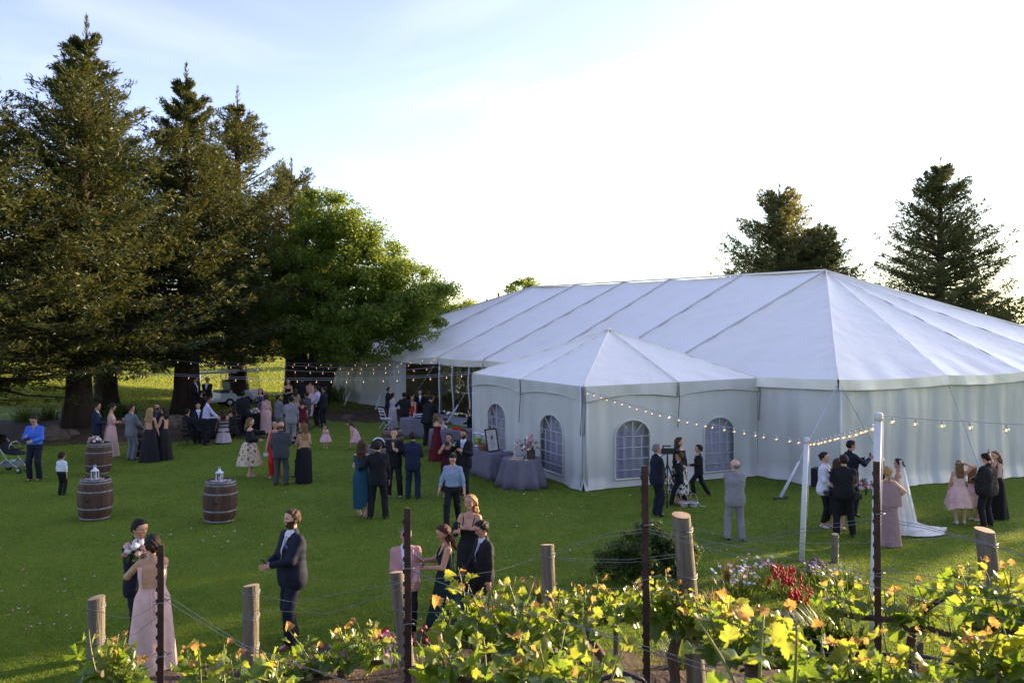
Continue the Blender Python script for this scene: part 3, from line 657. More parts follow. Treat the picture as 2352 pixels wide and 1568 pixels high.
def sdf_mesh(prims, res, cuts=(), fine=None):
    """prims: (a, b, ra, rb, k[, op]) tapered capsules blended together; cuts: functions > 0 where the shape is removed"""
    A = np.array([p[0] for p in prims]); B = np.array([p[1] for p in prims]); R = np.array([max(p[2], p[3]) for p in prims])
    lo = np.minimum(A, B).min(0)-R.max()-0.03; hi = np.maximum(A, B).max(0)+R.max()+0.03
    AX = []
    for i in range(3):
        b = np.arange(lo[i], hi[i]+res, res)
        if fine:
            c_, hw, fr = fine; f0, f1 = c_[i]-hw, c_[i]+hw
            b = np.concatenate([b[b < f0-res*0.4], np.arange(f0, f1, fr), b[b > f1+res*0.2]])
        AX.append(b)
    xs, ys, zs = AX; F = np.ones((len(xs), len(ys), len(zs)), np.float32)
    for p in prims:
        a, b, ra, rb, k = np.array(p[0]), np.array(p[1]), p[2], p[3], p[4]; op = p[5] if len(p) > 5 else 'u'
        mg = max(ra, rb)+k+2.2*res; l = np.minimum(a, b)-mg; h = np.maximum(a, b)+mg
        sl = tuple(slice(max(0, np.searchsorted(ax, l[i])), np.searchsorted(ax, h[i])) for i, ax in enumerate(AX))
        X = xs[sl[0]][:, None, None]-a[0]; Y = ys[sl[1]][None, :, None]-a[1]; Z = zs[sl[2]][None, None, :]-a[2]
        if X.size == 0 or Y.size == 0 or Z.size == 0: continue
        d = b-a; dd = float(d@d)+1e-12; t = np.clip((X*d[0]+Y*d[1]+Z*d[2])/dd, 0, 1)
        D = np.sqrt((X-t*d[0])**2+(Y-t*d[1])**2+(Z-t*d[2])**2)-(ra+(rb-ra)*t)
        f = F[sl]
        if op == 's': F[sl] = np.maximum(f, -D); continue
        hh = np.clip(0.5+0.5*(f-D)/k, 0, 1); F[sl] = f*(1-hh)+D*hh-k*hh*(1-hh)
    if cuts:
        X, Y, Z = xs[:, None, None], ys[None, :, None], zs[None, None, :]
        for c in cuts: F = np.maximum(F, c(X, Y, Z).astype(np.float32))
    return surfnet(F, xs, ys, zs)
def ik(a, t, l1, l2, pole):
    a = np.array(a, float); t = np.array(t, float); d = t-a; L = np.linalg.norm(d); L2 = min(max(L, abs(l1-l2)+0.02), (l1+l2)*0.997); d = d/(L+1e-9)
    x = (l1*l1-l2*l2+L2*L2)/(2*L2); hg = math.sqrt(max(l1*l1-x*x, 0)); p = np.array(pole, float); p = p-d*(p@d); p /= np.linalg.norm(p)+1e-9
    return a+d*x+p*hg, a+d*L2
PRE = {'down': (.25, .03, .80), 'relax': (.24, .12, .86), 'hold': (.10, .30, 1.10), 'phone': (.05, .31, 1.13), 'clasp': (.015, .22, .90), 'pocket': (.21, .04, .88), 'hip': (.20, .02, 1.02),
       'face': (.02, .17, 1.50), 'photo': (.06, .36, 1.50), 'hair': (.10, -.02, 1.70), 'fwd': (.18, .42, 1.08), 'back': (.02, -.17, .95), 'drink': (.10, .28, 1.24), 'low': (.12, .26, .98),
       'swingf': (.25, .22, .88), 'swingb': (.26, -.20, .86), 'table': (.15, .36, .80), 'lap': (.10, .34, .66), 'chest': (.06, .22, 1.22), 'cross': (-.10, .20, 1.12)}
def skel(P):
    sx = {'m': 0.178, 'f': 0.142}[P['sex']]*P['build']**0.5; hw = 0.085 if P['sex'] == 'm' else 0.09
    ft = P['feet']; fz = 0.085
    if P['seat']: hipz = 0.50
    else:
        hipz = 0.925
        for s, (fx, fy) in zip((-1, 1), ft): hipz = min(hipz, fz+math.sqrt(max(0.838**2-(fx-s*hw)**2-fy**2, 0.2))+0.015)
    pc = np.array((0, 0, hipz)); ln = math.radians(P['lean']); sl = math.radians(P['slean'])
    up = nrm((math.sin(sl), math.sin(ln), math.cos(ln))); tw = math.radians(P['twist'])
    fw = np.array((math.sin(tw), math.cos(tw), 0)); fw = nrm(fw-up*(fw@up)); rt = np.cross(fw, up)
    J = dict(pc=pc, up=up, fw=fw, rt=rt)
    for s, n in ((-1, 'L'), (1, 'R')):
        J['hip'+n] = pc+np.array((s*hw, 0, -0.02)); J['sh'+n] = pc+up*0.480+rt*s*sx
        fx, fy = ft[0 if s < 0 else 1]
        an = np.array((fx, fy, fz)); J['kn'+n], J['an'+n] = ik(J['hip'+n], an, 0.42, 0.42, (s*0.12, 1, 0.2))
        tg = P['arms'][0 if s < 0 else 1]; pole = (s*0.55, -0.55, -0.6)
        if tg in ('hip', 'hair'): pole = (s*1.0, -0.3, 0.1 if tg == 'hip' else 0.35)
        if isinstance(tg, str): tg = PRE[tg]; tg = (s*tg[0], tg[1], tg[2])
        tg = np.array(tg, float)
        q = tg-np.array((0, 0, 0.925)); tg = pc+rt*q[0]+fw*q[1]+up*q[2]+(np.array((0, 0, 0)))
        J['el'+n], J['wr'+n] = ik(J['sh'+n], tg, 0.285, 0.255, rt*pole[0]+fw*pole[1]+up*pole[2])
    hs = P['hs']; nb = pc+up*0.552; ya, pi_ = math.radians(P['hyaw']), math.radians(P['hpitch']); ro = math.radians(P['hroll'])
    hf = nrm(fw*math.cos(ya)+rt*math.sin(ya)); hu = nrm(up*math.cos(pi_)+hf*math.sin(pi_)); hf = nrm(hf*math.cos(pi_)-up*math.sin(pi_))
    hr = np.cross(hf, hu); hu = nrm(hu*math.cos(ro)+hr*math.sin(ro)); hr = np.cross(hf, hu)
    J.update(nb=nb, hc=nb+up*0.045+hu*(0.115*hs), hf=hf, hu=hu, hr=hr, hs=hs); return J
TOR = {'m': [(-.03, .078, .112, 0), (.08, .062, .108, .004), (.19, .059, .102, .006), (.31, .083, .108, .008), (.40, .094, .084, -.006)],
       'f': [(-.04, .092, .112, -.006), (.05, .070, .104, 0), (.14, .042, .090, .002), (.24, .052, .094, .004), (.33, .070, .096, .004), (.42, .080, .070, -.012)]}
def torso(J, P, e, lo=-1, hi=9):
    b = P['build']; out = []
    for c, hw, r, f in TOR[P['sex']]:
        if c < lo or c > hi: continue
        q = J['pc']+J['up']*c+J['fw']*f*1.0; bb = 1+(b-1)*(1.25 if c < 0.25 else 0.7)
        if b > 1.15 and c < 0.22: q = q+J['fw']*0.05*(b-1)
        out.append((q-J['rt']*hw*bb, q+J['rt']*hw*bb, r*bb+e, r*bb+e, 0.07))
    if P['sex'] == 'f' and lo < 0.3 < hi:
        for s in (-1, 1):
            q = J['pc']+J['up']*0.315+J['rt']*s*0.068+J['fw']*0.068; out.append((q, q+J['fw']*0.01, 0.056+e, 0.05+e, 0.035))
    return out
def limb(J, n, e, what, k=0.03, wr=1.0):
    if what == 'arm': return [(J['sh'+n], J['el'+n], .049*wr+e, .041*wr+e, k), (J['el'+n], J['wr'+n], .042*wr+e, .028*wr+e, k)]
    return [(J['hip'+n], J['kn'+n], .086*wr+e, .058*wr+e, k), (J['kn'+n], J['an'+n], .058*wr+e, .040*wr+e, k)]
def headp(J):
    h, f, u, r, s = J['hc'], J['hf'], J['hu'], J['hr'], J['hs']
    def q(x, y, z): return h+(r*x+f*y+u*z)*s
    pr = [(q(0, -.022, .034), q(0, .022, .036), .082*s, .080*s, .02), (q(0, .02, -.01), q(0, .05, -.078), .066*s, .040*s, .03), (q(-.03, -.03, 0), q(.03, -.03, 0), .062*s, .062*s, .03),
          (q(0, .086, .008), q(0, .107, -.026), .008*s, .0135*s, .012), (q(-.04, .072, .030), q(.04, .072, .030), .016*s, .016*s, .012),
          (q(-.018, .083, -.056), q(.018, .083, -.056), .011*s, .011*s, .010), (q(-.042, .055, -.018), q(-.04, .05, -.03), .026*s, .024*s, .02), (q(.042, .055, -.018), q(.04, .05, -.03), .026*s, .024*s, .02)]
    for x in (-1, 1):
        pr.append((q(x*.080, -.012, .018), q(x*.076, -.006, -.018), .014*s, .010*s, .008)); pr.append((q(x*.032, .104, .011), q(x*.030, .104, .011), .017*s, .017*s, .006, 's'))
    return pr, q
def hand_mesh(w, d, n, b, curl=0.5, k=1.0):
    """palm, four unequal fingers with knuckle bends, thumb off the side"""
    V = []; F = []
    def rings(R):
        o = len(V); m = len(R[0])
        for r in R: V.extend(r)
        for i in range(len(R)-1):
            for j in range(m): F.append((o+i*m+j, o+i*m+(j+1) % m, o+(i+1)*m+(j+1) % m, o+(i+1)*m+j))
    def ell(c, a1, a2, r1, r2, m=6): return [c+a1*r1*math.cos(2*PI*i/m)+a2*r2*math.sin(2*PI*i/m) for i in range(m)]
    rings([ell(w+d*t*k, b, n, r1*k, r2*k, 8) for t, r1, r2 in ((-.03, .022, .02), (0, .026, .019), (.03, .038, .019), (.065, .042, .017), (.092, .040, .013), (.098, .03, .004))])
    for i, ln in enumerate((.070, .084, .090, .080)):
        c = w+(d*.088+b*(.030-.0205*(3-i)+.0005))*k; dirv = d.copy(); R = []; c0 = c
        for sgm in range(4):
            rr = (.0098-.0009*sgm)*k; R.append(ell(c0, b, np.cross(dirv, b), rr, rr, 5))
            if sgm < 3:
                c0 = c0+dirv*ln*k*(0.42, 0.32, 0.26)[sgm]; a = curl*(0.7, 0.9, 0.6)[sgm]; dirv = nrm(dirv*math.cos(a)+n*math.sin(a))
        R.append(ell(c0+dirv*.004*k, b, np.cross(dirv, b), .002, .002, 5)); rings(R)
    c = w+(d*.022+b*.034)*k; dv = nrm(d*.75+b*.65+n*.25); R = []
    for sgm in range(3):
        rr = (.0125-.0015*sgm)*k; R.append(ell(c, nrm(np.cross(dv, n)), n, rr, rr, 5)); c = c+dv*.030*k; dv = nrm(dv+d*.35+n*curl*.4)
    R.append(ell(c-dv*.02*k, nrm(np.cross(dv, n)), n, .002, .002, 5)); rings(R)
    return np.array(V), np.array(F)
SKIN = {'l': (0.60, 0.34, 0.23), 't': (0.49, 0.26, 0.165), 'd': (0.32, 0.16, 0.10)}
def skin_mat(t): return mat('skin_'+t, SKIN[t], 0.55, 0.10, 16, spec=0.35)
HAIRC = {'black': (0.010, 0.008, 0.007), 'dark': (0.022, 0.013, 0.009), 'brown': (0.055, 0.027, 0.014), 'auburn': (0.060, 0.018, 0.010), 'light': (0.16, 0.085, 0.035), 'blonde': (0.36, 0.21, 0.085), 'grey': (0.16, 0.155, 0.15), 'ombre': (0.15, 0.075, 0.03)}
def hair_mat(c): return mat('hair_'+c, HAIRC[c], 0.62, 0.35, 40, 0.5, 90, stretch=(1, 1, 0.2), spec=0.22)
def cloth(name, c, rough=0.8, sheen=0.0): return mat('cloth_'+name, c, rough, 0.14, 7, 0.25, 26, spec=0.25, sheen=sheen)
BLACK = cloth('black', (0.010, 0.010, 0.012)); BLACK2 = cloth('soft_black', (0.016, 0.014, 0.016)); NAVY = cloth('navy', (0.014, 0.020, 0.045)); NAVYD = cloth('dark_navy', (0.010, 0.012, 0.024))
WHITE = cloth('white', (0.66, 0.67, 0.72)); LILAC = cloth('lilac', (0.55, 0.50, 0.68)); CREAMB = cloth('pale_blue', (0.48, 0.54, 0.72)); GREY = cloth('grey', (0.15, 0.155, 0.17)); GREYD = cloth('charcoal', (0.050, 0.052, 0.058)); GREYW = cloth('warm_grey', (0.235, 0.225, 0.235))
BLUSH = cloth('blush', (0.66, 0.42, 0.37)); MAUVE = cloth('mauve', (0.30, 0.19, 0.19)); RED = cloth('red', (0.50, 0.020, 0.018)); WINE = cloth('burgundy', (0.105, 0.008, 0.014)); WINED = cloth('dark_burgundy', (0.050, 0.008, 0.012)); TEAL = cloth('teal', (0.010, 0.055, 0.085)); GREEND = cloth('bottle_green', (0.006, 0.026, 0.022))
ROSE = cloth('rose_jacket', (0.50, 0.27, 0.25)); SKYB = cloth('bright_blue', (0.055, 0.14, 0.55)); STRIPE = cloth('chambray', (0.24, 0.29, 0.40)); GOLD = mat('gold_sequins', (0.50, 0.36, 0.20), 0.35, 0.5, 90, 0.5, 120, metal=0.5); IVORY = cloth('ivory', (0.78, 0.74, 0.68)); SILV = cloth('silver_pink', (0.46, 0.36, 0.36))
FLOR = print_mat('floral_skirt', (0.60, 0.47, 0.30), [(0.10, 0.03, 0.06), (0.13, 0.15, 0.26), (0.45, 0.16, 0.18)], 7.0, 0.26)
FLORN = print_mat('navy_floral', (0.012, 0.012, 0.03), [(0.30, 0.28, 0.42), (0.06, 0.06, 0.2)], 12.0, 0.24)
FLORL = print_mat('lilac_floral', (0.42, 0.36, 0.38), [(0.16, 0.10, 0.18), (0.28, 0.22, 0.30)], 9.0, 0.3)
FLORP = print_mat('pink_floral', (0.68, 0.42, 0.42), [(0.52, 0.08, 0.14), (0.40, 0.16, 0.2)], 13.0, 0.26)
FLORB = print_mat('black_white_floral', (0.55, 0.52, 0.48), [(0.012, 0.012, 0.014), (0.02, 0.018, 0.02)], 8.0, 0.40)
TAN = print_mat('tan_pattern', (0.34, 0.24, 0.14), [(0.06, 0.07, 0.08)], 10.0, 0.25)
TIES = {'lilac': cloth('tie_lilac', (0.40, 0.36, 0.55), 0.5), 'pink': cloth('tie_pink', (0.62, 0.30, 0.30), 0.5), 'navy': cloth('tie_navy', (0.03, 0.04, 0.14), 0.5), 'black': BLACK, 'silver': cloth('tie_silver', (0.42, 0.42, 0.55), 0.5), 'floral': print_mat('tie_floral', (0.5, 0.5, 0.58), [(0.45, 0.36, 0.06), (0.12, 0.14, 0.4)], 40, 0.3)}
SHOEB = mat('black_leather', (0.012, 0.011, 0.011), 0.35, 0.2); SHOEBR = mat('brown_leather', (0.11, 0.038, 0.020), 0.4, 0.2); SHOEW = mat('pale_shoe', (0.60, 0.55, 0.53), 0.5, 0.1); SHOEN = mat('nude_shoe', (0.42, 0.25, 0.19), 0.5, 0.1)
PEOPLE = []
def person(px, py, label, top=None, h=None, face=180, sex='m', skin='t', hair=('short', 'dark'), wear='suit', c=None, c2=None, tie=None, arms=('down', 'down'), feet=((-.10, 0), (.10, 0)), lean=0, slean=0, twist=0,
           hyaw=0, hpitch=0, hroll=0, build=1.0, seat=False, beard=False, shoe=None, hem=0.02, R=0.27, strap='wide', pleat=0.032, vopen=0.22, cat='person', pos=None, curl=0.5, glasses=False, extra=None, hemshift=(0, 0), dz=0.0):
    p = G(px, py) if pos is None else np.array(pos, float); p[2] += dz
    if h is None: h = (py-top)*p[1]/FPX
    s = h/1.75; hp = h*FPX/p[1]
    res, fres = (0.013, 0.0065) if hp > 235 else ((0.0165, 0.0085) if hp > 140 else ((0.021, 0.011) if hp > 105 else (0.026, 0.0135)))
    hs = 1.0 if h > 1.5 else (0.80+0.2*max(0, min(1, (h-0.8)/0.8)))*1.75/h
    P = dict(sex=sex, build=build, feet=feet, lean=lean, slean=slean, twist=twist, arms=arms, hyaw=hyaw, hpitch=hpitch, hroll=hroll, seat=seat, hs=hs)
    J = skel(P)
    sink = (hs-1)*0.235
    if sink > 0:          # children: the larger head sits on a shorter trunk
        for k_ in ('hc', 'nb'): J[k_] = J[k_]-J['up']*sink*0.75
        J['shL'] = J['shL']-J['up']*sink*0.6+J['rt']*0.012; J['shR'] = J['shR']-J['up']*sink*0.6-J['rt']*0.012
    body = torso(J, P, 0.0)+[(J['nb']-J['up']*0.035, J['sh'+n]-J['up']*0.015, .050, .046, .05) for n in 'LR']+[(J['nb']-J['up']*0.03, J['hc']-J['hu']*0.05*hs-J['hf']*0.012, .056 if sex == 'm' else .046, .052 if sex == 'm' else .043, .03)]
    for n in 'LR':
        body += limb(J, n, 0, 'arm')+limb(J, n, 0, 'leg')
        body += [(J['an'+n]+np.array((0, -0.02, -0.045)), J['an'+n]+np.array((0, 0.13, -0.055)), .036, .028, .03)]
    hpz, q = headp(J); body += hpz
    V, F = sdf_mesh(body, res, (), (J['hc']-J['hu']*0.01, 0.135*hs, fres))
    fc = V[F].mean(1)-J['hc']; lx = (fc@J['hr'])/hs; ly = (fc@J['hf'])/hs; lz = (fc@J['hu'])/hs; near = (np.abs(lx) < .1) & (ly > -.02) & (np.abs(lz) < .13)
    mi = np.zeros(len(F), int)
    if beard:
        mi[near & (lz < -.022-0.35*np.clip(.075-ly, 0, 1)*0-.006+0.016*(np.abs(lx) > .05)) & (lz > -.14) & (ly > .005) & ~((np.abs(lx) < .022) & (lz > -.066) & (lz < -.045))] = 3
    mi[near & (np.abs(np.abs(lx)-.031) < .011) & (np.abs(lz-.010) < .0048) & (ly > .06)] = 1
    mi[near & (np.abs(np.abs(lx)-.034) < .017) & (np.abs(lz-.031) < .0042) & (ly > .06)] = 1
    mi[near & (np.abs(lx) < .022) & (np.abs(lz+.056) < .0075) & (ly > .07)] = 2
    Vs, Fs, Ms = [V], [F], [mi]; off = len(V)
    info = {'s': s}
    for n, sg in (('L', -1), ('R', 1)):
        d = nrm(J['wr'+n]-J['el'+n]); inn = -J['rt']*sg*0.8-J['up']*0.25+(J['fw']*-0.2)
        nn = inn-d*(inn@d)
        if np.linalg.norm(nn) < 0.2: nn = np.cross(d, J['rt'])
        nn = nrm(nn); b = np.cross(d, nn); b = b if (b@J['fw']+0.6*(b@J['up'])) > 0 else -b
        hv, hf_ = hand_mesh(J['wr'+n], d, nn, b, curl, 0.92 if sex == 'm' else 0.82)
        Vs.append(hv); Fs.append(hf_+off); Ms.append(np.zeros(len(hf_), int)); off += len(hv)
        info[n] = J['wr'+n]+d*0.075+nn*0.022; info[n+'d'] = d; info[n+'n'] = nn
    hc_ = hair[1]
    me = np_mesh('person', np.concatenate(Vs), np.concatenate(Fs), [skin_mat(skin), mat('eye_dark', (0.045, 0.026, 0.019), 0.4), mat('lips_'+skin, tuple(np.array(SKIN[skin])*np.array((0.95, .55, .6))), 0.4), hair_mat(hc_ if hc_ != 'ombre' else 'dark')], mi=np.concatenate(Ms))
    root = link('person', me, None, tuple(p), -math.radians(face), label, cat); root.scale = (s, s, s)
    M4 = Matrix.Translation(Vector(p)) @ Matrix.Rotation(-math.radians(face), 4, 'Z') @ Matrix.Diagonal((s, s, s, 1)); info['M'] = M4; info['root'] = root; info['J'] = J; info['q'] = q
    def part(name, prims, m, cuts=(), r=None, fine=None):
        v, f = sdf_mesh(prims, r or res, cuts, fine)
        if name.startswith(('hair', 'pony')): v = v+0.0035*np.stack([np.sin(v[:, 2]*95+v[:, 1]*60), np.sin(v[:, 2]*80+v[:, 0]*110), np.sin(v[:, 0]*120+v[:, 1]*90)], -1)
        elif name in ('jacket', 'trousers', 'shirt', 'sleeve', 'waistcoat'):
            a0 = px*.37; wv_ = np.sin(v[:, 2]*27+a0+4*np.sin(v[:, 0]*7+a0)+3*np.sin(v[:, 1]*9-v[:, 2]*5))+.5*np.sin(v[:, 2]*51+v[:, 0]*23-a0+2*np.sin(v[:, 2]*11))
            cxy = np.array((0, 0)); dv = v[:, :2]-cxy; dv = dv/(np.linalg.norm(dv, axis=1, keepdims=True)+1e-6); k_ = .0026*(1+.8*np.exp(-((v[:, 2]-1.12)/.12)**2)) if name != 'trousers' else .0050
            if name == 'trousers': k_ = k_*(.5+np.exp(-((v[:, 2]-.48)/.1)**2)+1.2*np.exp(-((v[:, 2]-.10)/.07)**2))
            v[:, :2] += dv*(wv_*k_)[:, None]
        return link(name, np_mesh(name, v, f, m), root)
    pc, up, fw, rt, hc, hr, hf, hu = J['pc'], J['up'], J['fw'], J['rt'], J['hc'], J['hr'], J['hf'], J['hu']
    def T(X, Y, Z):
        return ((X-pc[0])*rt[0]+(Y-pc[1])*rt[1]+(Z-pc[2])*rt[2], (X-pc[0])*fw[0]+(Y-pc[1])*fw[1]+(Z-pc[2])*fw[2], (X-pc[0])*up[0]+(Y-pc[1])*up[1]+(Z-pc[2])*up[2])
    def H(X, Y, Z):
        x, y, z = X-hc[0], Y-hc[1], Z-hc[2]
        return ((x*hr[0]+y*hr[1]+z*hr[2])/hs, (x*hf[0]+y*hf[1]+z*hf[2])/hs, (x*hu[0]+y*hu[1]+z*hu[2])/hs)
    # hair
    st, hm = hair[0], hair_mat(hair[1])
    e = {'short': .007, 'fade': .004, 'bald': .004}.get(st, .011)
    hpr = [(q(0, -.026, .036), q(0, .020, .040), (.082+e)*hs, (.080+e)*hs, .02), (q(-.022, -.036, -.004), q(.022, -.036, -.004), (.067+e)*hs, (.067+e)*hs, .02), (q(-.016, -.006, .03), q(.016, -.006, .03), (.071+e)*hs, (.071+e)*hs, .02)]
    def cut_face(X, Y, Z):
        x, y, z = H(X, Y, Z); k = 0.045 if sex == 'm' else 0.050
        yc = np.where(z > .068, .048+1.5*(z-.068), np.where(z > -.005, .026+.02*(z > .04), -.018+.5*(z+.005))); front = y-yc
        low = -(z+(.075 if st in ('short', 'fade', 'bald') else .085)+0.0*y)
        out = np.maximum(front, low)
        if st == 'bald': out = np.maximum(out, z-.022)
        return np.minimum(out, 0.2)
    cuts = [cut_face]
    if st in ('long', 'wavy', 'half'):
        ln = {'long': .34, 'wavy': .30, 'half': .26}[st]; hpr += [(q(x*.055, -.045, .02), q(x*.070, -.075, -.14), .046*hs, .040*hs, .03) for x in (-1, 1)]+[(q(0, -.075, .01), q(0, -.095, -.15), .05*hs, .045*hs, .03)]
        hpr += [(q(x*.068, -.075, -.14), q(x*.072, -.095, -ln), .042*hs, .020*hs, .03) for x in (-1, -.33, .33, 1)]
        hpr += [(q(x*.082, .0, .0), q(x*.085, -.005, -.13), .022*hs, .018*hs, .02) for x in (-1, 1)]
        cuts = [lambda X, Y, Z: np.minimum(np.where(H(X, Y, Z)[2] > -.06, (H(X, Y, Z)[1]-.030)-0.9*(H(X, Y, Z)[2]-.05), H(X, Y, Z)[1]-.045), 0.2)]
    elif st == 'bob':
        hpr += [(q(x*.070, -.02, .01), q(x*.075, -.01, -.085), .032*hs, .03*hs, .03) for x in (-1, 1)]+[(q(0, -.07, .0), q(0, -.075, -.09), .05*hs, .045*hs, .03)]
        cuts = [lambda X, Y, Z: np.minimum(np.maximum(np.where(H(X, Y, Z)[2] > -.06, (H(X, Y, Z)[1]-.045)-0.7*(H(X, Y, Z)[2]-.05), H(X, Y, Z)[1]-.05), -(H(X, Y, Z)[2]+.115)), 0.2)]
    ho = part('hair', hpr, hm, cuts, fres*1.15)
    if st == 'bun': part('hair_bun', [(q(-.01, -.10, .035), q(.01, -.105, .03), .040*hs, .040*hs, .02)], hm, (), fres)
    if st == 'updo': part('hair_bun', [(q(-.02, -.098, -.02), q(.02, -.098, -.02), .046*hs, .046*hs, .02), (q(0, -.09, -.06), q(0, -.09, -.07), .03*hs, .03*hs, .02)], hm, (), fres)
    if st == 'pony': part('ponytail', [(q(0, -.105, .03), q(0, -.125, .0), .028*hs, .030*hs, .02), (q(0, -.125, 0), q(0, -.125, -.09), .030*hs, .014*hs, .02)], hm, (), fres)
    if st == 'tail': part('ponytail', [(q(0, -.095, -.02), q(0.01, -.115, -.10), .034*hs, .030*hs, .02), (q(.01, -.115, -.10), q(.02, -.105, -.24), .032*hs, .012*hs, .02)], hm, (), fres)
    if hair[1] == 'ombre': part('hair_ends', [(q(x*.066, -.082, -.17), q(x*.075, -.10, -.36), .045*hs, .018*hs, .03) for x in (-1, -.33, .33, 1)], hair_mat('blonde'), (), fres)
    if glasses:
        gm = MB()
        for x in (-1, 1):
            gm.tube([q(x*.032+.02*math.cos(a), .101, .008+.015*math.sin(a)) for a in np.linspace(0, 2*PI, 11)], .0025, 4); gm.tube([q(x*.052, .10, .01), q(x*.08, .0, .015)], .0025, 4)
        gm.obj('glasses', DARK, root)
    # clothing
    c = c or BLACK; armE = lambda n, ee, wr=1.0: limb(J, n, ee, 'arm', .03, wr)
    yoke = lambda ee: [(J['nb']-up*0.038, J['sh'+n]-up*0.018, .050+ee, .046+ee, .05) for n in 'LR']
    def trousers(m, fit=1.0, hemz=0.045, wz=0.13):
        pr = torso(J, P, .012, hi=0.12)
        for n in 'LR': pr += [(J['hip'+n], J['kn'+n], .100*fit*build**.3, .080*fit, .04), (J['kn'+n], J['an'+n]+np.array((0, 0, -.02)), .078*fit, .074*fit, .03)]
        return part('trousers', pr, m, [lambda X, Y, Z: np.minimum(hemz-Z+0*X+0*Y, .2), lambda X, Y, Z: np.minimum(T(X, Y, Z)[2]-wz, .2)])
    def shoes(m, heel=0.0, k=1.0):
        for n, sg in (('L', -1), ('R', 1)):
            a = J['an'+n]; d = nrm((sg*0.14, 1, 0)); w = np.cross(d, (0, 0, 1)); R_ = []
            for t, hw_, zt_ in ((-.075, .022, .045), (-.065, .033, .075), (-.02, .037, .088), (.05, .040, .070), (.11, .046, .050), (.155, .040, .038), (.178, .018, .024)):
                cpt = a*np.array((1, 1, 0))+d*t*k; hz = zt_+heel*max(0, .6-t*4); zz = a[2]-.085
                lo_ = zz+.004+heel*max(0, .5-t*5)*0.8
                R_.append([cpt+w*hw_*math.cos(an)*k+np.array((0, 0, lo_+(zz+hz-lo_)*(0.5+0.5*math.sin(an)))) for an in (2*PI*i/8 for i in range(8))])
            sh = MB().rings(R_).obj('shoe', m, root)
            if heel: MB().tube([a*np.array((1, 1, 0))-d*.055+(0, 0, zz+.05), a*np.array((1, 1, 0))-d*.06+(0, 0, zz)], [.012, .006], 5).obj('heel', m, sh)
    def collar(m, hz=.014):
        return (J['nb']-up*.05, J['nb']+up*hz-fw*.010, .068 if sex == 'm' else .058, .0605 if sex == 'm' else .052, .02)
    def front_y(z):   # forward reach of the trunk at height z along the spine
        best = 0
        for cc, hw_, r_, f_ in TOR[sex]:
            d_ = z-cc; bb = 1+(build-1)*(1.25 if cc < .25 else .7); rr = r_*bb
            if abs(d_) < rr: best = max(best, f_+math.sqrt(rr*rr-d_*d_))
        return best
    def tie_part(m, bow=False, z0=.50, z1=.20):
        if bow:
            MB().ball(pc+up*.535+fw*(.060), (.035, .012, .017)).obj('bow_tie', m, root); return
        pts = [pc+up*z+fw*(max(front_y(z), .056)+.036) for z in np.linspace(z0, z1, 6)]; wd = [.012, .017, .020, .023, .026, .02]
        R_ = [[p_-rt*w_, p_-fw*.006, p_+rt*w_, p_+fw*.004] for p_, w_ in zip(pts, wd)]
        MB().rings([[a for a in r_] for r_ in R_]).obj('tie', m, root)
    def sleeve(n, ee, frac=1.0):
        a, b_, w_ = J['sh'+n], J['el'+n], J['wr'+n]
        if frac >= 1: return [(a, b_, .046+ee, .045+ee, .03), (b_, b_+(w_-b_)*(0.93 if frac < 1.01 else 1), .045+ee, .034+ee, .03)]
        return [(a, a+(b_-a)*frac*1.6 if frac < .62 else b_, .053+ee, .05+ee, .03)]+([(b_, b_+(w_-b_)*(frac-.62)/.38, .046+ee, .042+ee, .03)] if frac > .62 else [])
    def upper(name, m, ee, lo, frac=1.0, cuts=(), hemc=None, neck=True):
        pr = torso(J, P, ee)+yoke(ee)
        for n in 'LR':
            if frac > 0: pr += sleeve(n, ee*0.55, frac)
        if neck: pr.append(collar(m))
        cs = [lambda X, Y, Z: np.minimum(lo-T(X, Y, Z)[2]-0.0, .2)]+list(cuts)
        return part(name, pr, m, cs)
    if wear in ('suit', 'suit_open', 'vest'):
        trousers(c2 or c); shoes(shoe or SHOEB)
        pr = torso(J, P, .011, lo=0.1)+yoke(.010)+[collar(None)]
        if wear == 'vest': pr += sleeve('L', .006)+sleeve('R', .006)
        else:
            for n in 'LR': d_ = nrm(J['wr'+n]-J['el'+n]); pr += [(J['wr'+n]-d_*.05, J['wr'+n]-d_*.002, .036, .036, .01)]
        part('shirt', pr, (extra or {}).get('shirt', WHITE), [lambda X, Y, Z: np.minimum(.05-T(X, Y, Z)[2], .2) if wear == 'vest' else np.where((T(X, Y, Z)[2] < .05) & (np.abs(T(X, Y, Z)[0]) < .2) & (T(X, Y, Z)[1] < .16), .02, -.1)])
        if tie: tie_part(TIES[tie.replace('bow_', '')], tie.startswith('bow'))
        wv, c0 = (.062, vopen) if wear != 'suit_open' else (.075, -.30)
        def vcut(X, Y, Z):
            x, y, z = T(X, Y, Z); w_ = wv*np.clip((z-c0)/(.50-c0), -1, 1.6)
            if wear == 'suit_open': w_ = .030+.05*np.clip((z+.1)/.5, 0, 1)
            return np.clip(np.minimum(y-.01, w_-np.abs(x)), -.2, .2)
        sk_ = [] if wear == 'vest' else [(pc-up*.12-rt*.075*build, pc-up*.12+rt*.075*build, .125*build**.5, .125*build**.5, .06)]
        pr = torso(J, P, .021)+yoke(.012)+sk_+[(J['nb']-up*.045-fw*.012, J['nb']+up*.012-fw*.016, .078, .064, .03)]
        if wear != 'vest':
            for n in 'LR': pr += sleeve(n, .012)
        lo_ = -.02 if wear == 'vest' else -.175
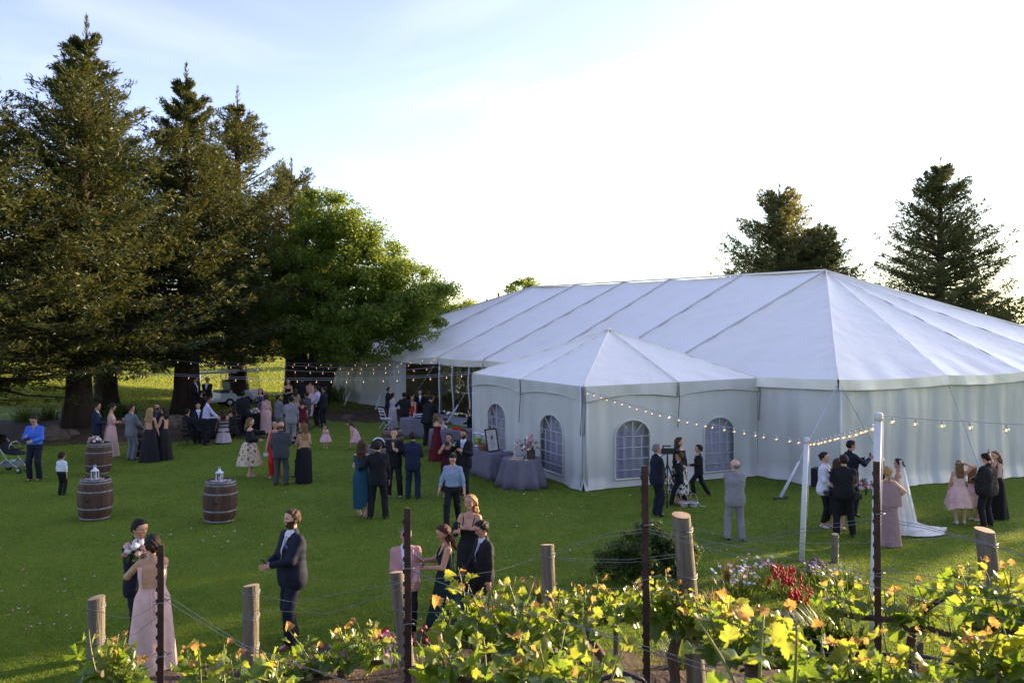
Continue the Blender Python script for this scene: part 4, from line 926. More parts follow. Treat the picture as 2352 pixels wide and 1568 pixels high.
        part('waistcoat' if wear == 'vest' else 'jacket', pr, c, [lambda X, Y, Z: np.minimum(lo_-T(X, Y, Z)[2], .2), vcut]+([lambda X, Y, Z: np.clip(np.abs(T(X, Y, Z)[0])-.165*build, -.2, .2)] if wear == 'vest' else []))
        if wear != 'vest':
            for sg in (-1, 1):     # lapels
                R_ = []
                for z in np.linspace(.50, c0 if wear != 'suit_open' else .12, 6):
                    w_ = wv*np.clip((z-c0)/(.50-c0), 0, 1) if wear != 'suit_open' else .03+.05*max(0, (z+.1)/.5); y_ = max(front_y(z), .05)+.037; wd = .042*(1-abs((z-.36)/.34))+.008
                    p_ = pc+up*z+rt*sg*w_+fw*y_; R_.append([p_, p_+rt*sg*wd*0.5+fw*.003, p_+rt*sg*wd-fw*.012, p_+rt*sg*wd*.5-fw*.02])
                MB().rings(R_).obj('lapel', c, root)
        if (extra or {}).get('square'):
            p_ = pc+up*.37+rt*-.10+fw*(front_y(.37)+.028); MB().add([p_-rt*.022, p_+rt*.022, p_+rt*.018+up*.03, p_+up*.042, p_-rt*.016+up*.026], [(0, 1, 2, 3, 4)]).obj('pocket_square', extra['square'], root)
        if (extra or {}).get('boutonniere'):
            p_ = pc+up*.42+rt*-.09+fw*(front_y(.40)+.03); MB().ball(p_, .022).ball(p_-up*.03, .012, mi=1).obj('boutonniere', [ROSE, mat('stem_green', (0.05, 0.10, 0.03))], root)
    elif wear in ('shirt', 'tee', 'tunic'):
        trousers(c2 or BLACK, 1.0 if wear != 'tunic' else 0.86, 0.045 if wear != 'tunic' else .13); shoes(shoe or SHOEB)
        fr = {'shirt': 1.0, 'tee': .55, 'tunic': .78}[wear]; lo_ = {'shirt': .045, 'tee': .02, 'tunic': -.16}[wear]
        def vn(X, Y, Z):
            x, y, z = T(X, Y, Z); return np.clip(np.minimum(y-.01, .05*np.clip((z-.42)/.12, -1, 1.4)-np.abs(x)), -.2, .2)
        upper('shirt', c, .015 if wear != 'tunic' else .022, lo_, fr, [vn] if wear != 'tee' else [], neck=wear != 'tunic')
        if wear == 'shirt':
            MB().rings([[pc+up*z+rt*math.sin(a)*(TOR[sex][1][1]*build+.122*build)+fw*math.cos(a)*.125*build for a in np.linspace(0, 2*PI, 25)[:-1]] for z in (.035, .065)], cap=False).obj('belt', SHOEBR if (extra or {}).get('belt') else SHOEB, root)
            for i in range(6):
                z = .44-.065*i; MB().ball(pc+up*z+fw*(max(front_y(z), .05)+.027), .007, 6, 3).obj('button', WHITE, root) if hp > 140 else None
    elif wear in ('gown', 'tea', 'jumpsuit', 'skirt'):
        cb = c2 or c; bl = {'strapless': .39, 'thin': .40, 'wide': .46, 'sleeve': .50, 'halter': .47, 'one': .47, 'cold': .40, 'cape': .50, 'cap': .49, 'backless': .44, 'shawl': .47}[strap]
        def neckcut(X, Y, Z):
            x, y, z = T(X, Y, Z); t_ = z-bl
            if strap in ('wide', 'thin', 'cold', 'backless', 'halter', 'one', 'cap'):
                w_ = {'wide': .085, 'thin': .20, 'cold': .20, 'backless': .10, 'halter': .05, 'one': .0, 'cap': .06}[strap]
                vn_ = np.minimum(w_-np.abs(x), z-(bl-.10 if strap != 'halter' else .49)) if strap != 'one' else x*0.8+z-.46
                t_ = np.maximum(t_, np.clip(vn_, -.2, .2)) if strap != 'thin' else t_
            if strap in ('backless', 'halter'): t_ = np.maximum(t_, np.minimum(-y-.0, np.minimum(z-.12, .115-np.abs(x))))
            return np.clip(t_+0*y, -.2, .2)
        pr = torso(J, P, .009)
        if strap in ('wide', 'sleeve', 'cap', 'one', 'halter', 'backless', 'cape', 'shawl'): pr += yoke(.004)
        if strap in ('sleeve', 'shawl'):
            for n in 'LR': pr += sleeve(n, .006 if strap == 'sleeve' else .03, 1.02 if strap == 'sleeve' else .85)
        if strap == 'cap':
            for n in 'LR': pr += sleeve(n, .006, .3)
        part('bodice', pr, cb, [neckcut, lambda X, Y, Z: np.minimum(.055-T(X, Y, Z)[2], .2)])
        if strap in ('thin', 'cold', 'wide'):
            for sg in (-1, 1): MB().tube([pc+up*.36+rt*sg*.085+fw*.125, pc+up*.52+rt*sg*.10+fw*.03, pc+up*.53+rt*sg*.10-fw*.03, pc+up*.36+rt*sg*.08-fw*.105], .008 if strap != 'wide' else .016, 5).obj('strap', cb, root)
        if strap == 'cold':
            for n in 'LR': part('sleeve', [(J['sh'+n]*.45+J['el'+n]*.55, J['el'+n], .072, .075, .02)], cb)
        if strap == 'one': MB().tube([pc+up*.13+rt*.10-fw*.105, pc+up*.34+rt*.02-fw*.125, pc+up*.50-rt*.11-fw*.06, pc+up*.545-rt*.12, pc+up*.42-rt*.10+fw*.11], .026, 6, flat=.5).obj('strap', cb, root)
        if wear == 'jumpsuit': trousers(c, 1.08); shoes(shoe or SHOEN, .05)
        else:
            rnd = random.Random(int(px*7+py)); ph = [rnd.uniform(0, 6.3) for _ in range(5)]; zt_ = pc[2]+.14; zb = hem; n_ = 56; m_ = 18; R_ = []
            wx, wy = (.146, .114) if sex == 'f' else (.17, .135)
            wx *= build; wy *= build
            for i in range(m_+1):
                t = i/m_; z = zt_+(zb-zt_)*t; drop = zt_-z
                fit = 1-(1-np.clip(drop/.17, 0, 1))**2; bx, by = wx+(.222*build-wx)*fit, wy+(.168*build-wy)*fit
                th = np.clip((drop-.17)/max(zt_-zb-.17, .05), 0, 1)
                if wear in ('tea', 'skirt') and R > .3: th = np.clip(drop/max(zt_-zb, .05), 0, 1)**.8
                bx += (R-.215)*th; by += (R-.16)*th
                cx = pc+up*.13*(1-min(1, drop/.13)); cx = np.array((cx[0]*(1-t)+hemshift[0]*th, cx[1]*(1-t)+hemshift[1]*th-.01))
                ring = []
                for k_ in range(n_):
                    a = 2*PI*k_/n_; pl = 1+pleat*(0.3+1.6*th)*(math.sin(7*a+ph[0])+.7*math.sin(12*a+ph[1]+.8*t)+.5*math.sin(19*a+ph[2]))
                    zz = z if not (extra or {}).get('hanky') else z-(.10*max(0, math.sin(2*a+.8))*th)
                    if (extra or {}).get('slant'): zz = z+th*(extra['slant'])*max(0, math.cos(a-.3))
                    ring.append((cx[0]+bx*math.cos(a)*pl, cx[1]+by*math.sin(a)*pl, zz))
                R_.append(ring)
            MB().rings(R_, cap=False).obj('skirt', c, root)
            if hem > .06 or shoe: shoes(shoe or SHOEN, .05 if h > 1.4 else 0)
        if (extra or {}).get('sash'):
            MB().rings([[pc+up*z+rt*math.cos(a)*(wx+.014)+fw*math.sin(a)*(wy+.014) for a in np.linspace(0, 2*PI, 25)[:-1]] for z in (.10, .165)], cap=False).obj('sash', extra['sash'], root)
            b0 = pc+up*.13-fw*(wy+.02); MB().tube([b0+rt*.03, b0+rt*.05-up*.25-fw*.05, b0+rt*.04-up*.62-fw*.07], [.02, .022, .028], 6, flat=.3).tube([b0-rt*.0, b0-rt*.0-up*.2-fw*.055, b0+rt*.0-up*.5-fw*.075], [.02, .022, .026], 6, flat=.3).obj('sash_tail', extra['sash'], root)
        if strap == 'cape':
            R_ = []
            for i in range(8):
                t = i/7; z = .53-.56*t; r1 = .085+.185*min(1, t*2.0)**.6+.05*t; r2 = .08+.07*min(1, t*2)+.06*t
                R_.append([pc+up*z+rt*math.cos(a)*r1*(1+.04*math.sin(9*a)*t)+fw*math.sin(a)*r2*(1+.04*math.sin(11*a)*t)-fw*.01 for a in np.linspace(0, 2*PI, 37)[:-1]])
            MB().rings(R_, cap=False).obj('cape', c, root)
    PEOPLE.append(info); return info
def W(info, v): return np.array(info['M'] @ Vector(v))
# ------------------------------------------------------------------ the guests (foot point and crown of each head in frame pixels)
NR = ((-.10, 0), (.10, 0)); WALK = ((-.07, .27), (.07, -.27)); WALK2 = ((-.07, -.27), (.07, .27)); STEP = ((-.10, .08), (.11, -.06)); WIDE = ((-.17, 0), (.17, 0.02)); SIT = ((-.11, .44), (.11, .46))
P_ = {}
def who(key, *a, **k): P_[key] = person(*a, **k); return P_[key]
# by the stroller
who('blue_shirt', 80, 1103, 'man in bright blue shirt and dark trousers beside the stroller', top=953, face=178, wear='shirt', c=SKYB, c2=NAVYD, shoe=SHOEBR, arms=('hold', (.10, .27, 1.20)), hpitch=28, feet=((-.13, 0), (.13, 0)), extra={'belt': 1})
who('boy', 142, 1137, 'small boy in white shirt and black trousers near the barrels', top=1039, face=12, wear='shirt', c=WHITE, c2=BLACK, hair=('short', 'dark'), arms=((-.27, .06, .80), (.25, -.02, .84)))
who('blue_suit', 222, 1050, 'man in blue suit facing the woman in blush gown', top=925, face=75, wear='suit', c=NAVY, arms=('down', 'hold'), hpitch=8)
who('pink_gown', 255, 1048, 'woman in pleated blush gown reading a phone beside the boulders', top=927, face=70, sex='f', wear='gown', c=BLUSH, strap='cap', arms=('phone', 'phone'), hpitch=22, hair=('updo', 'dark'), pleat=.035)
who('grey_barrel', 301, 1056, 'man in mid grey suit leaning on a barrel', top=930, face=28, wear='suit', c=GREY, shoe=SHOEBR, arms=('relax', (.2, .3, .98)), hyaw=30)
who('blonde_black', 345, 1059, 'blonde woman in long backless black gown', top=937, face=10, sex='f', skin='t', wear='gown', c=BLACK2, strap='backless', hair=('long', 'blonde'), arms=('hold', 'relax'), R=.34)
who('behind_black', 362, 1044, 'bearded man in dark suit talking with two women in black gowns', top=926, face=185, wear='suit', c=BLACK, arms=('hold', 'down'), beard=True, extra={'shirt': GREYD})
who('brunette_black', 377, 1056, 'dark haired woman in slim black gown turned to her group', top=936, face=-80, sex='f', wear='gown', c=BLACK2, strap='halter', hair=('half', 'dark'), arms=('hold', 'hold'), R=.24)
# at the dark tables under the trees
who('sit_a', 430, 1022, 'seated man in black suit with his back to the lawn', h=1.74, face=30, wear='suit', c=BLACK, seat=True, feet=SIT, arms=('table', 'table'), hair=('short', 'black'))
who('sit_b', 455, 1004, 'seated man in dark suit and pale shirt behind the serving man', h=1.76, face=150, wear='suit', c=NAVYD, seat=True, feet=SIT, arms=('table', 'table'), tie='silver')
who('server', 472, 1022, 'man in pale lilac shirt bending over the seated table', top=911, face=62, wear='shirt', c=LILAC, c2=BLACK, skin='d', hair=('fade', 'black'), arms=((-.05, .42, 1.05), (.2, .40, 1.02)), lean=8, feet=STEP, extra=None)
who('sit_shawl', 513, 1018, 'seated woman in silvery pink wrap gown with bare shoulders', h=1.66, face=-20, sex='f', wear='gown', c=SILV, strap='strapless', seat=True, feet=((-.1, .3), (.1, .3)), hair=('half', 'brown'), arms=((-.3, .35, .92), 'table'), hem=.06, R=.3)
who('sit_dark', 535, 1005, 'seated dark haired woman in black beside the table edge', h=1.64, face=-60, sex='f', wear='gown', c=BLACK, strap='thin', seat=True, feet=((-.1, .3), (.1, .3)), hair=('half', 'dark'), arms=('table', 'drink'), hem=.2, R=.26)
who('stand_dark', 558, 1001, 'standing man in black suit seen from behind at the table', top=898, face=-8, wear='suit', c=BLACK, skin='d', hair=('fade', 'black'), arms=('relax', 'hold'), build=1.08)
who('tree_man', 447, 962, 'man in dark suit and open pale shirt leaning by the massive trunk', top=864, face=90, wear='suit_open', c=BLACK, arms=('hold', 'low'), hair=('short', 'dark'), hpitch=18)
who('cart_man', 476, 957, 'man in dark suit standing in front of a golf cart', top=866, face=180, wear='suit', c=BLACK, skin='d', arms=('clasp', 'clasp'), hair=('fade', 'black'))
who('navy_floral', 598, 983, 'woman in navy floral dress with long black hair', top=892, face=178, sex='f', wear='tea', c=FLORN, strap='sleeve', hair=('long', 'black'), arms=('down', 'drink'), hem=.4, R=.26)
who('one_shoulder', 611, 995, 'woman in blush one shoulder gown with bare back', top=905, face=-5, sex='f', skin='t', wear='gown', c=BLUSH, strap='one', hair=('bob', 'brown'), arms=('relax', 'down'), extra={'sash': BLUSH}, R=.24)
who('grey_a', 640, 1002, 'young man in grey suit with dark beard looking sideways', top=908, face=35, wear='suit', c=GREY, beard=True, hair=('short', 'black'), arms=('relax', 'hold'), hyaw=35)
who('grey_b', 668, 1020, 'tall man in pale grey suit seen from behind', top=910, face=-8, wear='suit', c=GREYW, arms=('hold', 'relax'), hyaw=-35, skin='d', hair=('short', 'black'))
who('red_lace', 695, 998, 'woman in dark red lace dress', top=917, face=-6, sex='f', wear='tea', c=WINE, strap='cap', hair=('bob', 'brown'), arms=('relax', 'relax'), hem=.42, R=.22)
who('dark_tall', 704, 990, 'man in charcoal suit beside the woman in red lace', top=900, face=-50, wear='suit', c=GREYD, arms=('hold', 'relax'), hair=('short', 'dark'))
who('tan_woman', 679, 972, 'woman in tan patterned dress under the oak', top=892, face=-5, sex='f', wear='tea', c=TAN, strap='sleeve', hair=('half', 'brown'), arms=('relax', 'hold'), hem=.3)
who('black_top', 662, 955, 'woman in black dress with loose brown hair under the oak', top=871, face=170, sex='f', skin='l', wear='gown', c=BLACK, strap='thin', hair=('long', 'brown'), arms=('phone', 'hold'))
who('dark_bald', 694, 955, 'man in black suit with shaved head under the oak', top=865, face=-35, wear='suit', c=BLACK, hair=('fade', 'dark'), arms=('hold', 'relax'))
who('blush_far', 712, 955, 'woman in blush gown with bare back beside the oak stems', top=870, face=5, sex='f', wear='gown', c=BLUSH, strap='backless', hair=('updo', 'dark'), arms=('hip', 'relax'), R=.22, extra={'sash': BLUSH})
who('lilac_far', 729, 978, 'man in pale pink shirt holding a plate', top=886, face=-80, wear='shirt', c=LILAC, c2=BLACK, arms=('low', 'low'), hair=('short', 'black'), skin='d', shoe=SHOEBR)
who('groomsman_far', 744, 981, 'man in black suit with boutonniere facing the oak', top=887, face=-75, wear='suit', c=BLACK, arms=('low', 'down'), hair=('short', 'dark'), extra={'boutonniere': 1})
# middle of the lawn
who('floral_skirt', 573, 1095, 'woman in cream floral tea skirt and black wrap', top=960, face=80, sex='f', skin='l', wear='tea', c=FLOR, c2=BLACK, strap='shawl', hair=('half', 'light'), arms=((-.18, .48, 1.30), 'hold'), hem=.37, R=.36, hpitch=12, pleat=.03)
who('red_suit', 632, 1097, 'woman in red jumpsuit behind the man with shaved head', top=966, face=182, sex='f', wear='jumpsuit', c=RED, strap='wide', hair=('half', 'dark'), arms=('down', 'relax'))
who('bald_back', 645, 1114, 'man with shaved head in charcoal suit, hands in pockets', top=969, face=2, wear='suit', c=GREYD, hair=('bald', 'light'), arms=('pocket', 'hold'), feet=((-.14, 0), (.14, 0)), build=1.1)
who('gold_top', 698, 1109, 'woman in gold sequin top and long black skirt, ombre hair', top=972, face=-32, sex='f', wear='gown', c=BLACK, c2=GOLD, strap='halter', hair=('long', 'ombre'), arms=('hold', 'hold'), R=.22)
who('dark_behind', 694, 1094, 'man in black suit partly hidden behind the ombre haired woman', top=968, face=-95, wear='suit', c=BLACK, arms=('hold', 'drink'), hair=('short', 'dark'), feet=((-.1, .15), (.1, -.1)))
who('girl_bow', 748, 1029, 'toddler girl in pink floral dress with white hair bow', top=974, face=185, sex='f', skin='l', wear='tea', c=FLORP, strap='cap', hair=('bob', 'brown'), arms=('chest', 'chest'), hem=.50, R=.42, hpitch=25, shoe=SHOEW, extra={'sash': cloth('pink_sash', (0.62, 0.12, 0.20))})
who('girl_run', 817, 1031, 'little girl in pink floral dress stooping as she runs', h=1.12, face=-80, sex='f', skin='l', wear='tea', c=FLORP, strap='thin', hair=('long', 'brown'), arms=('swingf', 'low'), hem=.40, R=.30, lean=32, feet=((-.07, .25), (.07, -.32)), shoe=SHOEB, hpitch=20)
# in front of the marquee
who('navy_far', 893, 975, 'man in dark navy suit looking over the woman in lilac floral', top=889, face=55, wear='suit', c=NAVYD, hair=('fade', 'black'), arms=('relax', 'hold'), hyaw=20)
who('lilac_floral', 902, 981, 'woman in sleeveless lilac floral gown beside white chair', top=903, face=40, sex='f', skin='l', wear='gown', c=FLORL, strap='cap', hair=('updo', 'dark'), arms=('relax', 'hold'), R=.24)
who('black_cup', 929, 997, 'man in black suit lifting a cup, seen from behind', top=901, face=-5, wear='suit', c=BLACK, hair=('short', 'black'), arms=((-.24, .26, 1.30), 'hold'))
who('sit_red', 947, 972, 'seated woman in red dress with long dark hair', h=1.62, face=180, sex='f', wear='tea', c=RED, strap='wide', seat=True, feet=((-.1, .3), (.1, .3)), hair=('long', 'dark'), arms=('table', 'table'), hem=.2)
who('vest_peach', 965, 968, 'man in black waistcoat and peach bow tie by the dark entrance', top=896, face=178, wear='suit', c=BLACK, tie='bow_pink', skin='l', hair=('short', 'brown'), arms=('pocket', 'down'), extra={'boutonniere': 1}, vopen=.1)
who('navy_back', 984, 968, 'man in navy suit seen from behind at the dark entrance', top=898, face=-25, wear='suit', c=NAVYD, hair=('fade', 'brown'), arms=('hold', 'relax'))
who('bending', 981, 1024, 'man in black suit bending over the gifts table', h=1.86, face=35, wear='suit', c=BLACK, hair=('fade', 'black'), lean=16, arms=('fwd', 'fwd'), hpitch=18, build=1.05)
who('wine_gown', 1003, 1057, 'woman in burgundy gown taking a photograph', top=951, face=62, sex='f', skin='l', wear='gown', c=WINE, strap='strapless', hair=('bob', 'light'), arms=((-.02, .26, 1.46), (.06, .24, 1.46)), R=.30, pleat=.03)
who('tent_corner', 1081, 1026, 'groomsman with boutonniere half hidden behind the pagoda tent', top=940, face=-70, wear='suit', c=BLACK, hair=('short', 'black'), arms=('hold', 'down'), extra={'boutonniere': 1})
who('hand_face', 905, 1141, 'man in black velvet jacket with a hand at his mouth', top=985, face=172, wear='suit', c=BLACK, skin='l', hair=('short', 'brown'), arms=('drink', (.02, .17, 1.50)), feet=((-.16, .05), (.14, -.02)), tie='black', extra={'shirt': GREYD})
who('navy_mid', 948, 1145, 'man in navy suit seen from behind facing the velvet jacket', top=992, face=4, wear='suit', c=NAVY, skin='l', hair=('short', 'dark'), arms=('hold', 'hold'), feet=((-.13, 0), (.13, 0)))
who('teal', 832, 1187, 'woman in teal draped dress embraced by man in black', top=1011, face=10, sex='f', skin='l', wear='tea', c=TEAL, strap='cap', hair=('long', 'brown'), arms=('hold', (.30, .02, 1.04)), hem=.22, R=.19, feet=STEP, extra={'slant': .2}, pleat=.03)
who('hug_man', 868, 1191, 'man in black suit with his arm round the woman in teal', top=1013, face=-4, wear='suit', c=BLACK, skin='l', hair=('short', 'dark'), arms=((-.42, .10, 1.10), 'relax'), feet=WIDE, hyaw=22)
who('wine_cam', 1031, 1140, 'woman in dark burgundy dress taking a photograph beside the man with phone', top=996, face=185, sex='f', skin='t', wear='tea', c=WINED, strap='thin', hair=('updo', 'black'), arms=((-.04, .24, 1.42), (.06, .28, 1.46)), hem=.16, R=.2)
who('phone_man', 1066, 1143, 'bearded man in black suit and lilac tie holding up a phone', top=985, face=-155, wear='suit', c=BLACK, tie='lilac', beard=True, hair=('short', 'black'), arms=('drink', (.10, .36, 1.38)), hpitch=10, feet=STEP)
who('chambray', 1040, 1206, 'man in glasses and pale striped blue shirt walking across the lawn', top=1039, face=-165, wear='shirt', c=STRIPE, c2=BLACK, skin='l', hair=('short', 'black'), arms=((-.31, .04, .86), (.30, .18, .84)), feet=((-.07, -.26), (.07, .26)), hpitch=25, glasses=True, hyaw=-15)
# nearest the vineyard
who('rose_jacket', 932, 1462, 'man in dusty pink jacket and bow tie behind the rusty post', top=1213, face=168, wear='suit_open', c=ROSE, c2=BLACK, tie='bow_pink', hair=('fade', 'grey'), arms=('low', 'low'), build=1.08)
who('green_gown', 1024, 1463, 'woman in bottle green gown reading a phone, wavy auburn hair', top=1205, face=-108, sex='f', skin='t', wear='gown', c=GREEND, strap='wide', hair=('wavy', 'auburn'), arms=((-.02, .30, 1.12), (.10, .34, 1.20)), hpitch=20, R=.34, pleat=.03)
who('blonde_glass', 1080, 1386, 'blonde woman in cold shoulder black dress holding a glass', top=1137, face=198, sex='f', skin='t', wear='gown', c=BLACK, strap='cold', hair=('wavy', 'blonde'), arms=('down', (.12, .26, 1.22)), hyaw=10, R=.22)
who('bun_man', 1111, 1450, 'man with hair tied back in dark suit and silver tie', top=1195, face=-118, wear='suit', c=BLACK2, tie='silver', hair=('bun', 'black'), arms=('down', 'low'), hpitch=20)
who('glass_man', 671, 1477, 'bearded man in navy suit with floral tie holding phone and flute', top=1171, face=-134, wear='suit', c=NAVYD, tie='floral', skin='l', beard=True, hair=('short', 'brown'), shoe=SHOEBR, arms=((-.05, .33, 1.10), (.06, .30, 1.10)), feet=((-.13, .10), (.13, -.10)), extra={'square': cloth('blue_square', (0.10, 0.17, 0.55))}, build=1.12)
who('couple_man', 318, 1492, 'man in dark suit embracing the woman with the bouquet', top=1193, face=115, wear='suit', c=NAVYD, tie='pink', hair=('short', 'black'), arms=((-.1, .30, 1.10), (.02, .36, .98)), hpitch=12)
who('couple_woman', 350, 1537, 'woman in pale blush backless gown raising a bouquet', top=1229, face=-20, sex='f', skin='t', wear='gown', c=BLUSH, strap='backless', hair=('updo', 'dark'), arms=((-.24, .36, 1.28), (-.08, .40, 1.34)), hyaw=-15, extra={'sash': BLUSH}, R=.30, pleat=.03)
# beside the pagoda tent
who('father', 1509, 1184, 'man in dark suit with boutonniere and clasped hands by the pagoda', top=1020, face=75, wear='suit', c=NAVYD, tie='navy', hair=('short', 'grey'), arms=('clasp', 'clasp'), extra={'boutonniere': 1, 'shirt': CREAMB}, build=1.12)
who('floral_bw', 1560, 1156, 'woman in black top and black and white floral skirt', top=1005, face=150, sex='f', skin='l', wear='tea', c=FLORB, c2=BLACK, strap='sleeve', hair=('half', 'brown'), arms=('down', 'relax'), hem=.28, R=.28, hyaw=-55)
who('boy_a', 1560, 1160, 'boy in black suit striding past the woman in floral skirt', top=1037, face=-88, wear='suit', c=BLACK, hair=('short', 'brown'), arms=((-.12, .24, 1.0), 'swingb'), feet=WALK, tie='black', skin='t', shoe=SHOEBR, pos=None)
who('boy_b', 1605, 1138, 'boy in black suit walking beside the arched window', top=1018, face=-88, wear='suit', c=BLACK, hair=('short', 'black'), arms=('hold', 'down'), feet=((-.07, .16), (.07, -.34)), tie='black', skin='t', shoe=SHOEBR)
who('grey_back', 1688, 1240, 'balding man in pale grey suit seen from behind, hands in front', top=1056, face=2, wear='suit', c=GREYW, skin='l', hair=('bald', 'grey'), arms=('clasp', 'clasp'), feet=((-.16, 0), (.16, 0)), glasses=True, hyaw=-40, build=1.05)
# the photographs at the marquee corner
who('assistant', 1894, 1210, 'woman in white blouse and black leggings with harness straps', top=1039, face=130, sex='f', skin='l', wear='tunic', c=WHITE, c2=BLACK, hair=('bun', 'dark'), arms=('low', 'low'), shoe=SHOEW, build=1.1)
who('photographer', 1938, 1232, 'photographer in black with shaved hair and cameras at his belt', top=1044, face=14, wear='tee', c=BLACK, c2=BLACK, skin='l', hair=('fade', 'dark'), arms=('hold', 'hold'), feet=((-.15, -.02), (.19, .05)), build=1.12)
who('hidden_woman', 1924, 1216, 'brown haired woman hidden behind the photographer', top=1053, face=40, sex='f', skin='l', wear='tea', c=BLACK, strap='sleeve', hair=('half', 'brown'), arms=('hold', 'hold'), hem=.4, shoe=SHOEW, R=.22)
who('phone_groomsman', 1954, 1184, 'tall man in tuxedo with peach bow tie raising a phone', top=1011, face=82, wear='suit', c=NAVYD, tie='bow_pink', hair=('fade', 'black'), arms=((-.02, .44, 1.32), (.08, .42, 1.32)), extra={'boutonniere': 1}, hpitch=6)
who('groom', 2022, 1222, 'groom in navy suit standing close to the bride', top=1050, face=85, wear='suit', c=NAVY, skin='l', hair=('bald', 'dark'), arms=('hold', 'hold'))
who('bride', 2064, 1222, 'bride in white gown with long veil and train', top=1054, face=-60, sex='f', skin='t', wear='gown', c=IVORY, strap='thin', hair=('updo', 'dark'), arms=('hold', (.05, .30, 1.05)), R=.36, pleat=.03)
who('mauve', 2038, 1251, 'blonde woman in mauve cape gown with ponytail', top=1072, face=8, sex='f', skin='l', wear='gown', c=MAUVE, strap='cape', hair=('tail', 'blonde'), arms=('hold', 'hip'), R=.27, pleat=.025)
who('flower_girl', 2203, 1204, 'flower girl in blush handkerchief dress with floral crown', top=1058, face=12, sex='f', skin='t', wear='tea', c=BLUSH, strap='thin', hair=('long', 'light'), arms=('relax', 'hair'), hem=.52, R=.33, pleat=.045, shoe=SHOEW, extra={'hanky': 1, 'sash': BLUSH}, feet=((-.08, -.04), (.14, .05)))
who('flower_girl2', 2236, 1195, 'second girl in blush dress hidden beside the wide man', top=1070, face=60, sex='f', skin='t', wear='tea', c=BLUSH, strap='thin', hair=('long', 'light'), arms=('hold', 'hold'), hem=.52, R=.30, pleat=.045, shoe=SHOEW, extra={'hanky': 1})
who('wide_man', 2268, 1209, 'broad man in loose black suit bending to two girls', top=1041, face=-30, wear='suit', c=BLACK2, hair=('short', 'black'), arms=('hold', 'hold'), hpitch=20, build=1.42, feet=((-.14, 0), (.14, 0)))
who('arm_up', 2288, 1190, 'blonde woman in black shading her face with raised arm', top=1036, face=-100, sex='f', skin='l', wear='gown', c=BLACK, strap='wide', hair=('half', 'light'), arms=('hold', (.10, .14, 1.76)), hpitch=10)
# ------------------------------------------------------------------ barrels
STAVE = mat('oak_stave', (0.095, 0.046, 0.028), 0.7, 0.45, 7, 0.6, 22, stretch=(6, 6, 0.6), tint=0.35); HOOP = mat('hoop_steel', (0.20, 0.19, 0.19), 0.55, 0.4, 14, metal=0.4); BHEAD = mat('barrel_head', (0.06, 0.035, 0.022), 0.8, 0.3, 6)
def brad(z, h=0.92): u = (z/h-0.5)*2; return 0.372-0.064*u*u
NST = 20
def stave_mesh():
    b = MB(); R = []; w = PI/NST*0.972
    for z in np.linspace(0, 0.92, 9):
        r = brad(z); R.append([(rr*math.cos(a), rr*math.sin(a), z) for rr, a in ((r-.03, -w), (r-.004, -w), (r, -w*.86), (r+.001, 0), (r, w*.86), (r-.004, w), (r-.03, w))])
    return b.rings(R).data('stave', STAVE, smooth=False)
STAVE_ME = stave_mesh()
def hoop_mesh(z, wd):
    return MB().rings([[(brad(zz)*k*math.cos(a)+dd*math.cos(a), brad(zz)*k*math.sin(a)+dd*math.sin(a), zz) for a in (2*PI*i/40 for i in range(40))] for zz, k, dd in ((z, 1, -.002), (z, 1, .007), (z+wd, 1, .007), (z+wd, 1, -.002))], cap=False).data('hoop', HOOP)
HOOPS = [hoop_mesh(*q) for q in ((.012, .05), (.245, .045), (.62, .045), (.815, .035), (.862, .052))]
HEADME = MB().lathe([(0.0, .87), (.29, .87), (.29, .885), (.0, .886)], 24, cap=False).data('barrel_head', BHEAD)
BUNG = MB().ball((0, 0, 0), (.028, .012, .028)).data('bung', mat('bung_dark', (0.01, 0.008, 0.007), 0.9))
def barrel(px, py, label, tilt=0.0):
    p = G(px, py); b = thing('wine_barrel', tuple(p), label, 'barrel', 'oak wine barrels set out as stands'); b.rotation_euler = (0, tilt, random.uniform(0, .3))
    for i in range(NST): link('stave', STAVE_ME, b, rz=2*PI*i/NST)
    for m_ in HOOPS: link('hoop', m_, b)
    link('barrel_head', HEADME, b); link('bung', BUNG, b, loc=(-.03, -brad(.46)-.001, .46)); return p
b1 = barrel(218, 1190, 'oak barrel with white lantern, standing before the bouquet barrel', .02); b2 = barrel(226, 1087, 'oak barrel carrying a bouquet and a tumbler', .02); b3 = barrel(504, 1196, 'oak barrel with white lantern standing alone on open lawn', .03)
b4 = barrel(323, 1050, 'oak barrel between the grey suit and the black gowns'); b5 = barrel(868, 1101, 'oak barrel topped by a dark bag, behind the embracing couple'); b6 = barrel(901, 1049, 'oak barrel topped by tumblers, beside the lilac floral gown')
LANT = mat('lantern_white', (0.62, 0.64, 0.68), 0.5, 0.08); PETM = [mat('petal_'+n, c_, 0.7, 0.12) for n, c_ in (('blush', (0.66, 0.42, 0.38)), ('white', (0.72, 0.68, 0.66)), ('rose', (0.58, 0.28, 0.28)))]
GLASSM = glass_mat('glass', (0.9, 0.93, 0.95), 0.35, 0.03); CLEARG = GLASSM
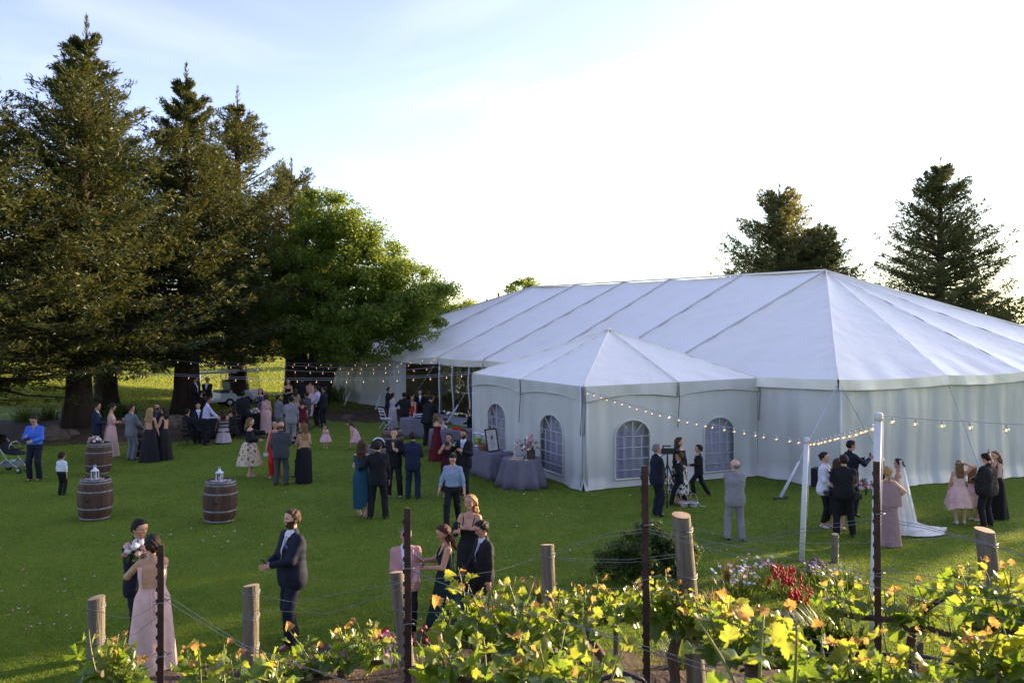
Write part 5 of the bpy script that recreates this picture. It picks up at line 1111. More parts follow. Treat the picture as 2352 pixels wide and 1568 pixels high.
def lantern(p, label):
    z = p[2]+.886; t = thing('lantern', (p[0], p[1], z), label, 'lantern')
    MB().box((0, 0, .012), (.125, .125, .024)).obj('base', LANT, t, smooth=False)
    for sx in (-1, 1):
        for sy in (-1, 1): MB().box((sx*.052, sy*.052, .105), (.018, .018, .17)).obj('post', LANT, t, smooth=False)
    for a in range(4): MB().box((0, 0, 0), (.09, .004, .165)).obj('pane', CLEARG, t, smooth=False).matrix_basis = Matrix.Rotation(a*PI/2, 4, 'Z') @ Matrix.Translation((0, .050, .105))
    r = MB().lathe([(.092, .19), (.09, .20), (.06, .225), (.035, .24), (.035, .262), (.012, .285)], 12).obj('roof', LANT, t); MB().tube([(.028*math.cos(a), 0, .305+.028*math.sin(a)) for a in np.linspace(0, 2*PI, 13)], .005, 5).obj('ring', LANT, r)
    MB().lathe([(.03, .02), (.03, .10), (.02, .102)], 10).obj('candle', mat('candle_wax', (0.68, 0.64, 0.55), 0.5), t)
lantern(b1, 'white lantern on the barrel before the bouquet barrel'); lantern(b3, 'white lantern on the barrel alone on open lawn')
def petal_data(i):
    g = random.Random(i); R = .026
    return MB().add([(R*math.cos(a)*g.uniform(.8, 1.2), R*.75*math.sin(a)*g.uniform(.8, 1.2), .012+.012*math.cos(2*a+i)) for a in (2*PI*k/7 for k in range(7))]+[(0, 0, .004)], [(7, k, (k+1) % 7) for k in range(7)]).data('petal', PETM[i % 3])
PETD = [petal_data(i) for i in range(6)]; rp = random.Random(5)
for b_, nm in ((b1, 'petals scattered round the lantern on the barrel before the bouquet barrel'), (b3, 'petals scattered round the lantern on the lone barrel')):
    mb = MB()
    for i in range(70):
        a = rp.uniform(0, 6.3); r = rp.uniform(.09, .29); c_ = np.array((b_[0]+r*math.cos(a), b_[1]+r*math.sin(a), b_[2]+.886+rp.uniform(.003, .02))); q = rp.uniform(0, 6)
        mb.add([c_+np.array((.028*math.cos(q+k), .028*math.sin(q+k), .012*math.sin(3*k+q))) for k in (0, 1.2, 2.5, 3.7, 5)], [(0, 1, 2, 3, 4)], rp.randrange(3))
    mb.obj('petals', PETM, label=nm, cat='petals', kind='stuff')
PETL = 'single fallen petal lying on the lawn'
spots = [(rp.uniform(255, 610), rp.uniform(1195, 1265)) for _ in range(24)]+[(rp.uniform(2, 240), rp.uniform(1300, 1450)) for _ in range(22)]+[(rp.uniform(1130, 1370), rp.uniform(1112, 1195)) for _ in range(20)]+[(rp.uniform(560, 1480), rp.uniform(1120, 1300)) for _ in range(14)]+[(rp.uniform(1620, 1760), rp.uniform(1160, 1300)) for _ in range(5)]
for i, (x, y) in enumerate(spots):
    p = G(x, y); o = link('petal', PETD[rp.randrange(6)], None, (p[0], p[1], p[2]+.006), rp.uniform(0, 6), PETL, 'petal', 'petals fallen on the lawn'); k = rp.uniform(.8, 1.5); o.scale = (k, k, k)

# ------------------------------------------------------------------ flowers and small things
LEAFG = leaf_mat('bouquet_leaf', (0.020, 0.045, 0.012), (0.05, 0.10, 0.03), 0.2, (0.12, 0.18, 0.03), 8)
def rose(mb, c, r, mi, g):
    for k in range(3):
        rr = r*(1-.28*k); mb.rings([[(c[0]+rr*q*math.cos(a)*(1+.12*math.sin(3*a+k)), c[1]+rr*q*math.sin(a)*(1+.12*math.sin(3*a+k)), c[2]+z*r+.25*r*k) for a in (2*PI*i/8+k for i in range(8))] for q, z in ((.35, -.8), (.9, -.35), (1, .1), (.75, .42))], cap=False, mi=mi)
def bunch(name, loc, label, n, r, cat='bouquet', cols=None, stem=.2, rz=0, parent=None, squash=.75):
    g = random.Random(int(loc[0]*91+loc[1]*7)); t = thing(name, tuple(loc), label, cat); lf = MB()
    for i in range(90):
        d = np.array((g.gauss(0, 1), g.gauss(0, 1), g.gauss(.2, .8))); d = nrm(d); c_ = d*r*g.uniform(.5, 1.15)*np.array((1, 1, squash)); a = nrm(np.cross(d, (g.random(), g.random(), 1))); b_ = nrm(d+a*.5)
        lf.add([c_, c_+b_*r*.25+a*r*.12, c_+b_*r*.55, c_+b_*r*.25-a*r*.12], [(0, 1, 2, 3)])
    lf.obj('leaves', LEAFG, t)
    for i in range(n):
        ph = i*2.4; th = math.acos(1-1.25*(i+.5)/n); d = np.array((math.sin(th)*math.cos(ph), math.sin(th)*math.sin(ph), math.cos(th))); mb = MB(); rose(mb, d*r*np.array((1, 1, squash)), r*g.uniform(.26, .40), 0, g); mb.obj('flower', (cols or PETM)[g.randrange(len(cols or PETM))], t)
    if stem: MB().tube([(0, 0, 0), (0, 0, -stem)], [.03, .022], 8).obj('stems', mat('stem_wrap', (0.10, 0.12, 0.05)), t)
    return t
def lathe_thing(name, loc, prof, m, label, cat, n=12): return MB().lathe(prof, n).obj(name, m, None, loc=tuple(loc), label=label, cat=cat)
FLUTE = [(.030, 0), (.030, .004), (.005, .008), (.004, .085), (.016, .11), (.022, .16), (.024, .215)]; TUMB = [(.030, 0), (.036, .10), (.034, .10), (.028, .006)]
def flute(loc, label):
    t = thing('flute', tuple(loc), label, 'glass'); MB().lathe(FLUTE, 10, cap=False).obj('bowl', CLEARG, t); MB().lathe([(.014, .112), (.020, .165)], 10).obj('drink', glass_mat('champagne', (0.95, 0.75, 0.4), .3), t)
def tumbler(loc, label):
    t = thing('tumbler', tuple(loc), label, 'glass'); MB().lathe(TUMB, 10, cap=False).obj('bowl', CLEARG, t); MB().lathe([(.027, .006), (.031, .06)], 10).obj('drink', glass_mat('iced_drink', (0.85, 0.8, 0.7), .4), t)
def at_hand(key, n, off=(0, 0, 0)): i = P_[key]; return W(i, i[n])+np.array(off)
def phone(key, n, label, white=False, tilt=.7, up_=False):
    p = at_hand(key, n, (0, 0, .05)); i = P_[key]; rz = i['root'].rotation_euler[2]
    rot = Matrix.Rotation(rz, 4, 'Z') @ Matrix.Rotation(-tilt, 4, 'X')
    o = MB().box((0, 0, 0), (.072, .009, .148)).obj('phone', mat('phone_white', (0.62, 0.62, 0.63), .3) if white else DARK, None, smooth=False, label=label, cat='phone', mat4=Matrix.Translation(p) @ rot)
    MB().box((0, -.0052, 0), (.064, .001, .130)).obj('screen', mat('phone_screen', (0.03, 0.03, 0.035), .1), o, smooth=False)
def camera_prop(loc, rz, label, k=1.0):
    o = MB().box((0, 0, 0), (.14*k, .075*k, .095*k)).box((0, 0, .058*k), (.06*k, .06*k, .03*k)).box((.05*k, -.01*k, -.005*k), (.035*k, .085*k, .085*k)).obj('camera_body', DARK, None, smooth=False, loc=tuple(loc), rz=rz, label=label, cat='camera')
    MB().tube([(0, .03*k, -.004), (0, .085*k, -.004), (0, .15*k, -.004)], [.036*k, .038*k, .041*k], 12).obj('lens', DARK, o)
tumbler(b2+np.array((.12, -.03, .887)), 'tumbler beside the bouquet on the barrel'); bunch('bouquet', b2+np.array((-.10, -.05, .98)), 'round pink and white bouquet lying on the barrel', 13, .15, stem=.05)
bunch('bouquet', at_hand('couple_woman', 'L', (-.0, -.02, .16)), 'pink and white bouquet held up by the woman in backless blush gown', 14, .155)
bunch('bouquet', at_hand('pink_gown', 'R', (.12, 0, .10)), 'small bouquet held by the woman in pleated blush gown', 9, .11)
bunch('bouquet', AT(1989, 1117, P_['groom']['M'].translation[1]-.25), 'white and coral bridal bouquet between groom and photographer', 14, .17, cols=[PETM[1], PETM[1], mat('petal_coral', (0.60, 0.16, 0.13))])
flute(at_hand('glass_man', 'R', (.0, 0, -.07)), 'champagne flute held by the man with floral tie'); phone('glass_man', 'L', 'dark phone held by the man with floral tie')
flute(at_hand('blonde_glass', 'R', (0, -.02, -.06)), 'champagne flute held by the blonde woman in black'); flute(at_hand('bun_man', 'R', (0, -.02, -.06)), 'champagne flute held by the man with hair tied back')
phone('green_gown', 'R', 'pale phone held by the woman in bottle green gown', True, .9); flute(at_hand('green_gown', 'L', (0, -.02, -.1)), 'champagne flute held by the woman in bottle green gown')
phone('phone_groomsman', 'R', 'dark phone raised by the man in tuxedo', tilt=.05); phone('phone_man', 'R', 'dark phone raised by the bearded man in black', tilt=.1); phone('blue_shirt', 'L', 'phone held by the man in bright blue shirt', tilt=.9)
camera_prop(at_hand('wine_gown', 'R', (.05, .04, .03)), -1.0, 'small black camera raised by the woman in burgundy gown', .8); camera_prop(at_hand('wine_cam', 'R', (0, -.08, .02)), PI, 'black camera raised by the woman in dark burgundy dress', .8)
tumbler(at_hand('hand_face', 'L', (0, -.03, -.05)), 'iced drink held by the man in velvet jacket'); tumbler(at_hand('black_cup', 'L', (0, 0, 0)), 'cup lifted by the man in black suit near the white chair'); tumbler(at_hand('gold_top', 'L', (0, 0, -.04)), 'drink held by the woman in gold sequins')
tumbler(at_hand('blue_suit', 'R', (0, 0, -.04)), 'drink held by the man in blue suit')
ph_ = P_['photographer']; camera_prop(W(ph_, (.27, -.02, .88)), -.3, 'black camera hanging at the photographer hip', 1.25); camera_prop(W(ph_, (-.26, .06, .90)), .4, 'second camera hanging by the assistant side of the photographer', 1.15)
MB().box((0, 0, 0), (.18, .05, .20)).obj('reflector_box', mat('box_grey', (0.22, 0.21, 0.20), .5), None, smooth=False, loc=tuple(W(ph_, (.24, .32, 1.12))), rz=.2, label='grey box held out by the photographer', cat='box')
def clutch(key, off, m, label, k=1.0, strap=None):
    i = P_[key]; p = W(i, off); o = MB().box((0, 0, 0), (.20*k, .055*k, .13*k)).obj('handbag', m, None, smooth=False, loc=tuple(p), rz=i['root'].rotation_euler[2], label=label, cat='handbag')
    MB().box((0, -.03*k, .03*k), (.19*k, .008*k, .06*k)).obj('flap', m, o, smooth=False)
    if strap: MB().tube([(-.08, 0, .06), (-.05, .02, .45), (0, .03, .62), (.04, .02, .45), (.08, 0, .06)], .005, 5).obj('strap', HOOP, o)
clutch('green_gown', (-.23, -.04, .86), mat('taupe_leather', (0.20, 0.13, 0.085), .4), 'taupe shoulder bag hanging by the bottle green gown', 1.0, True); clutch('red_suit', (.28, .0, .72), LANT, 'white clutch beside the red jumpsuit', .7)
MB().rings([[W(P_['floral_skirt'], (-.20+dx, .50+dy, 1.27-dz)) for dx, dy in ((-.03, -.02), (.03, -.02+.3*dz), (.03, .02+.3*dz), (-.03, .02-.1*dz))] for dz in (0, .15, .35, .52)]).obj('draped_jacket', BLACK, None, label='black jacket dangling from the arm of the woman in floral skirt', cat='jacket')
# white bow, flower crown, bow details
gb = P_['girl_bow']; MB().ball(gb['q'](.05, .0, .125), (.03, .02, .022)).ball(gb['q'](.10, .0, .125), (.03, .02, .022)).obj('hair_bow', WHITE, gb['root'])
fg = P_['flower_girl']; cr_ = MB()
for k in range(14):
    a = 2*PI*k/14; cr_.ball(fg['q'](.092*math.cos(a), -.01+.095*math.sin(a), .075), .016, 6, 4, mi=k % 3)
cr_.obj('flower_crown', PETM, fg['root'])
# harness and backpack of the assistant
a_ = P_['assistant']; MB().box((0, -.20, 1.16), (.30, .14, .42)).obj('backpack', BLACK, None, smooth=False, mat4=a_['M'], label='black backpack worn by the woman in white blouse', cat='backpack')
hb = MB(); 
for sg in (-1, 1): hb.tube([(sg*.10, -.12, 1.38), (sg*.105, .0, 1.475), (sg*.10, .125, 1.34), (-sg*.04, .155, 1.14)], .020, 6, flat=.45)
hb.obj('harness_straps', BLACK, a_['root'])
# bride: veil and train
br = P_['bride']; VEIL, vnt, vout = _mat('tulle'); vd = vnt.nodes.new('ShaderNodeBsdfDiffuse'); vd.inputs[0].default_value = (.78, .78, .80, 1); vt = vnt.nodes.new('ShaderNodeBsdfTransparent'); vm_ = vnt.nodes.new('ShaderNodeMixShader'); vm_.inputs[0].default_value = .55; vnt.links.new(vt.outputs[0], vm_.inputs[1]); vnt.links.new(vd.outputs[0], vm_.inputs[2]); vnt.links.new(vm_.outputs[0], vout.inputs[0])
vl = MB(); R_ = []
for i in range(12):
    t = i/11; r1 = .10+.16*t; cz = 1.745-1.55*t; cy = -.03-.16*t
    R_.append([(r1*math.sin(a)*(1+.05*math.sin(7*a)*t), cy-(.06+.16*t)*math.cos(a)*(1+.06*math.sin(9*a)), cz) for a in np.linspace(-1.7, 1.7, 28)])
vl.grid(R_).obj('veil', VEIL, br['root'])
tr_ = MB(); R_ = []
for i in range(24):
    t = i/23; w = .30+.16*math.sin(PI*min(1, t*1.05))-.12*t; y = -.15-.80*t; z0_ = .30*(1-t)**2+.06
    R_.append([(w*math.cos(a)+.45*t*t, y-.05*math.sin(3*a+t*5), max(.012, z0_*max(0, math.sin(a))+(.03+.03*t)*math.sin(a*9+t*11)*math.sin(a)+.02*math.sin(a*17+t*23)*math.sin(a)+.03)) for a in np.linspace(0, PI, 44)])
tr_.grid(R_).obj('train', IVORY, br['root'])

# ------------------------------------------------------------------ tables, chairs
CLOTHG = mat('grey_tablecloth', (0.165, 0.150, 0.185), 0.85, 0.1, 5); CLOTHB = cloth('black_tablecloth', (0.012, 0.012, 0.014)); WOODT = mat('dark_wood', (0.07, 0.04, 0.022), .6, .3, 10); WICK = mat('wicker', (0.22, 0.12, 0.055), .8, .35, 60, 0.8, 70); PAPER = mat('paper', (0.60, 0.58, 0.52), .8, .05)
def drape(loc, rz, sx, sy, h, m, label, rnd=None, flare=.07, round_=False, name='tablecloth'):
    g = random.Random(int(loc[0]*131)); ph = [g.uniform(0, 6) for _ in range(3)]; n = 72; R_ = []
    for t, z in ((0, h+.002), (0.02, h+.004), (.02, h-.012), (.3, h*.7), (.7, h*.3), (1, .012)):
        ring = []
        for k in range(n):
            a = 2*PI*k/n; c_, s_ = math.cos(a), math.sin(a)
            e = 1.0 if round_ else 1/max(abs(c_), abs(s_))
            if not round_: e = min(e, 1.36)
            f = 1+(flare*(.55+.45*math.sin((9 if round_ else 8)*a+ph[0]+.8*t))+.03*math.sin(17*a+ph[1]))*t*(1 if round_ else 1)
            q = 0.0 if t == 0 else 1.0
            ring.append((q*c_*e*sx/2*f, q*s_*e*sy/2*f, z))
        R_.append(ring)
    return MB().rings(R_).obj(name, m, None, loc=tuple(loc), rz=rz, label=label, cat='tablecloth')
def table(loc, rz, sx, sy, h, label, round_=False):
    t = thing('folding_table', tuple(loc), label, 'table', None, rz)
    (MB().lathe([(sx/2-.04, h-.04), (sx/2-.04, h-.006)], 28) if round_ else MB().box((0, 0, h-.023), (sx-.06, sy-.06, .034))).obj('tabletop', WOODT, t, smooth=False)
    for a in (-1, 1):
        for b_ in (-1, 1): k = .30 if round_ else .42; MB().tube([(a*sx*k*.9, b_*sy*k*.8, h-.04), (a*sx*k*.9, b_*sy*k*.8, 0)], .016, 6).obj('leg', DARK, t)
ang = math.atan2(A0[1]-B0[1], A0[0]-B0[0]); tc_ = np.array((-.72, 24.3)); tc3 = np.array((tc_[0], tc_[1], zgf(*tc_)))
table(tc3, ang, 1.9, .78, .76, 'long drinks table beside the pagoda tent'); drape(tc3, ang, 1.9, .78, .76, CLOTHG, 'grey cloth over the long drinks table by the pagoda tent', flare=.10)
rt_ = G(1198, 1116); table(rt_, 0, 1.06, 1.06, .76, 'round guest book table beside the pagoda tent', True); drape(rt_, 0, 1.06, 1.06, .76, CLOTHG, 'grey floor length cloth over the round guest book table', flare=.42, round_=True)
def on_t(u, v): e = np.array((math.cos(ang), math.sin(ang))); f = np.array((-e[1], e[0])); q = tc_+e*u+f*v; return np.array((q[0], q[1], tc3[2]+.766))
def dispenser(p, col, label):
    t = thing('drink_dispenser', tuple(p), label, 'dispenser'); MB().lathe([(.10, 0), (.10, .05), (.07, .06)], 16).obj('stand', LANT, t); MB().lathe([(.10, .06), (.115, .14), (.125, .40)], 20, cap=False).obj('jar', CLEARG, t)
    MB().lathe([(.094, .065), (.108, .14), (.113, .25)], 20).obj('drink', mat('drink_'+label[:6], col, .15, .05), t); MB().lathe([(.14, .40), (.14, .415), (.02, .425)], 20).obj('lid', LANT, t); MB().tube([(0, -.10, .09), (0, -.15, .085), (0, -.15, .06)], .012, 6).obj('tap', LANT, t)
dispenser(on_t(.55, .05), (0.42, 0.46, 0.05), 'yellow lemonade in lidded glass dispenser at the table end'); dispenser(on_t(.18, -.02), (0.36, 0.38, 0.26), 'cloudy lemon water in lidded glass dispenser beside the basket')
wb_ = thing('wicker_basket', tuple(on_t(-.22, .18)), 'low wicker basket on the drinks table', 'basket'); MB().lathe([(.14, 0), (.17, .06), (.20, .13), (.215, .17), (.19, .16), (.15, .03)], 20, cap=False).obj('bowl', WICK, wb_)
for k in range(4): MB().tube([(.2*math.cos(a), .2*math.sin(a), .03+.045*k) for a in np.linspace(0, 2*PI, 21)], .012, 5).obj('cane', WICK, wb_)
sg_ = thing('framed_sign', tuple(on_t(-.62, .12)), 'tall framed sign leaning on an easel on the drinks table', 'sign', None, 0.75); rx_ = Matrix.Rotation(-.22, 4, 'X')
MB().box((0, 0, .34), (.40, .012, .60)).obj('sheet', PAPER, sg_, smooth=False).matrix_basis = rx_
for dx, dz, sx_, sz_ in ((-.205, .34, .04, .66), (.205, .34, .04, .66), (0, .03, .45, .04), (0, .65, .45, .04)): MB().box((dx, -.006, dz), (sx_, .03, sz_)).obj('frame', WOODT, sg_, smooth=False).matrix_basis = rx_
MB().box((0, .12, .22), (.04, .02, .46)).obj('easel_leg', WOODT, sg_, smooth=False).matrix_basis = Matrix.Rotation(.12, 4, 'X')
for i in range(15): MB().box((random.uniform(-.02, .02), -.0075, .58-.033*i), (random.uniform(.16, .30), .002, .008)).obj('text_line', mat('ink', (0.10, 0.09, 0.09)), sg_, smooth=False).matrix_basis = rx_
tumbler(on_t(-.72, -.12), 'tumbler in front of the framed sign'); lathe_thing('plate', on_t(-.66, -.26), [(.0, .004), (.07, .004), (.10, .016), (.10, .020), (.06, .009), (.0, .009)], LANT, 'small white plate beside the framed sign', 'plate')
tz = rt_[2]+.768
lathe_thing('wooden_board', (rt_[0]-.14, rt_[1]-.20, tz), [(.0, 0), (.20, 0), (.205, .012), (.20, .024), (.0, .026)], mat('pale_wood', (0.48, 0.33, 0.20), .6, .15), 'round wooden guest board on the round table', 'board', 24)
fb = np.array((rt_[0]+.24, rt_[1]-.02, tz)); pt = thing('flower_box', tuple(fb), 'dark planter of pink and ivory roses on the round table', 'flowers'); MB().box((0, 0, .11), (.26, .26, .22)).obj('planter', WOODT, pt, smooth=False)
g_ = random.Random(3); lf = MB()
for i in range(160):
    c_ = np.array((g_.gauss(0, .16), g_.gauss(0, .12), g_.uniform(.2, .46))); d = nrm((g_.gauss(0, 1), g_.gauss(0, 1), g_.uniform(-.3, 1))); a = nrm(np.cross(d, (0, .3, 1))); lf.add([c_, c_+d*.05+a*.022, c_+d*.11, c_+d*.05-a*.022], [(0, 1, 2, 3)])
lf.obj('foliage', LEAFG, pt)
for i in range(24):
    mb = MB(); t_ = i/23; rose(mb, (g_.uniform(-.22, .2)*(1-.75*t_), g_.uniform(-.2, .04), .27+.40*t_**1.6+g_.uniform(-.03, .05)), g_.uniform(.035, .058), 0, g_); mb.obj('rose', PETM[g_.randrange(3)], pt)
lt = thing('floral_letter', (rt_[0]-.10, rt_[1]+.06, tz), 'letter covered in pink flowers standing on the round table', 'letter'); MB().box((0, 0, .015), (.30, .10, .03)).obj('base', LANT, lt, smooth=False); mb = MB()
LP = [(-.08, .03+.025*k) for k in range(21)]+[(-.06+.15*math.sin(a)*1.0, .42-.115*math.cos(a)*-1+.0) for a in np.linspace(0, PI, 10)]
for i, (x, z) in enumerate(LP):
    for k in range(3): mb.ball((x+g_.uniform(-.025, .025), g_.uniform(-.03, .03), z), .02, 6, 4, mi=g_.randrange(2))
mb.obj('flowers', PETM, lt)
st_ = thing('table_sign', (rt_[0]+.12, rt_[1]-.36, tz), 'little white sign stand on the round table edge', 'sign'); MB().lathe([(.06, 0), (.06, .01), (.006, .014), (.006, .20)], 12).obj('stand', LANT, st_); MB().ball((0, 0, .215), .015).obj('clip', LANT, st_)
# gifts tables by the marquee
def tbl(px, py, sx, sy, rz, m, nm, items=()):
    p = G(px, py); table(p, rz, sx, sy, .75, 'table under the '+nm); drape(p, rz, sx, sy, .75, m, nm, flare=.05); return p
g1 = tbl(1036, 1036, 1.5, .75, 0.05, CLOTHG, 'grey cloth hanging to the lawn behind the burgundy gown'); g2 = tbl(955, 1004, 1.2, .75, 0.1, CLOTHG, 'grey cloth of the small table behind the white folding chair')
for k, (dx, dy, lab) in enumerate(((-.5, -.1, 'tumbler by the table edge behind the burgundy gown'), (-.35, -.2, 'second tumbler behind the burgundy gown'), (-.2, -.15, 'third tumbler behind the burgundy gown'))): tumbler(g1+np.array((dx, dy, .757)), lab)
MB().box((0, 0, .03), (.34, .2, .06)).box((0, 0, .065), (.30, .02, .012)).obj('gift_box', RED, None, smooth=False, loc=tuple(g1+np.array((.22, .02, .757))), label='flat dark red gift box on the grey cloth', cat='gift'); MB().rings([[(w*math.cos(a), w*.7*math.sin(a), z) for a in np.linspace(0, 2*PI, 13)[:-1]] for w, z in ((.24, 0), (.20, .10), (.1, .16), (.03, .17))]).obj('folded_cloth', WHITE, None, loc=tuple(g1+np.array((-.35, .15, .757))), label='white folded cloth heaped on the gifts table', cat='cloth')
tumbler(g2+np.array((-.2, -.1, .757)), 'wine glass on the small grey table'); MB().box((0, 0, .02), (.3, .2, .04)).obj('folded_jacket', BLACK, None, loc=tuple(g2+np.array((.1, -.1, .757))), label='black jacket folded on the small grey table', cat='jacket')
d1 = tbl(492, 1003, 1.5, 1.5, 0.2, CLOTHB, 'black cloth of the table where guests are seated'); d2 = tbl(588, 990, 1.5, .9, 0.1, CLOTHB, 'black cloth of the buffet table beside the one shoulder gown')
bunch('centrepiece', d2+np.array((-.05, 0, .80)), 'low pink floral centrepiece on the black buffet cloth', 12, .17, 'flowers', stem=0)
for k in range(5): tumbler(d2+np.array((-.5+.22*k, -.3, .757)), ['first', 'second', 'third', 'fourth', 'fifth'][k]+' glass along the black buffet cloth')
lathe_thing('platter', d1+np.array((.1, -.2, .757)), [(.0, .01), (.16, .012), (.24, .035), (.23, .04), (.15, .02), (.0, .018)], LANT, 'white platter served on the black seated table', 'platter', 20)
MB().rings([[(w*math.cos(a)*(1+.2*math.sin(3*a)), w*.8*math.sin(a), z) for a in np.linspace(0, 2*PI, 13)[:-1]] for w, z in ((.2, 0), (.17, .06), (.1, .10), (.03, .11))]).obj('napkins', WHITE, None, loc=tuple(d1+np.array((.42, -.2, .757))), label='crumpled white napkins on the black seated table', cat='napkin')
def folding_chair(p, rz, m, label, group=None, seatm=None):
    t = thing('folding_chair', tuple(p), label, 'chair', group, rz)
    MB().box((0, .02, .445), (.40, .38, .035)).obj('seat', seatm or m, t, smooth=False)
    for sx_ in (-1, 1):
        MB().tube([(sx_*.21, .20, .0), (sx_*.21, -.10, .46), (sx_*.21, -.24, .88)], .014, 6).obj('back_leg', m, t); MB().tube([(sx_*.19, -.24, .0), (sx_*.19, .18, .45)], .014, 6).obj('front_leg', m, t)
    for z in (.62, .76): MB().box((0, -.16-.24*(z-.62)/.5, z), (.40, .018, .06 if z > .7 else .04)).obj('back_slat', m, t, smooth=False)
    MB().box((0, -.245, .87), (.42, .02, .05)).obj('top_rail', m, t, smooth=False)
folding_chair(G(886, 985), -.9, WMETAL, 'white folding chair beside the lilac floral gown'); folding_chair(G(957, 1000), 0.5, WMETAL, 'white folding chair in front of the small grey table', seatm=WHITE)
for key, lab in (('sit_a', 'dark folding chair under the seated man in black'), ('sit_b', 'dark folding chair under the seated man in pale shirt'), ('sit_shawl', 'dark folding chair under the silvery pink wrap'), ('sit_dark', 'dark folding chair under the seated dark haired woman'), ('sit_red', 'folding chair under the seated woman in red')):
    i = P_[key]; folding_chair(np.array(i['M'].translation), i['root'].rotation_euler[2], DARK, lab)
# bag and glasses on the barrels by the couple
bg = thing('infant_seat', tuple(b5+np.array((.02, 0, .887))), 'black infant carrier with white rim on the barrel behind the couple', 'carrier'); MB().rings([[(w*math.cos(a), w*.7*math.sin(a), z) for a in np.linspace(0, 2*PI, 17)[:-1]] for w, z in ((.17, 0), (.21, .08), (.20, .18), (.10, .26), (.02, .27))]).obj('shell', BLACK, bg)
MB().tube([(.20*math.cos(a), -.05, .06+.24*math.sin(a)) for a in np.linspace(.1, 2.4, 12)], .022, 6).obj('rim', WHITE, bg); tumbler(b5+np.array((-.22, -.1, .887)), 'tumbler beside the infant carrier')
tumbler(b6+np.array((-.12, -.1, .887)), 'tumbler on the barrel beside the lilac floral gown'); tumbler(b6+np.array((0, -.16, .887)), 'second tumbler on the barrel beside the lilac floral gown'); MB().rings([[(w*math.cos(a), w*math.sin(a), z) for a in np.linspace(0, 2*PI, 13)[:-1]] for w, z in ((.12, 0), (.13, .04), (.06, .08), (.01, .085))]).obj('dark_hat', BLACK, None, loc=tuple(b6+np.array((.16, .0, .887))), label='black felt hat on the tumbler barrel', cat='hat')
# ------------------------------------------------------------------ video camera, baskets, stroller
vc = G(1533, 1160); v = thing('video_camera', tuple(vc), 'video camera on black tripod behind the man with clasped hands', 'camera'); hz = 1.30
for a in (.3, 2.4, 4.5): MB().tube([(0, 0, 1.05), (.42*math.cos(a), .42*math.sin(a), 0)], .018, 6).obj('tripod_leg', DARK, v)
MB().tube([(0, 0, 1.0), (0, 0, hz)], .022, 8).obj('column', DARK, v); cb_ = MB().box((0, 0, hz+.07), (.32, .12, .14)).box((-.02, 0, hz+.20), (.22, .03, .03)).box((-.11, 0, hz+.16), (.03, .03, .08)).obj('camera_body', DARK, v, smooth=False)
MB().tube([(.16, 0, hz+.07), (.24, 0, hz+.07), (.30, 0, hz+.07)], [.045, .05, .06], 12).obj('lens', DARK, cb_); MB().tube([(-.05, 0, hz), (-.3, -.05, hz-.15)], .01, 6).obj('pan_handle', DARK, v)
for px, lab in ((1571, 'pale flower basket next to the striding boy'), (1593, 'pale flower basket with trailing white ribbon')):
    p = G(px, 1163); bk = thing('flower_basket', tuple(p), lab, 'basket', 'flower girl baskets on the lawn'); MB().lathe([(.085, 0), (.105, .14), (.098, .14), (.08, .01)], 16, cap=False).obj('bowl', mat('pale_wicker', (0.42, 0.33, 0.27), .8, .3, 50, .6, 60), bk)
    MB().tube([(.10*math.cos(a), 0, .14+.19*math.sin(a)) for a in np.linspace(0, PI, 12)], .009, 5).obj('handle', mat('pale_wicker', (0.42, 0.33, 0.27)), bk); MB().tube([(.11*math.cos(a), .11*math.sin(a), .11+.01*math.sin(5*a)) for a in np.linspace(0, 2*PI, 17)], .014, 5).tube([(.11, 0, .11), (.17, -.03, .03), (.30, -.04, .012)], .008, 4).obj('ribbon', WHITE, bk)
sp = G(26, 1084); s_ = thing('stroller', tuple(sp), 'black baby stroller with silver frame and hood on the lawn', 'stroller', None, -.25)
SILVER = mat('silver_tube', (0.42, 0.43, 0.45), .35, .05, metal=.6); BLKF = cloth('stroller_fabric', (0.014, 0.013, 0.016))
for x, y, r in ((-.36, -.26, .13), (-.36, .26, .13), (.42, -.16, .09), (.42, .16, .09)):
    w = MB().tube([(x, y-.02, r), (x, y+.02, r)], r, 20).obj('wheel', DARK, s_); MB().tube([(x, y-.028, r), (x, y+.028, r)], r*.62, 14).obj('rim', SILVER, w)
for y in (-.22, .22): MB().tube([(.40, y*.7, .14), (.05, y, .42), (-.30, y, .85), (-.40, y, 1.0)], .018, 6).tube([(-.36, y, .14), (.0, y, .40)], .018, 6).obj('frame_tube', SILVER, s_)
MB().tube([(-.40, -.22, 1.0), (-.46, 0, 1.04), (-.40, .22, 1.0)], .022, 8).obj('handle', DARK, s_)
MB().rings([[(x+.0, .19*math.cos(a), z+dz*math.sin(a)) for a in np.linspace(0, 2*PI, 15)[:-1]] for x, z, dz in ((.36, .56, .03), (.30, .58, .06), (.0, .62, .10), (-.2, .72, .16), (-.24, .86, .05))]).obj('seat', BLKF, s_)
MB().rings([[(-.14+r*math.sin(b_)*.9-.0, .20*math.cos(a)*1.0, .80+r*math.cos(b_)*1.0+.0*a) for a in np.linspace(0, PI, 9)] for r, b_ in ((.30, -1.4), (.34, -.9), (.36, -.3), (.36, .3), (.33, .75))], closed=False).obj('hood', BLKF, s_)
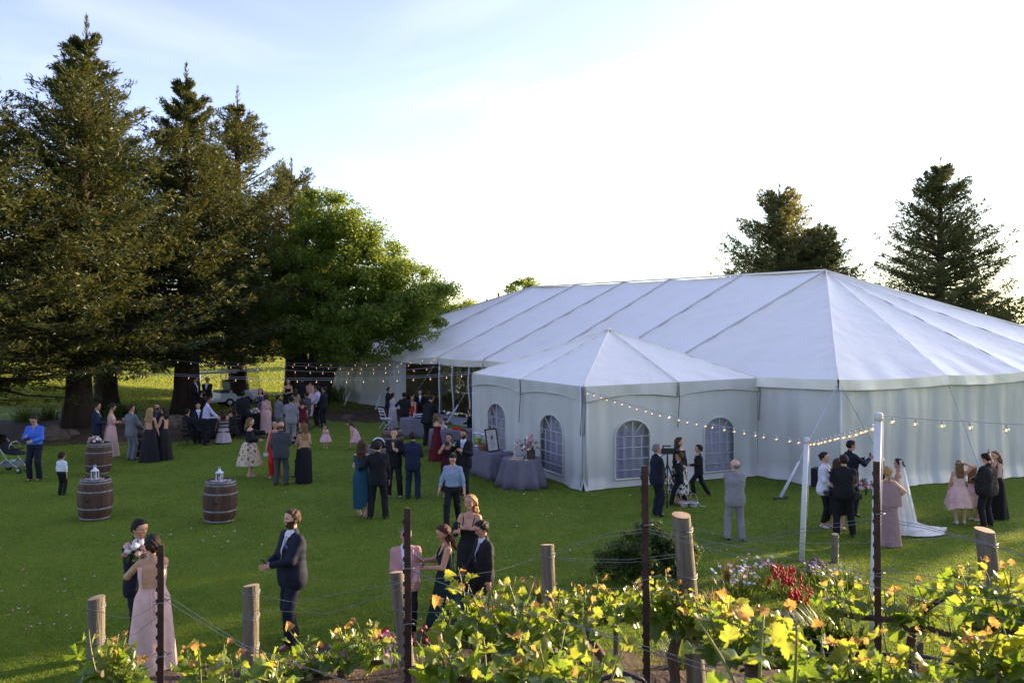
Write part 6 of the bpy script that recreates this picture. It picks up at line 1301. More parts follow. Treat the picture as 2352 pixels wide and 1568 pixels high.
MB().tube([(.12, y, .72+.20*math.sqrt(max(0, 1-(y/.21)**2))) for y in np.linspace(-.21, .21, 11)], .012, 5).obj('hood_edge', SILVER, s_); MB().tube([(.22, -.2, .70), (.34, 0, .72), (.22, .2, .70)], .02, 6).obj('bumper_bar', BLKF, s_); MB().box((.05, 0, .27), (.5, .34, .14)).obj('basket', mat('basket_grey', (0.16, 0.17, 0.18)), s_, smooth=False); MB().ball((.15, -.1, .36), (.10, .08, .06)).obj('mint_cloth', mat('mint', (0.25, 0.5, 0.38)), s_)

# ------------------------------------------------------------------ golf carts
CREAM = mat('cart_white', (0.56, 0.57, 0.56), .35, .06); TYRE = mat('tyre', (0.015, 0.015, 0.016), .8, .2); CSEAT = mat('cart_seat', (0.03, 0.03, 0.033), .5, .2)
def golf_cart(p, rz, label):
    t = thing('golf_cart', tuple(p), label, 'golf cart', 'golf carts parked beyond the trees', rz)
    b = MB(); prof = [(-1.15, .30), (-1.15, .62), (-1.0, .72), (-.35, .74), (-.30, .42), (.45, .40), (.62, .78), (.95, .70), (1.18, .48), (1.2, .30)]
    b.rings([[(x, s*.57, z) for x, z in prof] for s in (-1, 1)]).obj('body', CREAM, t, smooth=False)
    for x in (-.78, .80):
        for s in (-1, 1):
            w = MB().tube([(x, s*.44, .23), (x, s*.60, .23)], .23, 18).obj('wheel', TYRE, t); MB().tube([(x, s*.585, .23), (x, s*.612, .23)], .12, 12).obj('rim', CREAM, w)
    MB().box((-.55, 0, .80), (.50, 1.06, .12)).obj('seat', CSEAT, t, smooth=False); MB().box((-.86, 0, 1.08), (.10, 1.02, .40)).obj('seat_back', CSEAT, t, smooth=False)
    for x in (-.95, .66):
        for s in (-1, 1): MB().tube([(x+(.12 if x > 0 else 0), s*.53, .7), (x-.05, s*.50, 1.78)], .02, 6).obj('roof_post', DARK if x < 0 else SILVER, t)
    MB().rings([[(x*k, y*k, z) for x, y in ((-1.15, -.6), (.85, -.6), (.85, .6), (-1.15, .6))] for k, z in ((1, 1.76), (1, 1.81), (.94, 1.84))]).obj('roof', CREAM, t, smooth=False)
    MB().add([(.76, -.50, .80), (.76, .50, .80), (.63, .48, 1.74), (.63, -.48, 1.74)], [(0, 1, 2, 3)]).obj('windscreen', CLEARG, t); MB().tube([(.50+.02*math.sin(a), -.25+.16*math.cos(a), .98+.16*math.sin(a)) for a in np.linspace(0, 2*PI, 15)], .014, 5).tube([(.70, -.25, .8), (.50, -.25, .98)], .014, 5).obj('steering_wheel', DARK, t)
golf_cart(G(484, 935), -2.45, 'white golf cart parked behind the man in dark suit'); golf_cart(G(556, 926), -.35, 'golf cart half hidden by the redwood trunk')
# boulders along the tree bed
STONE = mat('boulder_stone', (0.105, 0.075, 0.05), .9, .35, 2.2, .8, 5)
def boulder(p, r, label, seed, m=None, group=None):
    g = np.random.default_rng(seed); n, k = 14, 9; R_ = []; o = g.uniform(0, 6, 6)
    for i in range(k+1):
        th = PI*(.03+.94*i/k); ring = []
        for j in range(n):
            ph = 2*PI*j/n; q = 1+.16*math.sin(2*ph+o[0]+th)+.12*math.sin(3*th+ph+o[1])+.07*math.sin(5*ph+o[2])+g.uniform(-.05, .05); q = min(q, 1.08)
            ring.append((r[0]*q*math.sin(th)*math.cos(ph), r[1]*q*math.sin(th)*math.sin(ph), r[2]*.55-r[2]*q*math.cos(th)))
        R_.append(ring)
    return MB().rings(R_).obj('boulder', m or STONE, None, smooth=False, loc=(p[0], p[1], p[2]-.06), rz=seed, label=label, cat='boulder', group=group)
for i, (px, py, r, lab) in enumerate(((122, 1013, (.55, .4, .42), 'pale angular boulder between the stroller and the thick trunk'), (160, 1002, (.4, .3, .22), 'low boulder beside the thick redwood trunk'), (280, 978, (.5, .35, .25), 'boulder behind the woman in pleated blush gown'), (318, 980, (.42, .35, .28), 'boulder behind the mid grey suit'), (402, 985, (.7, .45, .42), 'large rounded boulder beside the black gowns'), (655, 985, (.4, .3, .18), 'low boulder under the oak'), (800, 962, (.32, .28, .18), 'small boulder by the marquee strap'))):
    boulder(G(px, py), r, lab, 60+i)

# ------------------------------------------------------------------ string lights
WIREW = mat('light_wire', (0.42, 0.43, 0.45), .6, .05); BULBG = glass_mat('bulb_glass', (0.98, 0.95, 0.9), .3, .05)
def glow(name, c, e):
    m, nt, out = _mat(name); em = nt.nodes.new('ShaderNodeEmission'); em.inputs[0].default_value = (*c, 1); em.inputs[1].default_value = e; nt.links.new(em.outputs[0], out.inputs[0]); return m
GLOW = glow('filament', (1.0, 0.42, 0.15), 2.2)
SOCK = MB().lathe([(.012, .0), (.016, -.005), (.016, -.045), (.013, -.05)], 8).data('socket', WIREW); GLOBE = MB().ball((0, 0, -.082), .034, 12, 8).data('globe', BULBG); FILA = MB().ball((0, 0, -.078), (.010, .010, .016), 6, 4).data('filament', GLOW); FILB = MB().ball((0, 0, -.078), (.009, .009, .013), 6, 4).data('filament', GLOW)
def light_string(pts, n, label, big_=False, wire2=None, r=.006):
    """pts: 3-D knots; bulbs spread evenly along the run"""
    P3 = [np.array(p) for p in pts]; t = thing('string_lights', tuple(P3[0]), label, 'string lights'); o = P3[0]; pl = []
    for a, b in zip(P3[:-1], P3[1:]): pl += wire_pts(a-o, b-o, .03*np.linalg.norm(b-a)/4, 9)[:-1]
    pl.append(P3[-1]-o); MB().tube(pl, r, 4).obj('wire', WIREW, t)
    if wire2: MB().tube([p+np.array((0, 0, wire2)) for p in pl], r*.8, 4).obj('support_wire', WIREW, t)
    seg = np.cumsum([0]+[np.linalg.norm(pl[i+1]-pl[i]) for i in range(len(pl)-1)])
    for k in range(n):
        s = seg[-1]*(k+.5+rp.uniform(-.12, .12))/n; i = min(np.searchsorted(seg, s), len(pl)-1); q = pl[i-1]+(pl[i]-pl[i-1])*((s-seg[i-1])/(seg[i]-seg[i-1]+1e-9)) if i > 0 else pl[0]
        bo = link('bulb', GLOBE, t, tuple(q)); bo.rotation_euler = (rp.uniform(-.25, .25), rp.uniform(-.25, .25), 0); link('socket', SOCK, bo); link('filament', FILA if big_ else FILB, bo)
light_string([AT(150, 850, 34), AT(400, 862, 32.5), AT(700, 872, 31), AT(900, 870, 29.8), (A0[0]-.05, A0[1]-.05, ZE)], 26, 'double run of globe lights from the redwoods to the pagoda corner', wire2=.07)
light_string([AT(395, 826, 37), AT(560, 842, 37), AT(720, 853, 37.2), AT(900, 852, 37), tuple(E(16.8)+(0, 0, -.05))], 24, 'globe lights dipping lowest between redwoods and the strapped marquee pole')
light_string([AT(480, 828, 39), AT(650, 838, 39), AT(860, 845, 39), tuple(E(20.4)+np.array((-.1, -.1, -.12)))], 20, 'globe lights running from redwoods to the entrance pole')
light_string([AT(610, 830, 41), AT(760, 835, 41), AT(900, 834, 40.5), tuple(E(20.4)+np.array((0, 0, .02)))], 15, 'uppermost globe lights running past the oak to the marquee eave')
def light_pole(top, Yb, base_px, label):
    b = G(*base_px); a = AT(top[0], top[1], Yb); t = thing('light_pole', tuple(b), label, 'pole')
    MB().tube([(0, 0, -.1), tuple((a-b)*.5), tuple(a-b)], [.054, .052, .050], 14).obj('shaft', WMETAL, t); MB().lathe([(.056, -.10), (.058, 0), (.048, .012), (.02, .02)], 14, tuple(a-b)).obj('cap', STRAP, t); MB().tube([tuple(a-b+np.array((.06, -.02, -.06))), tuple((a-b)*.35+np.array((.066, -.02, 0)))], .006, 5).obj('cord', WIREW, t); return a
lp1 = light_pole((1853, 1006), G(1841, 1288)[1], (1841, 1288), 'white light pole planted beside the purple flowers'); lp2 = light_pole((2018, 950), G(2003, 1500)[1], (2003, 1500), 'white light pole directly behind the rusty vineyard post')
cB = np.array((B0[0], B0[1]-.06, ZE-.08)); light_string([cB, cB*.5+lp1*.5+np.array((0, 0, -.16)), lp1+np.array((-.03, -.02, -.03))], 25, 'globe lights hanging across the pagoda front to the white pole')
light_string([lp1+np.array((.04, -.02, -.05)), lp1*.55+lp2*.45+np.array((0, 0, -.10)), lp2+np.array((-.05, 0, -.12))], 14, 'globe lights climbing between the two white poles', True)
light_string([lp2+np.array((.06, -.02, -.02)), AT(2210, 966, 9.9), AT(2480, 978, 8.6)], 6, 'large globe lights running out from the taller white pole', True)
# ------------------------------------------------------------------ vineyard posts and wires
LOG = mat('weathered_post', (0.155, 0.130, 0.095), .9, .35, 5, .7, 16, stretch=(5, 5, 0.5)); LOGT = mat('cut_post_top', (0.42, 0.28, 0.17), .9, .25, 12); RUST = mat('rusty_steel', (0.045, 0.020, 0.014), .75, .45, 14, .4, 30); GALV = mat('galvanised_wire', (0.20, 0.20, 0.20), .5, .2, metal=.6)
def D(px, py, d): return AT(px, py, d)
def wood_post(top, bot_px, label, r=.066):
    a = D(*top); bx = (bot_px-CXP)/FPX*top[2]; b = np.array((bx, top[2], zgf(bx, top[2])-.15)); t = thing('wooden_post', tuple(b), label, 'post', 'wooden vineyard end posts'); v = a-b; g = random.Random(int(top[0])); ph = g.uniform(0, 6); R_ = []
    for k in np.linspace(0, 1, 9): R_.append([tuple(v*k+np.array((r*(1.03-.05*k)*math.cos(q)*(1+.05*math.sin(3*q+ph)), r*(1.03-.05*k)*math.sin(q)*(1+.05*math.sin(2*q+ph+2*k)), (.012*math.sin(q+ph) if k == 1 else 0)))) for q in (2*PI*i/16 for i in range(16))])
    MB().rings(R_, cap=False).obj('shaft', LOG, t); n = len(R_[-1]); MB().add(R_[-1]+[tuple(v+np.array((0, 0, .004)))], [(n, i, (i+1) % n) for i in range(n)]).obj('cut_top', LOGT, t)
    for k in (.93, .70, .42): c_ = v*k; MB().tube([tuple(c_+np.array((1.05*r*math.cos(q), 1.05*r*math.sin(q), .012*math.sin(q*2)))) for q in np.linspace(0, 2*PI, 17)], .004, 4).tube([tuple(c_+np.array((1.05*r*math.cos(q), 1.05*r*math.sin(q), .018+.01*math.sin(q)))) for q in np.linspace(0, 2*PI, 17)], .004, 4).obj('wire_wrap', GALV, t)
    return a
wood_post((221, 1371, 6.7), 219, 'grey wooden post near the couple with the bouquet'); wood_post((577, 1343, 6.9), 575, 'grey wooden post between the couple and the man with floral tie'); wood_post((911, 1313, 7.2), 942, 'sunlit wooden post next to the pink jacket'); wood_post((1257, 1250, 8.0), 1268, 'slim wooden post between the dark suit and the rose bush'); wood_post((1565, 1182, 6.2), 1608, 'thick tilted wooden post in front of the rose bush', .070); wood_post((2262, 1216, 6.1), 2318, 'mossy tilted wooden post with a vine behind it', .070)
p6 = G(1918, 1292); wood_post((1918, 1226, float(p6[1])), 1918, 'short wooden post standing on the lawn edge by the purple flowers', .066)
def steel_post(px, top, d, label, lean=0):
    a = D(px, top, d); bx = a[0]+lean; zb = zgf(bx, d)-.2; t = thing('steel_post', (bx, d, zb), label, 'post', 'rusty steel vineyard posts'); h = a[2]-zb; m = MB(); w, q = .046, .034
    prof = [(-w/2, -q/2), (w/2, -q/2), (w/2, -q/2+.006), (.008, -q/2+.006), (.008, q/2), (-.008, q/2), (-.008, -q/2+.006), (-w/2, -q/2+.006)]
    m.rings([[(x-lean*k, y, h*k) for x, y in prof] for k in (0, .5, 1)]).obj('shaft', RUST, t, smooth=False)
    z = .3
    while z < h-.05: MB().add([(-w/2-lean*z/h, -q/2, z), (-w/2-.010-lean*z/h, -q/2-.004, z+.008), (-w/2-.010-lean*z/h, -q/2-.004, z+.030), (-w/2-lean*z/h, -q/2, z+.036), (-w/2-lean*z/h, -q/2+.006, z), (-w/2-.008-lean*z/h, -q/2+.006, z+.010), (-w/2-.008-lean*z/h, -q/2+.006, z+.028), (-w/2-lean*z/h, -q/2+.006, z+.036)], [(0, 1, 2, 3), (7, 6, 5, 4), (1, 5, 6, 2), (2, 6, 7, 3), (0, 4, 5, 1)]).obj('notch', RUST, t, smooth=False); z += .085
    for zz in (h-(.36 if px > 1900 else .40), h-.78): 
        if zz > .3: MB().tube([(-.05, -.03, zz), (-.03, .03, zz+.01), (.03, .03, zz), (.05, -.03, zz+.012), (.09, -.04, zz+.03)], .004, 4).tube([(-.03, -.024, zz-.012), (.04, -.024, zz-.008)], .005, 4).obj('wire_clip', GALV, t)
steel_post(371, 1250, 5.9, 'rusty steel post standing before the woman with the bouquet'); steel_post(936, 1166, 5.7, 'rusty steel post hiding part of the pink jacket', .01); steel_post(1480, 1069, 5.8, 'tall rusty steel post before the rose bush', .02); steel_post(2011, 1059, 5.9, 'tall rusty steel post in line with the white light pole', .02)
def wire(pts, label, r=.0028, sag=.0):
    r = r*.72
    P3 = [D(*p) for p in pts]; o = P3[0]; pl = []
    for a, b in zip(P3[:-1], P3[1:]): pl += wire_pts(a-o, b-o, sag, 7)[:-1]
    pl.append(P3[-1]-o); MB().tube(pl, r, 5).obj('trellis_wire', GALV, None, loc=tuple(o), label=label, cat='wire', group='trellis wires between the vineyard posts')
WL = 'galvanised trellis wire strung from the rusty post '
wire([(221, 1398, 6.7), (300, 1418, 6.3), (371, 1374, 5.9)], WL+'near the couple to the grey wooden post', sag=.02); wire([(221, 1480, 6.7), (310, 1455, 6.3), (371, 1408, 5.9)], 'lower slack wire from the grey wooden post to the couple post')
wire([(371, 1373, 5.9), (567, 1492, 5.0), (746, 1544, 4.3), (1020, 1650, 3.4)], WL+'near the couple down past the leaves', .0032); wire([(380, 1364, 5.9), (560, 1480, 5.05), (748, 1548, 4.3), (1020, 1660, 3.4)], 'twin wire running beside the long descending wire', .0032); wire([(371, 1500, 5.9), (420, 1560, 5.4), (480, 1630, 5.0)], 'low wire leaving the foot of the couple post')
wire([(577, 1364, 6.9), (690, 1385, 6.6), (760, 1366, 6.3), (936, 1336, 5.7)], 'thin wire crossing behind the man with floral tie'); wire([(577, 1400, 6.9), (760, 1408, 6.3), (936, 1345, 5.7)], 'second thin wire crossing behind the man with floral tie')
wire([(936, 1306, 5.7), (1130, 1385, 5.0), (1321, 1437, 4.5), (1800, 1600, 3.3)], WL+'by the pink jacket across the leaves', .0032); wire([(940, 1309, 5.7), (1085, 1365, 5.2), (1310, 1430, 4.5), (1830, 1590, 3.3)], 'twin wire beside the long wire from the pink jacket post', .0032); wire([(930, 1427, 5.7), (1090, 1478, 5.1), (1320, 1560, 4.4), (1500, 1640, 3.9)], 'lower wire from the pink jacket post into the leaves', .003)
wire([(911, 1340, 7.2), (1138, 1311, 7.6), (1257, 1275, 8.0)], 'wire joining the sunlit post and the slim post'); wire([(911, 1402, 7.2), (1000, 1406, 7.4), (1110, 1398, 7.7), (1257, 1348, 8.0)], 'lower double wire joining the sunlit post and the slim post')
wire([(1257, 1272, 8.0), (1310, 1282, 7.8), (1440, 1285, 7.0), (1567, 1270, 6.2)], 'slack wire from the slim post past the rose bush'); wire([(1257, 1277, 8.0), (1330, 1290, 7.7), (1450, 1291, 6.9), (1570, 1277, 6.2)], 'twin slack wire from the slim post past the rose bush'); wire([(1257, 1270, 8.0), (1400, 1222, 6.6), (1480, 1214, 5.8)], 'wire from the slim post up to the rose bush steel post'); wire([(1257, 1278, 8.0), (1390, 1232, 6.6), (1480, 1222, 5.8)], 'twin wire from the slim post up to the rose bush steel post')
wire([(1480, 1214, 5.8), (1620, 1240, 5.4), (1835, 1285, 4.9), (2352, 1392, 4.0), (2500, 1425, 3.8)], WL+'by the rose bush toward the vines', .003); wire([(1480, 1219, 5.8), (1640, 1262, 5.4), (1835, 1305, 4.9), (2352, 1430, 4.0), (2500, 1470, 3.8)], 'twin wire from the rose bush steel post toward the vines', .003); wire([(1480, 1340, 5.8), (1560, 1370, 5.5), (1710, 1425, 5.0), (2000, 1500, 4.3), (2352, 1600, 3.7)], 'lower wire from the rose bush steel post into the leaves', .003); wire([(1480, 1345, 5.8), (1400, 1352, 6.5), (1262, 1352, 8.0)], 'low wire between the slim post and the rose bush steel post')
wire([(1567, 1203, 6.2), (1692, 1238, 6.0), (1835, 1247, 5.9), (2011, 1246, 5.9), (2262, 1226, 6.1), (2420, 1214, 6.2)], 'long wire between the two tilted wooden posts'); wire([(1567, 1256, 6.2), (1700, 1240, 6.1), (1880, 1208, 6.0), (2011, 1187, 5.9)], 'wire rising from the thick tilted post to the pole post'); wire([(1567, 1262, 6.2), (1700, 1250, 6.1), (1880, 1216, 6.0), (2011, 1196, 5.9)], 'twin wire rising from the thick tilted post to the pole post')
wire([(2011, 1186, 5.9), (2110, 1204, 5.5), (2262, 1245, 5.0), (2420, 1292, 4.6)], WL+'by the white pole past the mossy post', .003); wire([(2011, 1194, 5.9), (2120, 1212, 5.5), (2270, 1250, 5.0), (2420, 1300, 4.6)], 'twin wire from the white pole post past the mossy post', .003); wire([(2011, 1306, 5.9), (2130, 1322, 5.4), (2352, 1362, 4.7), (2450, 1385, 4.5)], 'middle wire from the white pole post', .003); wire([(2011, 1428, 5.9), (2120, 1462, 5.3), (2352, 1540, 4.4), (2450, 1580, 4.2)], 'low wire from the white pole post through the vine', .003)
HOSE = mat('drip_hose', (0.018, 0.017, 0.020), .35, .2)
for pts, lab in (([(1700, 1540, 6.2), (1823, 1503, 6.0), (1940, 1500, 5.7), (2060, 1502, 5.4), (2130, 1508, 5.2), (2230, 1532, 4.9), (2400, 1575, 4.5)], 'black drip hose passing the vine trunk'), ([(1330, 1590, 4.6), (1390, 1556, 4.7), (1434, 1545, 4.7), (1475, 1560, 4.7), (1510, 1600, 4.7)], 'black drip hose arching out of the bed')):
    P3 = [D(*p) for p in pts]; MB().tube([p-P3[0] for p in P3], .013, 8).obj('drip_hose', HOSE, None, loc=tuple(P3[0]), label=lab, cat='hose')

# ------------------------------------------------------------------ vines
VM = [leaf_mat('vine_leaf', (0.045, 0.095, 0.012), (0.090, 0.145, 0.018), 0.45, (0.28, 0.40, 0.03), 9, .32, .5), leaf_mat('vine_leaf_young', (0.085, 0.13, 0.020), (0.14, 0.16, 0.025), 0.5, (0.44, 0.47, 0.05), 9, .32, .5), leaf_mat('vine_tip', (0.20, 0.12, 0.03), (0.28, 0.15, 0.05), 0.5, (0.62, 0.36, 0.09), 9, .35, .5)]
CANE = mat('vine_cane', (0.085, 0.052, 0.032), .85, .35, 18, .8, 30); SHOOT = mat('green_shoot', (0.16, 0.17, 0.035), .5, .2)
def leaf_data(seed, m, curl):
    g = random.Random(seed); pts = []; n = 26
    for k in range(n):
        a = 2*PI*(k+.5)/n-PI/2; da = abs(math.atan2(math.sin(a+PI/2), math.cos(a+PI/2)))   # angle from the stalk
        r = .50*(.82+.18*abs(math.cos(2.5*(a-PI/2)))**.8)*(1+.09*(1 if k % 2 else -1))*(1-.50*math.exp(-(da/.28)**2))*g.uniform(.95, 1.05)
        x, y = r*math.cos(a), r*math.sin(a)+.12; pts.append((x, y, curl*(x*x*1.6)-.55*curl*y*y+.05*math.sin(5*a+seed)+g.uniform(-.015, .015)))
    mid = [(x*.55, .02+(y-.02)*.55, z*.42+(.035 if k % 5 == 2 else -.02)+g.uniform(-.012, .012)) for k, (x, y, z) in enumerate(pts)]
    return MB().add(pts+mid+[(0, .02, 0.0)], [(k, (k+1) % n, n+(k+1) % n, n+k) for k in range(n)]+[(2*n, n+k, n+(k+1) % n) for k in range(n)]).data('leaf', m, smooth=True)
LEAVES = [[leaf_data(i*7+j, VM[i], c_) for j, c_ in enumerate((.55, -.5, .95, -.85))] for i in range(3)]
def rot_to(fw, up_, roll):
    y = Vector(fw).normalized(); z = Vector(up_); z = (z-y*z.dot(y)).normalized(); x = y.cross(z); m = Matrix((x, y, z)).transposed().to_4x4(); return m @ Matrix.Rotation(roll, 4, 'Y')
def vine(cordon, base, label, n_sh, L=(.28, .5), seed=0, size=.10, trunk=True, maxleaf=290, lat=.08, dens=7.2):
    g = random.Random(seed); pts = [D(*c_) for c_ in cordon]; o = D(*base) if base else pts[0].copy()
    if base: o[2] = zgf(o[0], o[1])-.05
    root = thing('grape_vine', tuple(o), label, 'vine', 'vines leafing out along the trellis')
    if trunk:
        j = min(pts, key=lambda p: abs(p[0]-o[0])); d = j-o
        MB().tube([(0, 0, 0), tuple(d*.3+np.array((.03, .01, 0))), tuple(d*.65+np.array((-.025, 0, 0))), tuple(d)], [.050, .040, .042, .034], 9).obj('trunk', CANE, root)
        MB().box((.055, .03, d[2]*.45), (.035, .035, d[2]*.95)).obj('stake', LOG, root, smooth=False)
    cp = [tuple(p-o+np.array((g.uniform(-.015, .015), g.uniform(-.02, .02), g.uniform(-.015, .015)))) for p in pts]
    MB().tube(cp, [.026-.012*i/len(cp) for i in range(len(cp))], 7).obj('cane', CANE, root)
    seg = np.cumsum([0]+[np.linalg.norm(pts[i+1]-pts[i]) for i in range(len(pts)-1)]); cnt = 0
    n_sh = max(3, int(n_sh*.95))
    for s in range(n_sh):
        q = seg[-1]*(s+g.uniform(.1, .9))/n_sh; i = max(1, min(int(np.searchsorted(seg, q)), len(pts)-1)); st = pts[i-1]+(pts[i]-pts[i-1])*((q-seg[i-1])/(seg[i]-seg[i-1]+1e-9))-o
        ln = g.uniform(*L); dv = nrm((g.gauss(0, .30), g.gauss(0, .30), 1)); bend = np.array((g.gauss(0, .12), g.gauss(0, .12), 0)); path = [st+dv*ln*t+bend*ln*t*t for t in np.linspace(0, 1, 6)]
        MB().tube(path, [.007, .006, .0055, .005, .004, .0025], 5).obj('shoot', SHOOT, root); nl = int(dens*ln/.4*g.uniform(.8, 1.2))+2
        for k in range(nl):
            if cnt >= maxleaf: break
            t = (k+.5)/nl; p = st+dv*ln*t+bend*ln*t*t; a = k*2.4+s+g.uniform(-.5, .5); out = np.array((math.cos(a), math.sin(a), .15)); sz = size*1.42*(1.12-.70*t**1.4)*g.uniform(.55, 1.2); pet = lat*(1.2-.7*t)*g.uniform(.6, 1.5)
            if t > .93: sz *= .6
            p = p+out*pet; fwd = nrm(out*.8+np.array((0, 0, -.75+1.3*t))+np.array((g.gauss(0, .25), g.gauss(0, .25), g.gauss(0, .25)))); upv = nrm(np.array((g.gauss(0, .5), g.gauss(0, .5), .9))+out*.45)
            mi = 2 if t > .91 else (1 if (t > .62 or g.random() < .22) else 0)
            M = Matrix.Translation(p) @ rot_to(fwd, upv, g.gauss(0, .4)) @ Matrix.Diagonal((sz, sz, sz, 1)); lo = link('leaf', LEAVES[mi][g.randrange(4)], root, mat4=M); cnt += 1
    return root
VL = 'leafy grape vine '
vine([(228, 1572, 5.3), (262, 1578, 5.2), (300, 1588, 5.1)], (270, 1600, 5.2), VL+'at the feet of the couple with the bouquet', 9, (.22, .40), 1, .10)
vine([(405, 1600, 4.7), (540, 1600, 4.4), (660, 1610, 4.2)], (540, 1640, 4.4), VL+'with orange tips between the couple and the next wooden post', 14, (.14, .32), 2, .09)
vine([(715, 1530, 6.5), (800, 1522, 6.4), (885, 1518, 6.2)], (780, 1600, 6.4), VL+'below the man with floral tie', 12, (.20, .34), 3, .10)
vine([(600, 1560, 6.4), (660, 1556, 6.4), (725, 1550, 6.4)], None, VL+'low shoots at the shoes of the man with floral tie', 7, (.10, .22), 23, .09, trunk=False)
vine([(1020, 1470, 5.6), (1120, 1482, 5.3), (1230, 1500, 5.0), (1330, 1520, 4.8)], (1130, 1640, 5.3), VL+'in front of the bottle green gown and dark suit', 20, (.24, .50), 4, .115)
vine([(1000, 1560, 4.3), (1120, 1580, 4.0), (1260, 1600, 3.8), (1400, 1610, 3.6)], (1180, 1700, 4.0), VL+'low row of broad leaves before the flower bed', 18, (.16, .30), 5, .115)
vine([(1262, 1432, 7.4), (1350, 1425, 7.0), (1475, 1420, 6.5)], (1400, 1545, 6.9), VL+'between the slim wooden post and the rose bush steel post', 20, (.22, .40), 6, .10)
vine([(1485, 1432, 6.3), (1560, 1445, 6.1), (1630, 1470, 5.9), (1720, 1480, 5.7)], (1535, 1568, 6.2), VL+'around the thick tilted post', 22, (.24, .46), 7, .105)
vine([(1640, 1500, 4.9), (1740, 1520, 4.7), (1850, 1530, 4.5)], (1700, 1620, 4.8), VL+'beside the strap leaved plants', 14, (.18, .36), 8, .11)
vine([(1700, 1640, 2.5), (1760, 1660, 2.4), (1840, 1700, 2.3)], None, VL+'with one huge golden tip reaching over the bed', 3, (.30, .36), 9, .085, trunk=False, dens=8)
vine([(1900, 1395, 6.5), (1960, 1418, 6.3), (2030, 1420, 6.1), (2065, 1430, 6.1), (2095, 1462, 6.1)], (2100, 1560, 6.1), VL+'with bare crooked trunk on the sunny grass', 11, (.18, .32), 10, .095)
vine([(2095, 1450, 6.1), (2125, 1440, 6.1), (2190, 1460, 6.0), (2240, 1475, 5.9), (2270, 1455, 5.8), (2352, 1462, 5.6)], None, VL+'arm stretching from the crooked trunk to the mossy post', 9, (.14, .28), 11, .095, trunk=False)
vine([(2110, 1420, 6.4), (2140, 1385, 6.4), (2200, 1360, 6.3), (2275, 1342, 6.2)], None, VL+'arm arching up to the mossy post', 8, (.14, .26), 12, .095, trunk=False)
vine([(2240, 1440, 5.2), (2330, 1450, 5.0), (2420, 1470, 4.8)], None, VL+'crowding the mossy tilted post', 12, (.24, .46), 13, .10, trunk=False)
vine([(1870, 1600, 3.9), (1990, 1612, 3.8), (2130, 1620, 3.7)], None, VL+'with shoots rising before the strap leaved plants', 13, (.20, .40), 14, .10, trunk=False)
vine([(2200, 1580, 4.1), (2290, 1570, 4.0), (2380, 1560, 3.9)], None, VL+'with pale tips beyond the drip hose', 10, (.20, .36), 15, .10, trunk=False)

# ------------------------------------------------------------------ flower bed planting
GREENP = leaf_mat('bed_leaf', (0.025, 0.055, 0.012), (0.06, 0.11, 0.022), .3, (0.25, 0.32, 0.04), 6, .4, .4); STRAW = leaf_mat('feather_grass', (0.16, 0.12, 0.05), (0.26, 0.19, 0.08), .4, (0.5, 0.36, 0.12), 6); REDF = mat('flower_red', (0.42, 0.010, 0.012), .6, .25, 20); PURP = mat('flower_purple', (0.22, 0.05, 0.17), .6, .3, 20); PINKF = mat('flower_pink', (0.52, 0.22, 0.30), .6, .2, 20); WHF = mat('flower_white', (0.62, 0.58, 0.62), .6, .1, 20); CRIM = mat('flower_crimson', (0.20, 0.012, 0.022), .6, .3, 20)
def plant(px, py, label, n=120, L=.3, w=.02, spread=.3, m=None, heads=0, hr=.025, hm=(), hz=(.25, .4), arch=.5, name='flower_clump', cat='flowers', seed=1, strap=False, pos=None, headshape='disc'):
    p = G(px, py) if pos is None else np.array(pos); g = np.random.default_rng(seed); t = thing(name, tuple(p), label, cat)
    a = g.random(n)*2*PI; r0 = spread*g.random(n)**.6*(.35 if strap else 1); ln = L*g.uniform(.5, 1.1, n); V = []; F = []
    dx, dy = np.cos(a), np.sin(a); bx, by = r0*np.cos(a+g.normal(size=n)), r0*np.sin(a+g.normal(size=n))
    for i in range(n):
        o_ = len(V); ar = arch*g.uniform(.4, 1.3)
        for j, tt in enumerate((0, .4, .75, 1)):
            wd = w*(.6, 1, .75, .05)[j]; x = bx[i]+dx[i]*ln[i]*ar*tt*tt; y = by[i]+dy[i]*ln[i]*ar*tt*tt; z = ln[i]*(tt-.45*ar*tt*tt)-.02; V += [(x-dy[i]*wd, y+dx[i]*wd, z), (x+dy[i]*wd, y-dx[i]*wd, z)]
        for j in range(3): F.append((o_+2*j, o_+2*j+1, o_+2*j+3, o_+2*j+2))
    link('leaves', np_mesh('leaves', np.array(V), np.array(F), m or GREENP), t)
    for i in range(heads):
        aa = g.random()*2*PI; rr = spread*g.random()**.5; c_ = np.array((rr*math.cos(aa), rr*math.sin(aa), g.uniform(*hz))); mb = MB(); q = hr*g.uniform(.7, 1.2)
        if headshape == 'disc':
            tl = nrm((g.normal()*.35, -.35+g.normal()*.3, 1)); u_ = nrm(np.cross(tl, (1, 0, .2))); v_ = np.cross(tl, u_); k8 = 10
            mb.add([c_+(u_*math.cos(2*PI*k/k8)+v_*math.sin(2*PI*k/k8))*q*(1 if k % 2 else .7)+tl*q*.15 for k in range(k8)]+[c_], [(k8, k, (k+1) % k8) for k in range(k8)])
        elif headshape == 'ball': rose(mb, c_, q, 0, None)
        else:
            for k in range(5): mb.ball(c_+np.array((g.normal()*.012, g.normal()*.012, -.05+.026*k)), q*(1.15-.16*k), 6, 3)
        mb.tube([(c_[0]*.6, c_[1]*.6, 0), tuple(c_)], .003, 4, mi=1); mb.obj('bloom', [hm[int(g.integers(len(hm)))], GREENP], t)
    return t
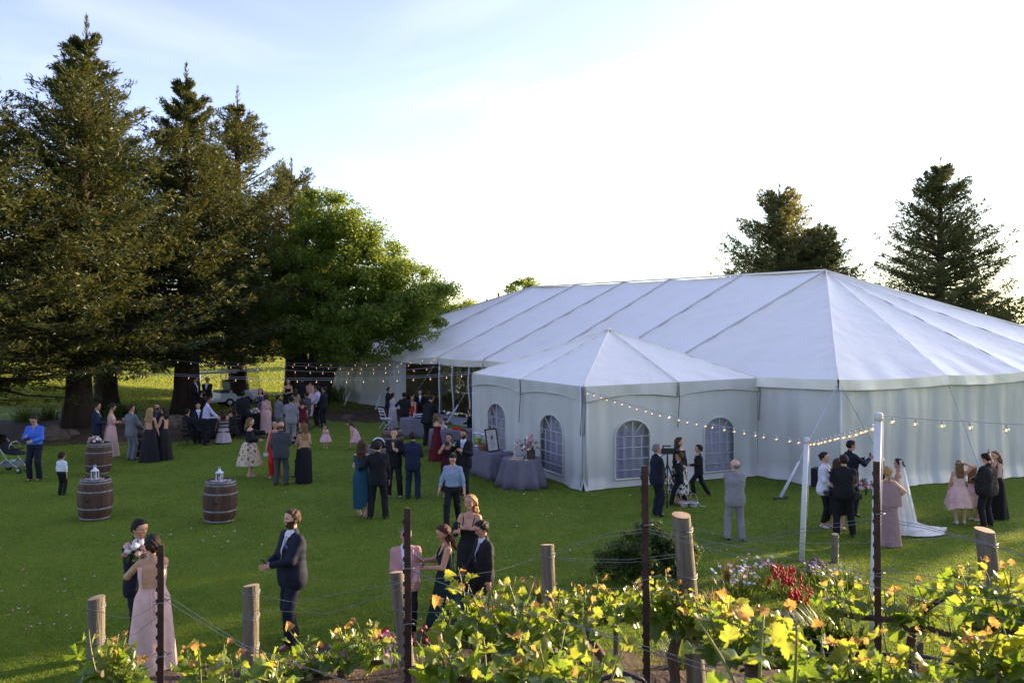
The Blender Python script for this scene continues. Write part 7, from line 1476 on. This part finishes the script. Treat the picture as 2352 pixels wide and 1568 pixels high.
rb = G(1482, 1336); broadleaf((rb[0], rb[1]), [(0, 0, .55, .72, .6, .45), (-.55, 0, .42, .40, .4, .33), (.5, .1, .5, .45, .4, .42), (.1, 0, .85, .35, .35, .25), (.75, 0, .62, .25, .25, .3)], 'rounded rose bush behind the steel and tilted wooden posts', 71, 300, 70, ((0, 0, .02), (.12, .1, .018)), name='rose_bush', leaf=.06, clump_r=.15, limbs_n=30, limb_r=.009, cat='bush', m=leaf_mat('rose_leaf', (0.035, 0.072, 0.018), (0.10, 0.145, 0.040), .35, (0.30, 0.34, 0.06), 3))
plant(1690, 1368, 'daisies with pink and white faces behind the golden vine', 200, .34, .010, .42, heads=36, hr=.034, hm=(PINKF, WHF, WHF), hz=(.30, .46), seed=2); plant(1735, 1345, 'pale pink daisies beside the red snapdragons', 140, .32, .010, .36, heads=24, hr=.034, hm=(PINKF, WHF), hz=(.34, .52), seed=3)
plant(1800, 1365, 'bright red snapdragons beside the flat rock', 90, .26, .011, .28, heads=30, hr=.026, hm=(REDF,), hz=(.22, .46), seed=4, headshape='spike'); plant(1842, 1398, 'lower red snapdragons sloping to the rock', 60, .22, .011, .22, heads=22, hr=.025, hm=(REDF,), hz=(.14, .34), seed=5, headshape='spike')
plant(1890, 1335, 'purple asters at the foot of the light pole', 190, .28, .010, .45, heads=26, hr=.030, hm=(PURP, PURP, WHF), hz=(.22, .38), seed=6); plant(1945, 1345, 'purple asters around the short wooden post', 170, .28, .010, .40, heads=18, hr=.030, hm=(PURP, WHF), hz=(.22, .36), seed=7)
plant(1900, 1500, 'strap leaved plant with dark glossy blades', 130, .75, .026, .45, arch=.55, name='strap_leaf_plant', cat='plant', seed=8, strap=True); plant(1960, 1510, 'strap leaved plant beside the steel post foot', 110, .66, .024, .42, arch=.55, name='strap_leaf_plant', cat='plant', seed=9, strap=True); plant(1850, 1490, 'strap leaved plant beside the flat rock', 90, .6, .024, .38, arch=.6, name='strap_leaf_plant', cat='plant', seed=10, strap=True)
plant(1235, 1392, 'straw coloured feather grass by the slim wooden post', 240, .52, .004, .09, STRAW, arch=.35, name='feather_tussock', cat='tussock', seed=11); plant(1672, 1335, 'straw feather grass behind the daisies', 160, .45, .004, .08, STRAW, arch=.3, name='feather_tussock', cat='tussock', seed=12); plant(1640, 1400, 'straw feather grass beside the thick tilted post', 160, .40, .004, .08, STRAW, arch=.4, name='feather_tussock', cat='tussock', seed=13)
plant(1340, 1535, 'green tussock grass under the vine canes', 260, .55, .006, .12, arch=.55, name='green_tussock', cat='tussock', seed=14); plant(1560, 1545, 'green and gold tussock grass at the tilted post foot', 240, .5, .005, .12, arch=.5, name='green_tussock', cat='tussock', seed=15)
plant(868, 1505, 'crimson dahlias beside the sunlit wooden post', 130, .24, .016, .24, heads=14, hr=.045, hm=(CRIM, REDF), hz=(.18, .30), seed=16, headshape='ball'); plant(975, 1500, 'crimson dahlias between the rusty post and the rocks', 110, .24, .016, .22, heads=10, hr=.042, hm=(CRIM,), hz=(.18, .30), seed=17, headshape='ball')
plant(900, 1560, 'pink asters at the foot of the sunlit post', 90, .2, .010, .2, heads=26, hr=.024, hm=(PINKF,), hz=(.16, .26), seed=18); plant(1010, 1545, 'lavender with purple spikes among the rocks', 150, .3, .004, .26, heads=20, hr=.012, hm=(PURP,), hz=(.24, .34), seed=19, headshape='spike'); plant(905, 1510, 'pale pink asters behind the wooden post', 70, .22, .010, .16, heads=16, hr=.028, hm=(PINKF,), hz=(.2, .3), seed=20)
plant(1060, 1485, 'white daisies low among the rocks', 90, .16, .010, .2, heads=16, hr=.022, hm=(WHF,), hz=(.1, .18), seed=21)
ROCK = mat('bed_rock', (0.17, 0.11, 0.075), .9, .35, 6, 1.0, 14)
for i, (px, py, r, lab) in enumerate(((945, 1478, (.24, .18, .14), 'tan rock on the bed edge beside the rusty post'), (1010, 1476, (.30, .18, .12), 'flat tan rock below the bottle green gown'), (1075, 1474, (.24, .16, .10), 'tan rock below the dark suit'), (860, 1478, (.22, .16, .10), 'pinkish rock by the crimson dahlias'), (1390, 1420, (.30, .2, .14), 'brown rock behind the vine canes'), (1815, 1415, (.22, .17, .09), 'broad flat rock under the red snapdragons'), (1876, 1312, (.18, .16, .20), 'upright rock at the foot of the light pole'), (790, 1520, (.24, .2, .16), 'pale cut stone behind the leaves by the floral tie man'))):
    boulder(G(px, py), r, lab, 90+i, ROCK)
for i, (px, py) in enumerate(((770, 925), (785, 918), (800, 912), (60, 968), (110, 962), (265, 958), (290, 955))):
    plant(px, py, ['dark tussock by the marquee far corner', 'taller dark tussock by the marquee strap', 'dark tussock behind the marquee corner', 'rough grass behind the stroller', 'rough grass behind the man in bright blue', 'rough grass behind the thick trunk', 'rough grass near the slimmer trunk'][i], 160, 1.3 if i < 3 else .8, .018, .5, arch=.5, name='green_tussock', cat='tussock', seed=40+i)
# mown turf: blades where the lawn is close, longer grass on the sunlit fairway
def blades(name, n, xf, yr, hgt, wid, m, label, seed, power=2.0):
    g = np.random.default_rng(seed); u = g.random(n); y0, y1 = yr
    Y = 1/((1/y0)*(1-u)+(1/y1)*u) if power == 2 else y0+(y1-y0)*u
    X = xf(g, Y); Z = zg(X, Y); a = g.random(n)*2*PI; h = hgt*g.uniform(.6, 1.3, n)*(Y/y0)**.35; w = wid*(Y/y0)**.8; lx, ly = g.normal(size=n)*h*.45, g.normal(size=n)*h*.45
    V = np.empty((n, 3, 3)); V[:, 0] = np.stack([X-np.cos(a)*w, Y-np.sin(a)*w, Z-.005], -1); V[:, 1] = np.stack([X+np.cos(a)*w, Y+np.sin(a)*w, Z-.005], -1); V[:, 2] = np.stack([X+lx, Y+ly, Z+h], -1)
    return link(name, np_mesh(name, V.reshape(-1, 3), np.arange(n*3).reshape(n, 3), m, smooth=False), kind='stuff', label=label, cat='grass')
TURF = leaf_mat('turf_blade', (0.076, 0.150, 0.012), (0.180, 0.232, 0.028), .35, (0.30, 0.36, 0.03), .8, .6, .2, 0.0, (0.36, 0.64))
blades('turf', 330000, lambda g, Y: g.uniform(-.66, .66, len(Y))*Y, (9.3, 34), .030, .006, TURF, 'short mown turf of the lawn', 1)
blades('fairway_grass', 150000, lambda g, Y: -.64*Y+g.random(len(Y))*(.62*Y-2), (41, 110), .10, .035, leaf_mat('fairway_blade', (0.12, 0.165, 0.022), (0.19, 0.205, 0.034), .4, (0.40, 0.44, 0.06), .1, .6, .2), 'long sunlit grass of the golf fairway', 2)
